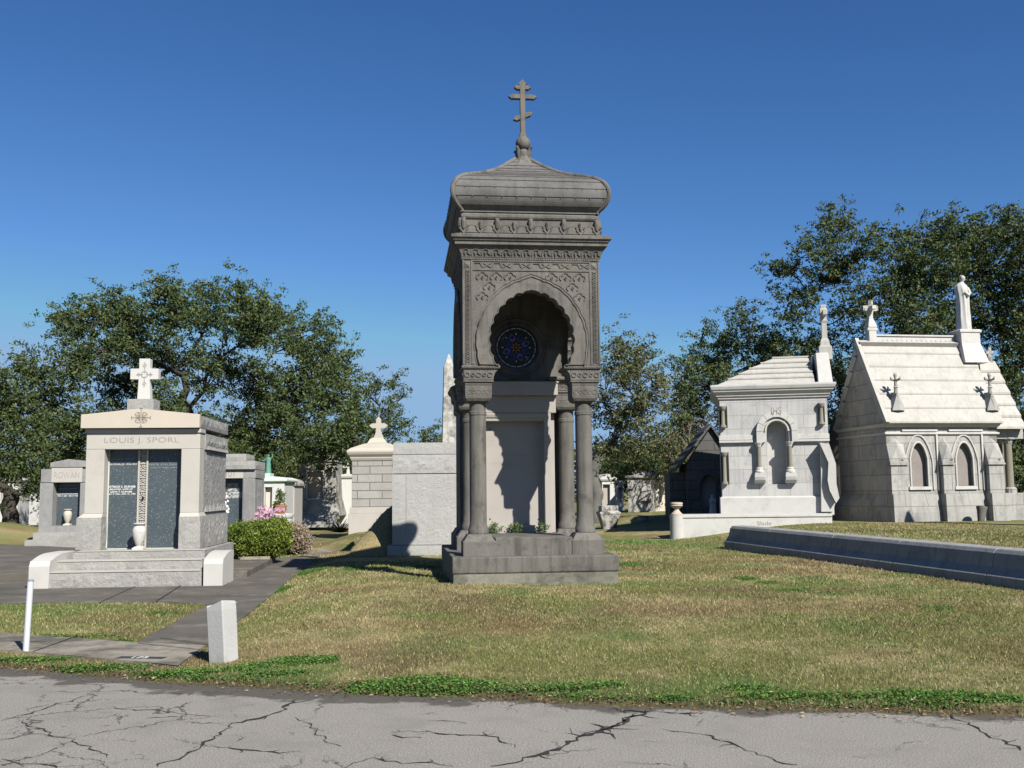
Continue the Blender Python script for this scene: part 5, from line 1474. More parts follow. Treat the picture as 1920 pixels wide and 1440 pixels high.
Fu = Frame(524, 958, 31, R(2), .12)
T = urn(None, 'garden_urn', 0, 0, 0, .95, WHITE, 'white footed urn holding a small green shrub and terracotta pot', frame=Fu, prof='wide')
T['category'] = 'urn'
g = [(random.uniform(-.12, .12), random.uniform(-.1, .1), .95+random.random()*.6) for _ in range(60)]
g = [(x*(1.5-(z-.95)*1.6), y, z) for x, y, z in g]
leafcloud('foliage', g, 14, .04, .035, leafmat('small_shrub_leaves', (.05,.09,.02), (.07,.11,.03), (.12,.15,.05)), T, 5)
MB().lathe([(.12, .80), (.17, .95), (.19, 1.1), (.17, 1.12)], .05, -.12, 12).build('pot', plain('terracotta', (.42,.16,.07)), T, smooth=True)
plain_tomb('white_gable_tomb', 'small bright white gabled tomb with a little cross, left of the block-walled tomb', 648, 958, 46, 2, .1, 637, 665, 898, 955, 2.2, WHITE, 'gable', (653, 868, 889, .5), None, 888)
# obelisk
P = at(842, 830, 33)
T = emptyat('obelisk', (P.x, 33, .1), R(8), 'tall white weathered marble obelisk behind the block tomb', 'obelisk')
zt = at(843, 664, 33).z-.1; zb = at(843, 688, 33).z-.1; w = .165
m = MB(); m.rings([[(-w*k, -w*k, z), (w*k, -w*k, z), (w*k, w*k, z), (-w*k, w*k, z)] for k, z in ((1.75, .9), (1.0, zb), (.12, zt))])
m.build('shaft', stone('streaked_marble', (.56,.55,.50), (.45,.44,.41), stain=(.16,.16,.15), samt=.9, bump=.3, scale=3, streak=(.22,.22,.21), stain_th=(.46,.6)), T, bevel=.008)
MB().rect([(.25, -.1), (.25, .35), (.15, .37), (.15, .75), (.05, .9)], -w*1.8, w*1.8, -w*1.8, w*1.8).build('base', STAIN, T, bevel=.01)

# far left clutter
plain_tomb('white_tomb', 'white tomb behind hanging foliage at the far left edge', 20, 952, 52, 5, .1, -22, 34, 905, 940, 2.5, WHITE, 'gable', None, (2, 12, 915, 938), 893)
plain_tomb('white_tomb', 'low grey-white tomb seen between tree foliage and the ROWAN tomb', 62, 950, 48, 5, .1, 55, 80, 921, 945, 2.5, MARBP, 'box', None, None, 905)
Fm = Frame(27, 952, 46, 0, .1)
T = empty('marker_stone', Fm, 'small white tapered grave marker at the far left', 'grave marker')
MB().frus(-.12, .12, -.1, .1, -.05, -.07, .07, -.06, .06, .62).build('stone', WHITE, T, bevel=.02)
Fm = Frame(35, 945, 44, 0, .2)
T = empty('plot_wall', Fm, 'long low pale wall at the far left below the trees', 'low wall')
MB().box(-4, 1.0, 0, .25, -.2, .12).build('coping', MARBP, T, bevel=.01)
Fm = Frame(35, 1015, 33.3, R(12), .02)
T = empty('kerb', Fm, 'dark stone kerb at the foot of the grassy knoll, far left', 'kerb')
MB().box(-3.5, .55, -.15, .15, -.1, .16).build('kerb_stone', CURB, T, bevel=.02)

# ---------------------------------------------------------------- right of the canopy tomb, distance
plain_tomb('white_tomb', 'white tomb with pointed broken pediment right beside the tree trunk', 1140, 955, 50, 6, .15, 1129, 1153, 903, 950, 2, WHITE, 'gable', None, (1131, 1144, 908, 948), 888, cmat=WHITE)
plain_tomb('stained_tomb', 'blackened marble tomb with stepped top in the middle of the distant row', 1198, 963, 48, -14, .10, 1177, 1220, 898, 955, 3.0, STAIN, 'box', None, None, 884, base=.2)
plain_tomb('niche_tomb', 'sunlit stained tomb with cross and white arched door tablet, right of the blackened one', 1240, 955, 50, 6, .12, 1224, 1259, 900, 952, 2.4, stone('cream_stained_marble', (.66,.62,.53), (.55,.5,.43), stain=(.25,.24,.22), samt=.7, bump=.2), 'gable', (1231, 873, 895, .35), (1226, 1241, 911, 942), 890, doormat=WHITE, arch=True)
plain_tomb('white_tomb', 'narrow bright white tomb far behind the pedestal, left of the blackened tomb', 1160, 948, 60, 6, .15, 1154, 1170, 908, 945, 2, WHITE, 'gable', None, (1158, 1166, 915, 942), 900)
plain_tomb('white_tomb', 'tiny white gabled tomb at the far end of the row, next to the arched-tablet tomb', 1216, 948, 66, 6, .15, 1212, 1226, 912, 944, 2, WHITE, 'hip', None, None, 903)
def pedestal(px, py, Y, z0, label, w, h):
    F = Frame(px, py, Y, R(6), z0); T = empty('stone_pedestal', F, label, 'pedestal')
    MB().rings([[(x*k*w, y*k*w, z*h) for x, y in ((-1,-1),(1,-1),(1,1),(-1,1))] for k, z in ((.62,-.1),(.62,.05),(.75,.3),(.95,.62),(1,.66),(1,.72),(.8,.76),(.8,1.0))]).build('shaft', STAIN, T, bevel=.02)
pedestal(1141, 978, 38.5, .12, 'broken marble pedestal beside the lichen-grey trunk', .40, .88)
def garden_vase(px, py, Y, z0, label, h, mat):
    F = Frame(px, py, Y, 0, z0); T = urn(None, 'garden_urn', 0, 0, 0, h, mat, label, frame=F, prof='wide'); return T
garden_vase(1206, 962, 40, .12, 'dark urn in the shade before the blackened tomb', .5, CURB)
garden_vase(1247, 960, 40, .12, 'dark urn in the shade before the arched white tablet', .5, CURB)
Fk = Frame(1190, 975, 41.5, R(-1), .05)
T = empty('kerb', Fk, 'long thin pale kerb crossing behind the lawn right of the canopy tomb', 'kerb')
MB().box(-2.2, 2.0, 0, .15, -.1, .16).build('kerb_stone', CONC, T, bevel=.02)

# dark gothic tomb in tree shade, left of the white mausoleum
def shaded_gothic():
    F = Frame(1320, 965, 37, R(-4), .12)
    T = empty('gothic_tomb', F, 'dark shaded gothic tomb with arched niche and slated gable, left of the white mausoleum', 'tomb')
    U = lambda px, d=0, py=900: F.uz(px, py, d)[0]
    Z = lambda py, d=0, px=1320: F.uz(px, py, d)[1]
    DK = stone('tree_shaded_stone', (.15,.15,.145), (.10,.10,.098), stain=(.05,.05,.05), samt=.6, bump=.3, bscale=20, blocks=(.9,.36), mortar=(.04,.04,.04))  # tree shade is put into this dark stone colour
    x0, x1 = U(1288), U(1362); xm = U(1335); zE = Z(868); zr = Z(795)
    nx0, nx1 = U(1312), U(1344); nz = Z(905)
    niche = [(nx0, Z(950)), (nx1, Z(950)), (nx1, nz)]+[((nx0+nx1)/2+(nx1-nx0)/2*math.cos(t), nz+(nx1-nx0)*.55*math.sin(t)) for t in [math.pi*i/10 for i in range(1, 10)]]+[(nx0, nz)]
    m = MB(); m.prism([(x0, -.1), (x1, -.1), (x1, zE+.3), (xm, zr-.15), (x0, zE)], 0, .4, holes=[niche]); m.box(x0, x1, .401, 3, -.1, zE)
    m.box(U(1258), x0, .6, 3, -.1, Z(885))
    m.build('wall', DK, T, bevel=.01)
    r = MB()
    for s, (xa, za) in ((-1, (U(1268), Z(878))), (1, (x1+.5, zE-.2))):
        for k in range(5):
            a, b = k/5, (k+1)/5
            p = lambda t: (xm+(xa-xm)*t, zr+(za-zr)*t)
            (ax, az), (bx, bz) = p(a), p(b); pl = [(ax, az-.10), (bx, bz-.10), (bx, bz+.05), (ax, az+.0)]
            r.prism(pl if s > 0 else pl[::-1], -.15, 3.1)
    r.build('roof', DK, T)
    n = MB(); n.tube([(x, -.03, z) for x, z in niche[2:]], .07, 6); n.build('niche_moulding', DK, T)
    MB().box(nx0, nx1, .3, .35, Z(950), nz+.9).build('niche_back', CURB, T)
    s = MB(); s.box(U(1330), U(1362), -.9, -.01, -.1, .25); s.box(U(1345), U(1362), -.5, -.011, .25, .5); s.build('step', MARBP, T, bevel=.01)
    for px, h, lab in ((1336, .75, 'small pale praying figure in the dark arched niche'),):
        P = F.w(U(px, -.25, 945), -.25, .5+.02); S_ = emptyat('statue', P, 0, lab, 'statue'); m = MB()
        k = h
        ringfigure(m, [(z*k, 0, 0, a*k, b*k, f) for z, a, b, f in ((0,.2,.2,.05),(.3,.16,.15,.08),(.6,.14,.12,.05),(.75,.17,.11,.02),(.83,.06,.06,0),(.88,.075,.08,0),(.95,.07,.08,0),(1,.01,.01,0))], 14, 6)
        m.tube([(-.13*k,0,.72*k),(-.1*k,-.15*k,.6*k),(0,-.2*k,.7*k)], [.04*k,.035*k,.02*k], 6); m.tube([(.13*k,0,.72*k),(.1*k,-.15*k,.6*k),(0,-.2*k,.7*k)], [.04*k,.035*k,.02*k], 6)
        m.build('figure', MARBP, S_, smooth=True)
shaded_gothic()

# ---------------------------------------------------------------- white mausoleum with arched blind niche
def white_mausoleum():
    F = Frame(1455, 965, 31.2, R(-11.0), .50)
    T = empty('white_mausoleum', F, 'white marble mausoleum with arched niche, stepped stone roof and scrolled buttress', 'mausoleum')
    U = lambda px, d=0, py=850: F.uz(px, py, d)[0]
    Z = lambda py, d=0, px=1455: F.uz(px, py, d)[1]
    D = 3.6
    x0, x1 = U(1352), U(1539.5)
    xr = U(1554.5)
    zb = Z(963); zp = Z(930); zs1 = Z(829); zs2 = Z(815); zt = Z(748)
    nc = U(1457.5); 
    # walls with an arched opening for the tablet
    a0, a1 = U(1437), U(1474); az = Z(809)
    arch = lambda r, n=16: [(nc+r*math.cos(math.pi*i/n), az+r*math.sin(math.pi*i/n)) for i in range(n+1)]
    hole = [(a0, Z(908)), (a1, Z(908))]+[(nc+(a1-a0)/2*math.cos(math.pi*i/16), az+(a1-a0)/2*math.sin(math.pi*i/16)) for i in range(17)]
    w = MB(); w.prism([(x0, zp), (xr, zp), (xr, zt), (x0, zt)], 0, .4, holes=[hole])
    w.box(x0, xr, .401, D, zp, zt)
    wo = w.build('wall', MARB, T, bevel=.008)
    MB().box(a0-.02, a1+.02, .33, .38, Z(908), Z(786)+.0).build('tablet', MARBP, T)
    p = MB(); p.rect([(.09, zb-.05), (.09, zp-.04), (.02, zp)], x0+.02, xr-.02, 0, D); p.build('plinth', MARBP, T, bevel=.012)
    # string course broken by the arch
    s = MB()
    for xa, xb in ((U(1349), U(1412)), (U(1494), U(1556))):
        s.box(xa, xb, -.07, -.001, zs1+.08, zs2); s.box(xa, xb, -.11, -.001, zs1, zs1+.07)
        s.build('string_course', MARBP, T, bevel=.01); s = MB()
    # archivolt in voussoirs and label
    v = MB()
    ro, ri, rm = (U(1494)-U(1417))/2, (a1-a0)/2, 0
    rm = (ro+ri)/2-.02
    def arcband(r0, r1, y, n0, n1, z_ext, gap=.01):
        n = 7
        for i in range(n):
            t0, t1 = math.pi*i/n+gap, math.pi*(i+1)/n-gap
            P = [(nc+r1*math.cos(t0+(t1-t0)*j/4), az+r1*math.sin(t0+(t1-t0)*j/4)) for j in range(5)]+[(nc+r0*math.cos(t1-(t1-t0)*j/4), az+r0*math.sin(t1-(t1-t0)*j/4)) for j in range(5)]
            v.prism(P, y, -.001 if y < 0 else y+.1)
        for sx in (-1, 1):
            xa, xb = sorted((nc+sx*r0, nc+sx*r1)); v.box(xa, xb, y, -.001, z_ext, az-.005)
    arcband(ri+.06, rm, -.12, 0, 0, Z(829)); arcband(rm+.004, ro, -.20, 0, 0, Z(829))
    v.tube([(x, -.13, z) for x, z in arch(ri+.05)], .035, 6)
    v.build('arch', MARBP, T, bevel=.012)
    lt = text('monogram', 'IHS', .30, nc, -.205, Z(771), CARVDK, T, ext=.01, height=.22)
    # engaged colonnettes beside the niche
    for px in (1423, 1481):
        x = U(px, -.12); q = MB()
        zc0, zc1, zq = Z(876, -.12), Z(838, -.12), Z(906, -.12)
        c = MB().lathe([(.075, zc0), (.065, zc0+.05), (.062, zc1)], x, -.14, 14).build('colonnette', OLIVE, T, smooth=True)
        q.lathe([(.06, zc1), (.075, zc1+.02), (.08, zc1+.05), (.13, Z(830)), (.13, Z(829)-.002)], x, -.14, 8, ph=math.pi/8)
        q.build('colonnette_capital', MARBP, c, bevel=.006); q = MB()
        q.lathe([(.08, zc0+.001), (.11, zc0-.03), (.10, zc0-.07), (.14, zc0-.10), (.14, zc0-.16)], x, -.14, 12)
        q.rings([[(x-a, -.14-b, z), (x+a, -.14-b, z), (x+a, -.002, z), (x-a, -.002, z)] for a, b, z in ((.16,.02,zq), (.17,.10,zq+.10), (.15,.11,zq+.13), (.16,.13,zq+.20), (.14,.12,zc0-.161))])
        q.build('colonnette_corbel', MARBP, c, bevel=.006)
    # corner colonnettes; thin dark strips on the wall paint the shade of slots
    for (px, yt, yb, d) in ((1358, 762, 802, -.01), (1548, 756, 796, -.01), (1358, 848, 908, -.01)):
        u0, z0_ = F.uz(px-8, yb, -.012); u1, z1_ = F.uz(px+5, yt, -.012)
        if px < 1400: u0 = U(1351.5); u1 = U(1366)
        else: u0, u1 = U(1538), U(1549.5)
        q = MB().box(u0, u1, -.012, -.002, z0_, z1_).build('slot_shade', DKFILL, T)
        xm = (u0+u1)/2-.02; c = MB(); c.lathe([(.10, z0_), (.10, z0_+.05), (.06, z0_+.1), (.055, z1_-.14), (.08, z1_-.12), (.11, z1_-.03), (.11, z1_)], xm, -.07, 14)
        c.build('colonnette', OLIVE if d else MARBP, T, smooth=True)
    # cornice
    c = MB(); c.rect([(.0, zt), (.05, zt+.03), (.05, zt+.08), (.10, zt+.11), (.10, zt+.14), (.20, Z(733)), (.20, Z(731)), (.24, Z(729)), (.27, Z(724)), (.27, Z(721)), (.1, Z(719))], x0, xr, 0, D)
    c.build('cornice', MARBP, T, bevel=.008)
    # stepped roof, hipped on the left
    e0 = U(1340); e1 = U(1533)
    r = MB(); zr0, zr1 = Z(719), Z(669, .9); n = 5
    left = [U(1346), U(1362), U(1382), U(1402), U(1426)]; ys_ = [-.10, .16, .42, .68, .94, 1.2]
    lx = [F.uz(a, b, .2*i)[0] for i, (a, b) in enumerate(((1348, 712), (1366, 706), (1386, 697), (1406, 688), (1428, 679), (1450, 668)))]
    for i in range(n):
        za, zb_ = zr0+(zr1-zr0)*i/n, zr0+(zr1-zr0)*(i+1)/n
        r.frus(lx[i]-.05, e1, ys_[i], D-ys_[i]+.1, za+.001, lx[i+1], e1, ys_[i+1], D-ys_[i+1]+.1, zb_-.02)
        r.box(lx[i+1]-.03, e1, ys_[i+1]-.03, D-ys_[i+1]+.13, zb_-.021, zb_+.035)
    r.build('roof', MARBR, T, bevel=.008)
    # gable wall and cross pedestal at the right (front) end
    g = MB(); ga, gb = U(1533.5, .0, 690), U(1561, .0, 700)
    g.frus(ga, gb, .0, D, zr0, ga, gb-.05, .45, D-.45, Z(664, .45))
    g.build('gable_wall', MARBP, T, bevel=.012)
    k = MB(); kx = U(1545, .9, 620); Zk = lambda py: F.uz(1545, py, .9)[1]
    k.rings([[(kx-a, .9-a, z), (kx+a, .9-a, z), (kx+a, .9+a, z), (kx-a, .9+a, z)] for a, z in ((.20, Zk(675)), (.20, Zk(651)), (.15, Zk(649)), (.13, Zk(640)), (.085, Zk(634)), (.08, Zk(606)), (.10, Zk(603)), (.10, Zk(600)), (.08, Zk(598)), (.08, Zk(590)), (.12, Zk(588)), (.12, Zk(580)), (.08, Zk(578)), (.09, Zk(574)), (.08, Zk(572)))])
    k.box(kx-.06, kx+.06, .45, 1.35, Zk(594), Zk(585))
    k.build('cross', MARBR, T, bevel=.008)
    # scrolled buttress at the right
    bx0, bx1 = U(1539.5, -.0, 900), xr
    b = MB(); Q = [F.uz(px, py, -.42) for px, py in ((1537.7,830.5),(1553.5,867),(1552,900),(1556,920),(1568,942),(1574.6,933),(1569,906.5),(1568,869.5),(1555,831))]
    b.prism(Q[::-1], -.42, .0)
    Q2 = [F.uz(px, py, -.42) for px, py in ((1568,942),(1556,920),(1552,900),(1553.5,867),(1540,833),(1541,960),(1563,960))]
    b.prism(Q2, -.25, -.02)
    b.build('buttress', MARBP, T, bevel=.01)
    # platform wall with a round end post
    Fp = Frame(1262, 985, 30.2, R(-1.0), .10)
    Pl = empty('low_wall', Fp, 'long low white marble wall with round end post in front of the white mausoleum', 'low wall')
    q = MB(); xe = Fp.uz(1560.5, 975)[0]; za_, zb2 = Fp.uz(1420, 964.5)[1], Fp.uz(1400, 970)[1]
    q.box(.2, xe, 0, 1.3, -.3, zb2); q.box(.2, xe, -.03, 1.3, zb2+.001, za_)
    q.build('wall', MARBP, Pl, bevel=.01)
    pm = MB(); u0 = Fp.uz(1270.5, 985)[0]; rr = .21; pm.lathe([(rr, -.3), (rr, za_-.02), (rr*1.02, za_), (0.01, za_+.001)], u0, .12, 28); pm.build('end_post', MARBP, Pl, smooth=True)
    tx = text('lettering', 'Slade', .42, Fp.uz(1433, 981)[0], -.001, Fp.uz(1433, 981)[1], CARVDK, Pl, ext=.006, height=.12)
    P3 = Fp.w(u0, .12, za_+.002); Uo = emptyat('stone_urn', P3, 0, 'squat pinkish stone urn on the round end post of the low wall', 'urn')
    MB().lathe([(.17, 0), (.17, .04), (.12, .08), (.07, .15), (.08, .19), (.15, .24), (.19, .28), (.17, .31), (.19, .33), (.18, .37), (.1, .38)], 0, 0, 24).build('bowl', PINK, Uo, smooth=True)
white_mausoleum()

# ---------------------------------------------------------------- gothic mausoleum
def gothic_mausoleum():
    F = Frame(1670, 977, 30.6, R(8.5), .52)
    T = empty('gothic_mausoleum', F, 'large pale marble gothic mausoleum with steep stone roof, lancet niches and buttresses', 'mausoleum')
    U = lambda px, d=0, py=900: F.uz(px, py, d)[0]
    Z = lambda py, d=0, px=1760: F.uz(px, py, d)[1]
    D = 3.1
    x0 = U(1665); x1 = U(1874); zb = -.15; zw = Z(926); ze = Z(794)
    ridge_y = D*.47; zr = F.uz(1700, 640, ridge_y)[1]
    # long wall with two lancets
    def lancet(c, w, zt, zb_, n=6):
        R_ = w*2.2; pts = [(c-w, zb_), (c+w, zb_)]
        ztb = zt-w*1.75
        for i in range(n+1):
            t = i/n; pts.append((c+w*(1-t)*(1+.35*t), ztb+(zt-ztb)*math.sin(t*math.pi/2)**.9))
        for i in range(n-1, -1, -1):
            t = i/n; pts.append((c-w*(1-t)*(1+.35*t), ztb+(zt-ztb)*math.sin(t*math.pi/2)**.9))
        return pts
    cs = [U(1724.5), U(1810)]; lw = [(U(1741)-U(1708))/2]*2
    zlt, zlb = Z(829), Z(912)
    w = MB()
    w.prism([(x0, zw), (x1, zw), (x1, ze), (x0, ze)], 0, .3, holes=[lancet(cs[i], lw[i], zlt, zlb) for i in (0, 1)])
    w.box(x0+.02, x1, .301, D, zw, ze)
    # steep gable ends, as part of the wall
    def gab(xa, xb):
        P = [(.0, zw), (D, zw), (D, ze), (ridge_y, zr-.12), (0, ze)]; n = len(P)
        w.add([(xa, y, z) for y, z in P]+[(xb, y, z) for y, z in P], [(0,4,3,2,1), (5,6,7,8,9)]+[(i, (i+1) % n, (i+1) % n+n, i+n) for i in range(n)])
    gab(x0-.001, x0+.35); gab(x1-.3, x1)
    w.build('wall', MARBG, T, bevel=.008)
    p = MB(); p.rings([[(x0-.06,-.12,zb),(x1+.12,-.12,zb),(x1+.12,D+.1,zb),(x0-.45,D+.1,zb)],[(x0-.05,-.10,zb+.45),(x1+.10,-.10,zb+.45),(x1+.10,D+.05,zb+.45),(x0-.40,D+.05,zb+.45)],[(x0,-.01,zw),(x1,-.01,zw),(x1,D,zw),(x0,D,zw)]])
    p.build('plinth', MARBG, T, bevel=.012)
    # tablets and lancet mouldings
    for i in (0, 1):
        MB().box(cs[i]-lw[i]-.02, cs[i]+lw[i]+.02, .14, .18, zlb-.02, zlt).build('tablet', SPECK, T)
        m = MB(); L = lancet(cs[i], lw[i], zlt, zlb)
        inner = [(x*1.0, z) for x, z in L]
        m.tube([(x, -.01, z) for x, z in L[1:]+[L[0]]], .035, 6)
        L2 = lancet(cs[i], lw[i]+.16, Z(816), zlb-.1); m.tube([(x, -.015, z) for x, z in L2[1:]+[L2[0]]], .03, 6)
        m.box(cs[i]-lw[i]-.08, cs[i]+lw[i]+.08, -.06, .13, zlb-.10, zlb)
        m.build('lancet_moulding', MARBP, T, bevel=.006)
    lb = MB()
    for a, b in ((1694, 1761), (1782, 1846)):
        ua, ub = U(a), U(b); lb.box(ua, ub, -.07, -.001, Z(809), Z(805.5)); lb.box(ub-.06, ub, -.05, -.001, Z(920), Z(809)-.001)
    lb.rect([(.03, ze-.35), (.06, ze-.33), (.06, ze-.28), (.0, ze-.26)], x0+.01, x1, 0, D)
    lb.rect([(.0, ze-.12), (.06, ze-.09), (.10, ze-.02), (.14, ze-.001)], x0+.01, x1, 0, D)
    lb.build('string_course', MARBP, T, bevel=.006)
    # buttresses with gabled heads
    for a, b, c in ((1671, 1702, 0), (1769, 1789, 0), (1855, 1883, 0)):
        ua, ub = U(a, -.2), U(b, -.2); um = (ua+ub)/2; m = MB(); k = (ub-ua)/2
        zt_ = Z(872, -.2); zg = Z(835, -.2)
        m.frus(ua-.03, ub+.03, -.36, -.001, zb, ua-.02, ub+.02, -.32, -.001, Z(926, -.2))
        m.box(ua, ub, -.22, -.002, Z(926, -.2)+.001, zt_); m.box(ua-.04, ub+.04, -.27, -.0025, zt_+.001, zt_+.06)
        # pyramidal gablet
        z1 = zt_+.061
        m.add([(ua-.03,-.25,z1),(ub+.03,-.25,z1),(ub+.03,-.003,z1),(ua-.03,-.003,z1),(um,-.20,zg),(um,-.003,zg+.25),(ua,-.003,zg+.05),(ub,-.003,zg+.05)],[(3,2,1,0),(0,1,4),(1,2,7,4),(4,7,5),(0,4,6,3),(4,5,6),(2,3,6,5,7)])
        m.tube([(um+.14, -.18, z1+.03), (um+.1, -.24, z1+.13), (um+.03, -.22, z1+.1)], [.04,.05,.02], 6)
        m.build('buttress', MARBG, T, bevel=.01)
    # steep roof in overlapping stone courses
    n = 6; r = MB(); xa, xb = x0-.05, U(1879, -.15, 790)
    ey0 = -.22; ez = ze+.0
    xe0 = x0-.05
    for side in (0, 1):
        yA = ey0 if side == 0 else D+.22; yB = ridge_y
        for i in range(n):
            t0, t1 = i/n, (i+1)/n
            y0_, y1_ = yA+(yB-yA)*t0, yA+(yB-yA)*t1; z0_, z1_ = ez+(zr-ez)*t0, ez+(zr-ez)*t1
            lip = .025; s = -1 if side == 0 else 1
            P = [(y0_+s*lip, z0_+.0), (y0_+s*lip, z0_+.05), (y1_, z1_+.02), (y1_-s*.25, z1_-.08), (y0_-s*.25, z0_-.0)]
            if side: P = P[::-1]
            m_ = len(P); r.add([(xa, y, z) for y, z in P]+[(xb, y, z) for y, z in P], [tuple(range(m_))[::-1], tuple(range(m_, 2*m_))]+[(k, (k+1) % m_, (k+1) % m_+m_, k+m_) for k in range(m_)])
    r.build('roof', MARBR, T)
    # ridge crest with repeated scallops
    Zr = lambda py: F.uz(1730, py, ridge_y)[1]; Ur = lambda px: F.uz(px, 650, ridge_y)[0]
    c = MB(); c.box(Ur(1641), Ur(1786), ridge_y-.06, ridge_y+.06, zr-.1, Zr(632))
    c.box(Ur(1641), Ur(1787), ridge_y-.10, ridge_y+.10, Zr(632)+.001, Zr(630)+.02)
    k = 15; a, b = Ur(1646), Ur(1782)
    for i in range(k):
        xx = a+(b-a)*(i+.5)/k; c.tube([(xx-.07, ridge_y-.065, Zr(640)), (xx-.02, ridge_y-.085, Zr(645)), (xx+.05, ridge_y-.08, Zr(643)), (xx+.06, ridge_y-.065, Zr(638))], .02, 5)
    c.build('ridge_crest', MARBP, T, bevel=.006)
    # pedestal for the cross and for the statue
    def ped(xa, xb, pt, lab):
        m = MB(); x_a, x_b = Ur(xa), Ur(xb); h = (x_b-x_a)/2; zt_ = Zr(pt)
        m.rings([[(x_a-.06*q, ridge_y-h*s_, z), (x_b+.06*q, ridge_y-h*s_, z), (x_b+.06*q, ridge_y+h*s_, z), (x_a-.06*q, ridge_y+h*s_, z)] for q, s_, z in ((1.5, 1.9, zr-.75), (0, 1.05, zr-.1), (0, 1, zt_-.12), (.8, 1.1, zt_-.1), (.8, 1.1, zt_-.03), (0, 1, zt_))])
        return m
    ped(1792, 1827, 619, 's').build('statue_pedestal', MARBP, T, bevel=.01)
    cm = ped(1627, 1641, 616, 'c')
    xc = Ur(1634); yc = ridge_y
    cm.rings([[(xc-a, yc-a, z), (xc+a, yc-a, z), (xc+a, yc+a, z), (xc-a, yc+a, z)] for a, z in ((.15, Zr(616)), (.13, Zr(610)), (.07, Zr(600)), (.07, Zr(590)))])
    MB().rings([[(xc-a, yc-b, z), (xc+a, yc-b, z), (xc+a, yc+b, z), (xc-a, yc+b, z)] for a, b, z in ((.08,.07,Zr(591)), (.08,.07,Zr(586)), (.26,.07,Zr(585)), (.26,.07,Zr(576)), (.08,.07,Zr(575)), (.09,.08,Zr(565)))]).build('cross', STAIN, T, bevel=.01)
    cm.box(xc-.07, xc+.07, yc-.30, yc+.30, Zr(584), Zr(577))
    cm.build('cross_pedestal', MARBP, T, bevel=.01)
    # verge stone at the left gable
    v = MB(); v.tube([(x0-.07, ey0-.02, ez), (x0-.07, ridge_y, zr+.05)], .09, 4); v.build('verge', MARBR, T)
    # gablet finials standing on the roof slope
    for px in (1676, 1852):
        u_ = F.uz(px, 750, .2)[0]; m = MB()
        y0_ = .05; zz = F.uz(px, 770, y0_)[1]; zt_ = F.uz(px, 735, y0_)[1]; zf = F.uz(px, 700, y0_)[1]
        ys_ = lambda z: ey0+(ridge_y-ey0)*(z-ez)/(zr-ez)
        b0 = zz
        m.add([(u_-.22, ys_(b0)-.1, b0), (u_+.22, ys_(b0)-.1, b0), (u_, y0_-.08, zt_), (u_-.05, ys_(zt_)+.1, zt_), (u_+.05, ys_(zt_)+.1, zt_), (u_, ys_(b0)-.16, b0)], [(0,5,2), (5,1,2), (1,4,2), (2,3,0), (2,4,3)])
        m.lathe([(.07, zt_-.05), (.055, zt_+.12), (.08, zt_+.14), (.05, zt_+.18), (.04, zf-.12)], u_, y0_, 8)
        for k in range(6):
            a = k*math.pi/3; m.tube([(u_+.03*math.cos(a), y0_+.03*math.sin(a), zf-.22), (u_+.15*math.cos(a), y0_+.15*math.sin(a), zf-.17), (u_+.16*math.cos(a), y0_+.16*math.sin(a), zf-.11)], [.03,.035,.015], 5)
        m.ball((u_, y0_, zf-.06), .06, 8, sz=1.4)
        m.build('roof_finial', STAIN if px < 0 else MARBG, T)
    # porch bay at the right with column
    q = MB(); x2 = U(1912, .3, 850); xb2 = F.uz(1897, 700, ridge_y)[0]
    y1_ = .35
    q.box(x1+.13, x2+.3, y1_-.25, D-.3, zb, Z(926)); q.build('porch_base', MARBG, T, bevel=.012)
    q = MB(); zpe = Z(805, y1_, 1890); q.box(x1, x2+.2, y1_, y1_+.35, zpe-.3, zpe); q.box(x1+.001, x1+.1, y1_+.001, D-.5, Z(926), zpe-.3)
    q.build('porch_lintel', MARBG, T, bevel=.01)
    q = MB()
    n = 6; zrp = F.uz(1860, 678, ridge_y)[1]; ez2 = zpe-.0; yA = y1_-.25
    for i in range(n):
        t0, t1 = i/n, (i+1)/n; y0_, yy1 = yA+(ridge_y-yA)*t0, yA+(ridge_y-yA)*t1; z0_, z1_ = ez2+(zrp-ez2)*t0, ez2+(zrp-ez2)*t1
        P = [(y0_-.04, z0_), (y0_-.04, z0_+.07), (yy1, z1_+.02), (yy1+.2, z1_-.08), (y0_+.2, z0_)]; m_ = len(P)
        xa_, xb_ = x1-.1, x2+.12
        q.add([(xa_, y, z) for y, z in P]+[(xb_, y, z) for y, z in P], [tuple(range(m_))[::-1], tuple(range(m_, 2*m_))]+[(k, (k+1) % m_, (k+1) % m_+m_, k+m_) for k in range(m_)])
    q.add([(x2+.05, yA+.1, ez2), (x2+.05, ridge_y+1.2, ez2), (x2+.05, ridge_y, zrp), (x2, yA+.1, ez2), (x2, ridge_y+1.2, ez2), (x2, ridge_y, zrp)], [(0,1,2), (5,4,3), (0,2,5,3), (1,0,3,4), (2,1,4,5)])
    q.build('porch_roof', MARBR, T)
    for px in (1892, 1882):
        u_ = U(px, y1_+.15, 880) if px > 1885 else U(1880, y1_+.9, 880); yy = y1_+.15 if px > 1885 else y1_+.9
        zc0, zc1 = Z(915, y1_), Z(832, y1_)
        c = MB().lathe([(.13, zc0), (.12, zc0+.05), (.115, zc1)], u_, yy, 18).build('column', OLIVE, T, smooth=True)
        m = MB(); m.lathe([(.19, Z(926)), (.19, zc0-.04), (.15, zc0)], u_, yy, 16); m.lathe([(.12, zc1), (.14, zc1+.05), (.16, zc1+.12), (.22, zc1+.19), (.22, zpe-.3)], u_, yy, 8, ph=math.pi/8)
        for k in range(8):
            a = k*math.pi/4; m.ball((u_+.17*math.cos(a), yy+.17*math.sin(a), zc1+.15), .045, 6)
        m.build('capital', MARBG, c)
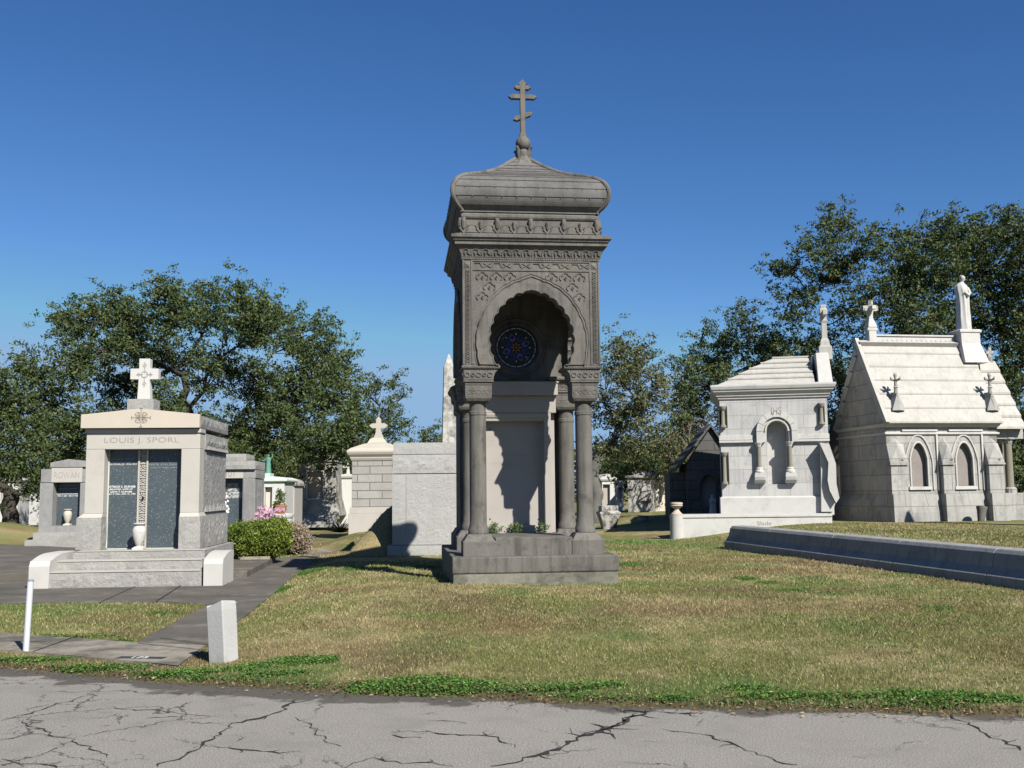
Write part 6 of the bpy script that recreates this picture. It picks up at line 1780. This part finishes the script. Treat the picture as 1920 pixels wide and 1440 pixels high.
    kx, kz = F.uz(1855.5, 678, ridge_y); m = MB(); latin_cross(m, kx, kz-.1, F.uz(1855.5, 651, ridge_y)[1], ridge_y, .05, .05, .14, kz+.3, foot=.05); m.build('small_cross', STAIN, T)
    # statue on the roof
    P = F.w(Ur(1809), ridge_y, Zr(619)+.002)
    S_ = emptyat('statue', P, R(-10), 'white marble statue of a cloaked figure bowing its head on the gothic roof', 'statue')
    h = F.uz(1805, 517, ridge_y)[1]-Zr(619)
    m = MB()
    lv = [(0,.0,.0,.22,.19,.02),(.05,.0,.0,.20,.18,.07),(.25,.0,.0,.185,.17,.10),(.45,.005,.0,.17,.155,.11),(.62,.01,.0,.175,.15,.09),(.72,.0,-.0,.19,.15,.06),(.78,-.01,.0,.185,.14,.05),(.82,-.015,0,.16,.125,.03),(.85,-.01,-.01,.10,.09,.02),(.87,.0,-.015,.062,.062,0),(.89,.012,-.02,.06,.062,0),(.92,.02,-.03,.072,.08,0),(.955,.02,-.03,.078,.088,0),(.985,.01,-.025,.06,.07,0),(1.0,.0,-.02,.02,.02,0)]
    ringfigure(m, [(z*h, cx*h*.9, cy*h, rx*h*.62, ry*h*.66, f) for z, cx, cy, rx, ry, f in lv], 36, 9, 1)
    m.tube([(.085*h, -.02*h, .76*h), (.115*h, -.05*h, .66*h), (.08*h, -.10*h, .62*h), (.02*h, -.11*h, .68*h)], [.042*h,.040*h,.033*h,.022*h], 8)
    m.build('figure', stone('weathered_statue_marble', (.58,.58,.56), (.5,.5,.49), stain=(.28,.28,.28), samt=.7, bump=.15, streak=(.42,.42,.42)), S_, smooth=True)
    # metal vase leaning at the foot
    P = F.w(U(1834, -.5, 960), -.62, .0)
    V_ = emptyat('flower_vase', P+Vector((0,0,.0)), 0, 'leaning dark stone vase in the grass at the foot of the gothic mausoleum', 'vase')
    V_.rotation_euler = (R(-6), R(9), 0)
    MB().lathe([(.10, -.05), (.10, .06), (.12, .2), (.14, .36), (.16, .42), (.16, .47), (.12, .47), (.11, .3), (.01, .28)], 0, 0, 18).build('bowl', GREYST, V_, smooth=True)
gothic_mausoleum()

# ---------------------------------------------------------------- long coping wall on the right, its near face in shade
def coping():
    A = gp(1352, 1024, .17); B = gp(1920, 1108, .15); d = (B-A).normalized()
    yaw = math.atan2(d.y, d.x)
    o = bpy.data.objects.new('coping_wall', None); col.objects.link(o); o.location = (A.x, A.y, .12); o.rotation_euler = (0, 0, yaw)
    tag(o, 'long low grey stone coping wall with sloped sides running along the right of the lawn', 'low wall')
    # local x runs towards the viewer; local -y faces the lawn
    prof = [(-.02, -.25), (-.02, .18), (.03, .22), (.10, .30), (.14, .50), (.19, .56), (.50, .57), (.52, .50), (.6, .3), (.6, -.25)]
    L = (B-A).length+9
    sgn = -1 if Matrix.Rotation(yaw, 3, 'Z') @ Vector((0,1,0)) @ Vector((1,0,0)) < 0 else 1
    nseg = 9; ln = [0, 2.6, 5.6, 8.0, 10.6, 13.4, 16.2, 19, 22]
    cuts = [x for x in ln if x < L]+[L]
    # return along the far end
    for i, (a, b) in enumerate(zip(cuts[:-1], cuts[1:])):
        m = MB(); rg = []
        a2 = a+.008
        rings_ = [a2, b]
        for j, x in enumerate(rings_):
            k = 0
            rg.append([(x, sgn*y*1.0, z) for y, z in prof])
        if i == 0:      # hipped, sloping far end
            rg = [[(-.08, sgn*.15, -.25), (-.08, sgn*.15, .15), (-.05, sgn*.15, .2), (0.02, sgn*.18, .28), (.10, sgn*.22, .42), (.14, sgn*.26, .46), (.14, sgn*.45, .46), (.1, sgn*.45, .42), (.02, sgn*.5, .28), (-.08, sgn*.5, -.25)]]+[[(.28, sgn*y, z) for y, z in prof], [(b, sgn*y, z) for y, z in prof]]
        if sgn < 0: rg = [list(reversed(r_)) for r_ in rg]
        m.rings(rg)
        o2 = m.build('coping_stone', CURB, o, bevel=.015)
        bm_flip(o2)
    return o
def bm_flip(o):
    import bmesh
    bm = bmesh.new(); bm.from_mesh(o.data); bmesh.ops.recalc_face_normals(bm, faces=bm.faces[:]); bm.to_mesh(o.data); bm.free()
coping()

# ---------------------------------------------------------------- kerbside bollard and pole
def bollard():
    P = gp(413, 1249, .0); w = .097
    T = emptyat('stone_bollard', (P.x, P.y+.12, .0), R(45), 'short leaning white granite post at the road edge by the path', 'bollard')
    T.rotation_euler = (R(1.5), R(-3.5), R(-26))
    m = MB(); h = .57
    m.rings([[(-w*k*(1), -w*k, z), (w*k, -w*k, z), (w*k, w*k, z), (-w*k, w*k, z)] for k, z in ((1.0, -.15), (1.0, .1), (1.02, h-.06), (.99, h-.012))], cap=False)
    n = len(m.v)
    m.v += [(-w*.93, -w*.93, h-.03), (w*.93, -w*.93, h+.035), (w*.93, w*.93, h+.01), (-w*.93, w*.93, h-.04)]
    b = n-4; m.f += [(b+i, b+(i+1) % 4, n+(i+1) % 4, n+i) for i in range(4)]+[(n, n+1, n+2, n+3), (3, 2, 1, 0)]
    m.build('post', stone('sparkling_white_granite', (.50,.50,.49), (.42,.42,.415), stain=(.25,.245,.22), samt=.6, bump=.22, bscale=45, speck=(160,(.3,.3,.3),.86)), T, bevel=.012)
    a = gp(48, 1222, .03); b = at(57.5, 1088, a.y-.02)
    T = emptyat('metal_pole', (a.x, a.y, .0), 0, 'slanting galvanised metal pipe post on the sidewalk, left edge', 'post')
    v = b-Vector((a.x, a.y, 0))
    m = MB(); m.tube([(0, 0, -.05), v], .030, 20)
    po = m.build('pipe', STEEL, T, smooth=True)
    c = MB(); e = v; dn = v.normalized(); c.tube([v*.985, v+dn*.006], .0315, 20); c.build('cap', plain('dull_green_cap', (.30,.38,.36), .5), T, smooth=True)
bollard()
# black number plate let into the sidewalk
P4 = [gp(229, 1231, .034), gp(271, 1229.5, .034), gp(302, 1235.5, .034), gp(286, 1238.5, .034)]
c0 = (P4[0]+P4[2])/2
T = emptyat('number_plate', (c0.x, c0.y, .034), 0, 'small dark number plate set in the sidewalk', 'number plate')
m = MB(); th = .003; q = [Vector((-.24, -.055, 0)), Vector((.24, -.055, 0)), Vector((.24, .055, 0)), Vector((-.24, .055, 0))]
sa = R(-9)
q = [Vector((p.x*math.cos(sa)-p.y*math.sin(sa), p.x*math.sin(sa)+p.y*math.cos(sa), 0)) for p in q]
m.add([p+Vector((0,0,-.01)) for p in q]+[p+Vector((0,0,th)) for p in q], [(3,2,1,0),(4,5,6,7),(0,1,5,4),(1,2,6,5),(2,3,7,6),(3,0,4,7)])
po = m.build('plate', plain('blue_black_tile', (.05,.055,.065), .6), T)
text('number', '173', .15, -.01, 0, th+.002, PAINTW, po, ext=.002, height=.08, flat=True, rz=sa)
# weeds on the tomb step
F, T_, dd = CT
WEED = leafmat('weed_leaves', (.06,.12,.03), (.09,.15,.04), (.14,.2,.06), 3, .3)
for (px, py, n, lab) in ((928, 1000, 34, 'small green weed at the left foot of the tomb panel'), (968, 998, 44, 'bushy green weed in the middle of the tomb step'), (1017, 996, 30, 'low green weed at the right foot of the tomb panel')):
    u_, z_ = F.uz(px, 1006, dd['yg']-.05)
    w_ = emptyat('weed', F.w(u_, dd['yg']-.05, dd['zs']), 0, lab, 'weed', 'weeds on the tomb step')
    rn = random.Random(px); pts = []; st = MB()
    for i in range(n):
        a = rn.uniform(0, 6.28); r = rn.uniform(0, .13); p = (r*math.cos(a), r*.5*math.sin(a), rn.uniform(.02, .17)); pts.append(p)
        if i % 4 == 0: st.tube([(0,0,0), (p[0]*.6, p[1]*.6, p[2]*.6), p], .003, 3)
    leafcloud('foliage', pts, 7, .018, .018, WEED, w_, px); st.build('stem', WEED, w_)

# unseen pillar added right of the view to shadow grass and gothic plinth
T = emptyat('shadow_pillar', (14.55, 26.3, .5), R(8), 'slender stone pillar with forked top, added unseen right of the view to cast a shadow', 'shadow_caster')
m = MB(); m.rect([(.25, -.1), (.25, .4), (.12, .45), (.12, .8), (0, .9), (-.05, 3.5), (.06, 3.6), (.06, 3.72), (-.02, 3.76)], -.28, .28, -.28, .28); m.build('shaft', CURB, T, bevel=.01)
m = MB()
for s_ in (-1, 1): m.lathe([(.11, 3.76), (.16, 3.9), (.14, 4.1), (.05, 4.35), (.01, 4.4)], s_*.17, 0, 10)
m.build('finial', CURB, T, smooth=True)
# ---------------------------------------------------------------- trees
OAKL = leafmat('live_oak_leaves', (.042,.068,.019), (.062,.088,.026), (.088,.105,.042), .5, .18, .5)
OAKL2 = leafmat('yellowing_oak_leaves', (.065,.085,.028), (.10,.115,.045), (.18,.16,.09), .5, .25, .5)
DARKL = leafmat('dense_evergreen_leaves', (.038,.060,.018), (.058,.080,.024), (.078,.098,.036), .5, .18, .45)
PINEL = leafmat('soft_pine_leaves', (.06,.085,.025), (.09,.11,.035), (.12,.13,.05), .7, .2)
BARK = stone('oak_bark', (.075,.065,.055), (.045,.04,.035), bump=.8, bscale=12, rough=.95)
LICHEN = stone('lichen_grey_bark', (.19,.19,.17), (.10,.10,.085), bump=.9, bscale=10, rough=.95)
def tree(label, base, Y, z0, tr, blobs, clumps=24, nl=60, cr=.30, ls=.085, lm=OAKL, bark=BARK, seed=0, split=.3, dz=2.2, cat='tree', name='oak_tree', group=None, twigr=.02, lean=(0, 0)):
    rn = random.Random(seed+100); B = at(base, 940, Y)
    T = emptyat(name, (B.x, Y, z0), 0, label, cat, group); O = Vector((B.x, Y, z0))
    mid = [at(b[0], b[1], Y) for b in blobs]; top = max(m.z for m in mid)-z0
    fork = Vector((lean[0], lean[1], top*split))
    w = MB()
    n = 6; path = [Vector((0,0,-.3))+ (fork+Vector((0,0,.3)))*(i/n)+Vector((rn.uniform(-.12,.12), rn.uniform(-.12,.12), 0))*(1 if 0 < i < n else 0) for i in range(n+1)]
    w.tube(path, [tr*1.35, tr*1.08, tr, tr*.97, tr*.95, tr*.95, tr*.9], 12)
    pts = []; nodes = [(fork, tr*.7)]
    order = sorted(range(len(blobs)), key=lambda i: (mid[i]-O-fork).length)
    for bi in order:
        bx, by, br = blobs[bi][:3]
        dY = rn.uniform(-dz, dz) if len(blobs[bi]) < 5 else blobs[bi][4]; c = at(bx, by, Y+dY)-O; rad = br/FPX*(Y+dY)
        # limb from the best existing node
        best = min(nodes, key=lambda q: (q[0]-c).length*1.0+(0.6*(fork-q[0]).length)*.35+max(0, q[0].z-c.z)*.8)
        a, ra = best; L = (c-a).length; k = max(3, int(L/.6)); pr = min(ra*.78, .035+L*.030+rad*.035)
        pa = []; off = Vector((0,0,0))
        for i in range(k+1):
            t = i/k; off = off*.7+Vector((rn.gauss(0,.12), rn.gauss(0,.12), rn.gauss(0,.10)))
            pa.append(a.lerp(c, t)+Vector((0,0,-.08*L*math.sin(math.pi*t)*(1 if c.z < a.z+1 else -.4)))+off*(0 if i == 0 else 1))
        rr = [pr*(1-.6*i/k)+.012 for i in range(k+1)]
        w.tube(pa, rr, 7)
        for i in range(1, k+1): nodes.append((pa[i], rr[i]))
        nc = max(3, int(clumps*(rad/1.1)**1.7*(blobs[bi][3] if len(blobs[bi]) > 3 else 1)))
        for j in range(nc):
            v = Vector((rn.gauss(0,1), rn.gauss(0,1), rn.gauss(0,1))).normalized(); q = rn.random()**.42
            p = c+Vector((v.x*rad, v.y*rad*1.1, v.z*rad*.82))*q*1.08
            pts.append(p)
            s_ = pa[-1-rn.randrange(min(3, k))]; m_ = s_.lerp(p, .5)+Vector((rn.gauss(0,.1), rn.gauss(0,.1), rn.gauss(0,.1)-.05))
            if rn.random() < .75: w.tube([s_, m_, p], [twigr*1.5, twigr, twigr*.4], 3)
    w.build('trunk', bark, T, smooth=True)
    # a second tier of smaller sprays round every clump gives the ragged outline
    P = []; rn2 = np.random.default_rng(seed)
    for p in pts:
        P.append(p)
        for q in range(4):
            d = rn2.normal(0, 1, 3); P.append(Vector(p)+Vector(d)*cr*1.25)
    leafcloud('crown', P, max(4, int(nl/5*1.95)), cr*.38, ls*.76, lm, T, seed, flat=.7)
    return T
BIG = [(130,600,34),(112,590,18),(170,590,42),(212,580,45),(300,540,30),(312,518,16),(330,580,55),(400,585,50),(385,552,25),(450,545,30),(455,580,50),(500,610,55),(560,625,48),(520,575,25),(600,680,55),(610,642,30),(630,740,50),(650,800,42,1,-5),(628,790,30,1,-5.5),(665,815,26,1,-6),(670,760,30),(560,730,60),(480,710,60),(400,690,55),(320,660,55),(240,640,60),(170,650,55),(110,690,50),(60,695,35),(40,670,14),(230,720,55),(480,800,60),(570,820,55),(635,840,22,.8,-5),(600,835,26,1,-4),(540,780,50),(300,740,50),(90,760,50),(200,790,50),(440,860,50),(260,590,40),(600,600,15),(655,690,18)]
tree('broad live oak rising behind the two-door tomb, its crown filling the left skyline', 356, 46, .1, .42, [(b[0], b[1]+6, b[2]*.9)+tuple(b[3:]) for b in BIG], 25, 68, .34, .10, seed=1, split=.42, dz=3.6)
tree('dark oak with low hanging branches at the far left edge', 20, 40, .1, .32, [(20,760,50),(30,830,50),(-40,800,60),(95,815,45),(130,865,32),(80,885,35),(10,880,28),(-60,870,50),(150,790,45),(-30,730,40),(150,840,30),(60,920,14),(160,890,22)], 26, 68, .32, .095, lm=DARKL, seed=2)
tree('slim oak with an open crown leaning right, left of the obelisk', 684, 52, .1, .16, [(700,735,24),(715,715,14),(742,708,14),(722,770,28),(752,745,10),(738,800,24),(695,805,28),(765,800,16),(710,840,20)], 20, 50, .30, .09, seed=3, split=.5)
for i, (px, bl, lab) in enumerate(((800, [(790,828,20),(805,812,14),(820,832,20)], 'distant oak just left of the obelisk'), (845, [(838,830,16),(860,825,20)], 'distant oak partly hidden behind the obelisk'), (575, [(565,870,22),(590,850,25),(610,880,20)], 'distant oak above the dappled tomb'), (715, [(690,850,25),(720,860,25),(745,850,20)], 'distant oak behind the block-walled tomb'))):
    tree(lab, px, 80, .1, .2, bl, 14, 45, .45, .14, lm=OAKL, seed=20+i, group='distant trees beyond the tombs')
tree('soft green pine-like tree behind the bronze figure', 540, 62, .1, .2, [(540,880,22),(525,865,16),(548,860,20),(560,890,25),(535,905,22),(560,920,18)], 22, 60, .3, .08, lm=PINEL, seed=30, name='pine_tree', cat='tree')
tree('open yellowish oak with lichen-grey trunk right beside the canopy tomb', 1117, 42.5, .12, .27, [(1150,650,22),(1162,632,12),(1190,655,30),(1225,660,12),(1220,700,30),(1170,715,42),(1230,750,36),(1160,790,42),(1200,830,40),(1140,850,38),(1250,830,28),(1130,760,30),(1245,720,14),(1200,770,40),(1145,700,26),(1180,690,30)], 24, 56, .28, .082, lm=OAKL2, bark=LICHEN, seed=4, split=.36, dz=1.2)
tree('rounded dark oak between the open oak and the white mausoleum', 1345, 50, .12, .34, [(1290,700,36),(1340,680,42),(1372,640,34),(1395,605,26),(1380,580,9),(1322,622,9),(1318,640,10),(1360,720,50),(1300,755,46),(1300,820,44),(1250,860,34),(1380,780,50),(1430,680,42),(1460,645,28),(1430,640,30),(1320,870,36),(1275,790,30),(1400,850,40)], 22, 66, .31, .095, lm=OAKL, seed=5)
tree('tall loose oak rising above and behind the white mausoleum', 1575, 47, .2, .36, [(1560,428,30),(1590,418,26),(1548,410,12),(1620,446,30),(1530,462,38),(1560,510,48),(1478,500,28),(1448,498,14),(1500,550,32),(1478,585,22),(1600,490,44),(1642,470,22),(1592,575,42),(1560,640,46),(1518,675,36),(1480,655,34),(1580,720,42),(1590,800,36),(1520,590,24),(1462,560,12),(1625,540,14)], 19, 60, .30, .095, seed=6, dz=1.6)
tree('massive dark oak filling the right edge behind the gothic mausoleum', 1800, 44, .3, .5, [(1695,470,30),(1680,446,12),(1710,505,42),(1680,560,36),(1760,450,38),(1776,420,14),(1800,448,38),(1850,436,38),(1885,415,20),(1900,440,38),(1955,470,50),(1760,515,58),(1840,510,58),(1920,525,60),(1720,600,52),(1800,600,60),(1880,600,60),(1950,620,60),(1890,700,60),(1930,800,60),(1640,590,22),(1900,880,50),(1700,650,48),(1650,540,14)], 25, 70, .34, .10, lm=DARKL, seed=7)
tree('dark oak low behind the gap between the two mausoleums', 1600, 55, .2, .3, [(1590,850,40),(1570,780,40),(1620,760,45),(1600,900,36),(1575,700,25)], 24, 60, .33, .10, lm=DARKL, seed=8)
tree('dark evergreen low behind the distant row of tombs', 1290, 62, .1, .3, [(1150,880,26),(1190,868,28),(1230,875,28),(1280,880,30),(1330,890,40),(1260,905,26),(1170,900,22),(1210,902,22),(1375,900,40)], 26, 60, .4, .12, lm=DARKL, seed=9)
tree('reddish bare-twigged shrub between the dark oak and the shaded gothic tomb', 1310, 45, .12, .1, [(1300,800,26),(1280,830,30),(1330,790,24),(1260,850,24),(1310,840,26)], 22, 14, .3, .05, lm=leafmat('rusty_dry_leaves', (.16,.085,.05), (.12,.08,.05), (.2,.14,.1)), bark=TWIG, seed=10, name='bare_shrub', cat='shrub', twigr=.03)
tree('brown thicket behind the ROWAN tomb', 110, 44, .1, .1, [(105,860,26),(75,850,24),(140,850,20),(120,890,24)], 22, 22, .3, .05, lm=leafmat('brown_thicket_leaves', (.11,.07,.045), (.08,.065,.035), (.13,.10,.07)), bark=TWIG, seed=11, name='bare_shrub', cat='shrub', twigr=.025)
tree('dark evergreen behind the fluted tomb and the two-door tomb', 440, 58, .1, .3, [(430,840,34),(480,830,34),(400,800,34),(380,850,40),(300,860,40),(220,860,40),(500,860,24),(620,900,24),(590,905,26)], 26, 60, .4, .12, lm=DARKL, seed=12)
# spiky dark plant beside the dappled tomb
P = at(638, 975, 37); T = emptyat('spiky_plant', (P.x, P.y, .15), 0, 'dark spiky-leaved plant between the dappled tomb and the block-walled tomb', 'plant')
m = MB(); rn = random.Random(8)
for i in range(70):
    a = rn.uniform(0, 6.28); e = rn.uniform(.1, 1.2); L = rn.uniform(.4, .7); d = Vector((math.cos(a)*math.cos(e), math.sin(a)*math.cos(e), math.sin(e)))
    m.tube([(0,0,0), d*L*.6, d*L+Vector((0,0,-.08))], [.014,.012,.002], 3)
m.build('foliage', leafmat('spiky_leaves', (.05,.07,.025), (.09,.09,.04), (.12,.11,.05)), T)
# the shadow on the gothic plinth comes from the pillar added out of view

# the far wood that closes the horizon
rr_ = np.random.default_rng(77); n = 1500
fx = rr_.uniform(-110, 110, n); fy = 115+rr_.uniform(-4, 4, n); hh = 3.5+4.5*fbm(fx*.09, fx*0+2, 90)
pts_ = np.stack([fx, fy, rr_.uniform(0, 1, n)**.8*hh], 1)
w_ = leafcloud('far_wood', pts_, 40, 1.0, .38, DARKL, None, 78)
tag(w_, 'dark far-off line of trees along the horizon', 'wood', kind='stuff')
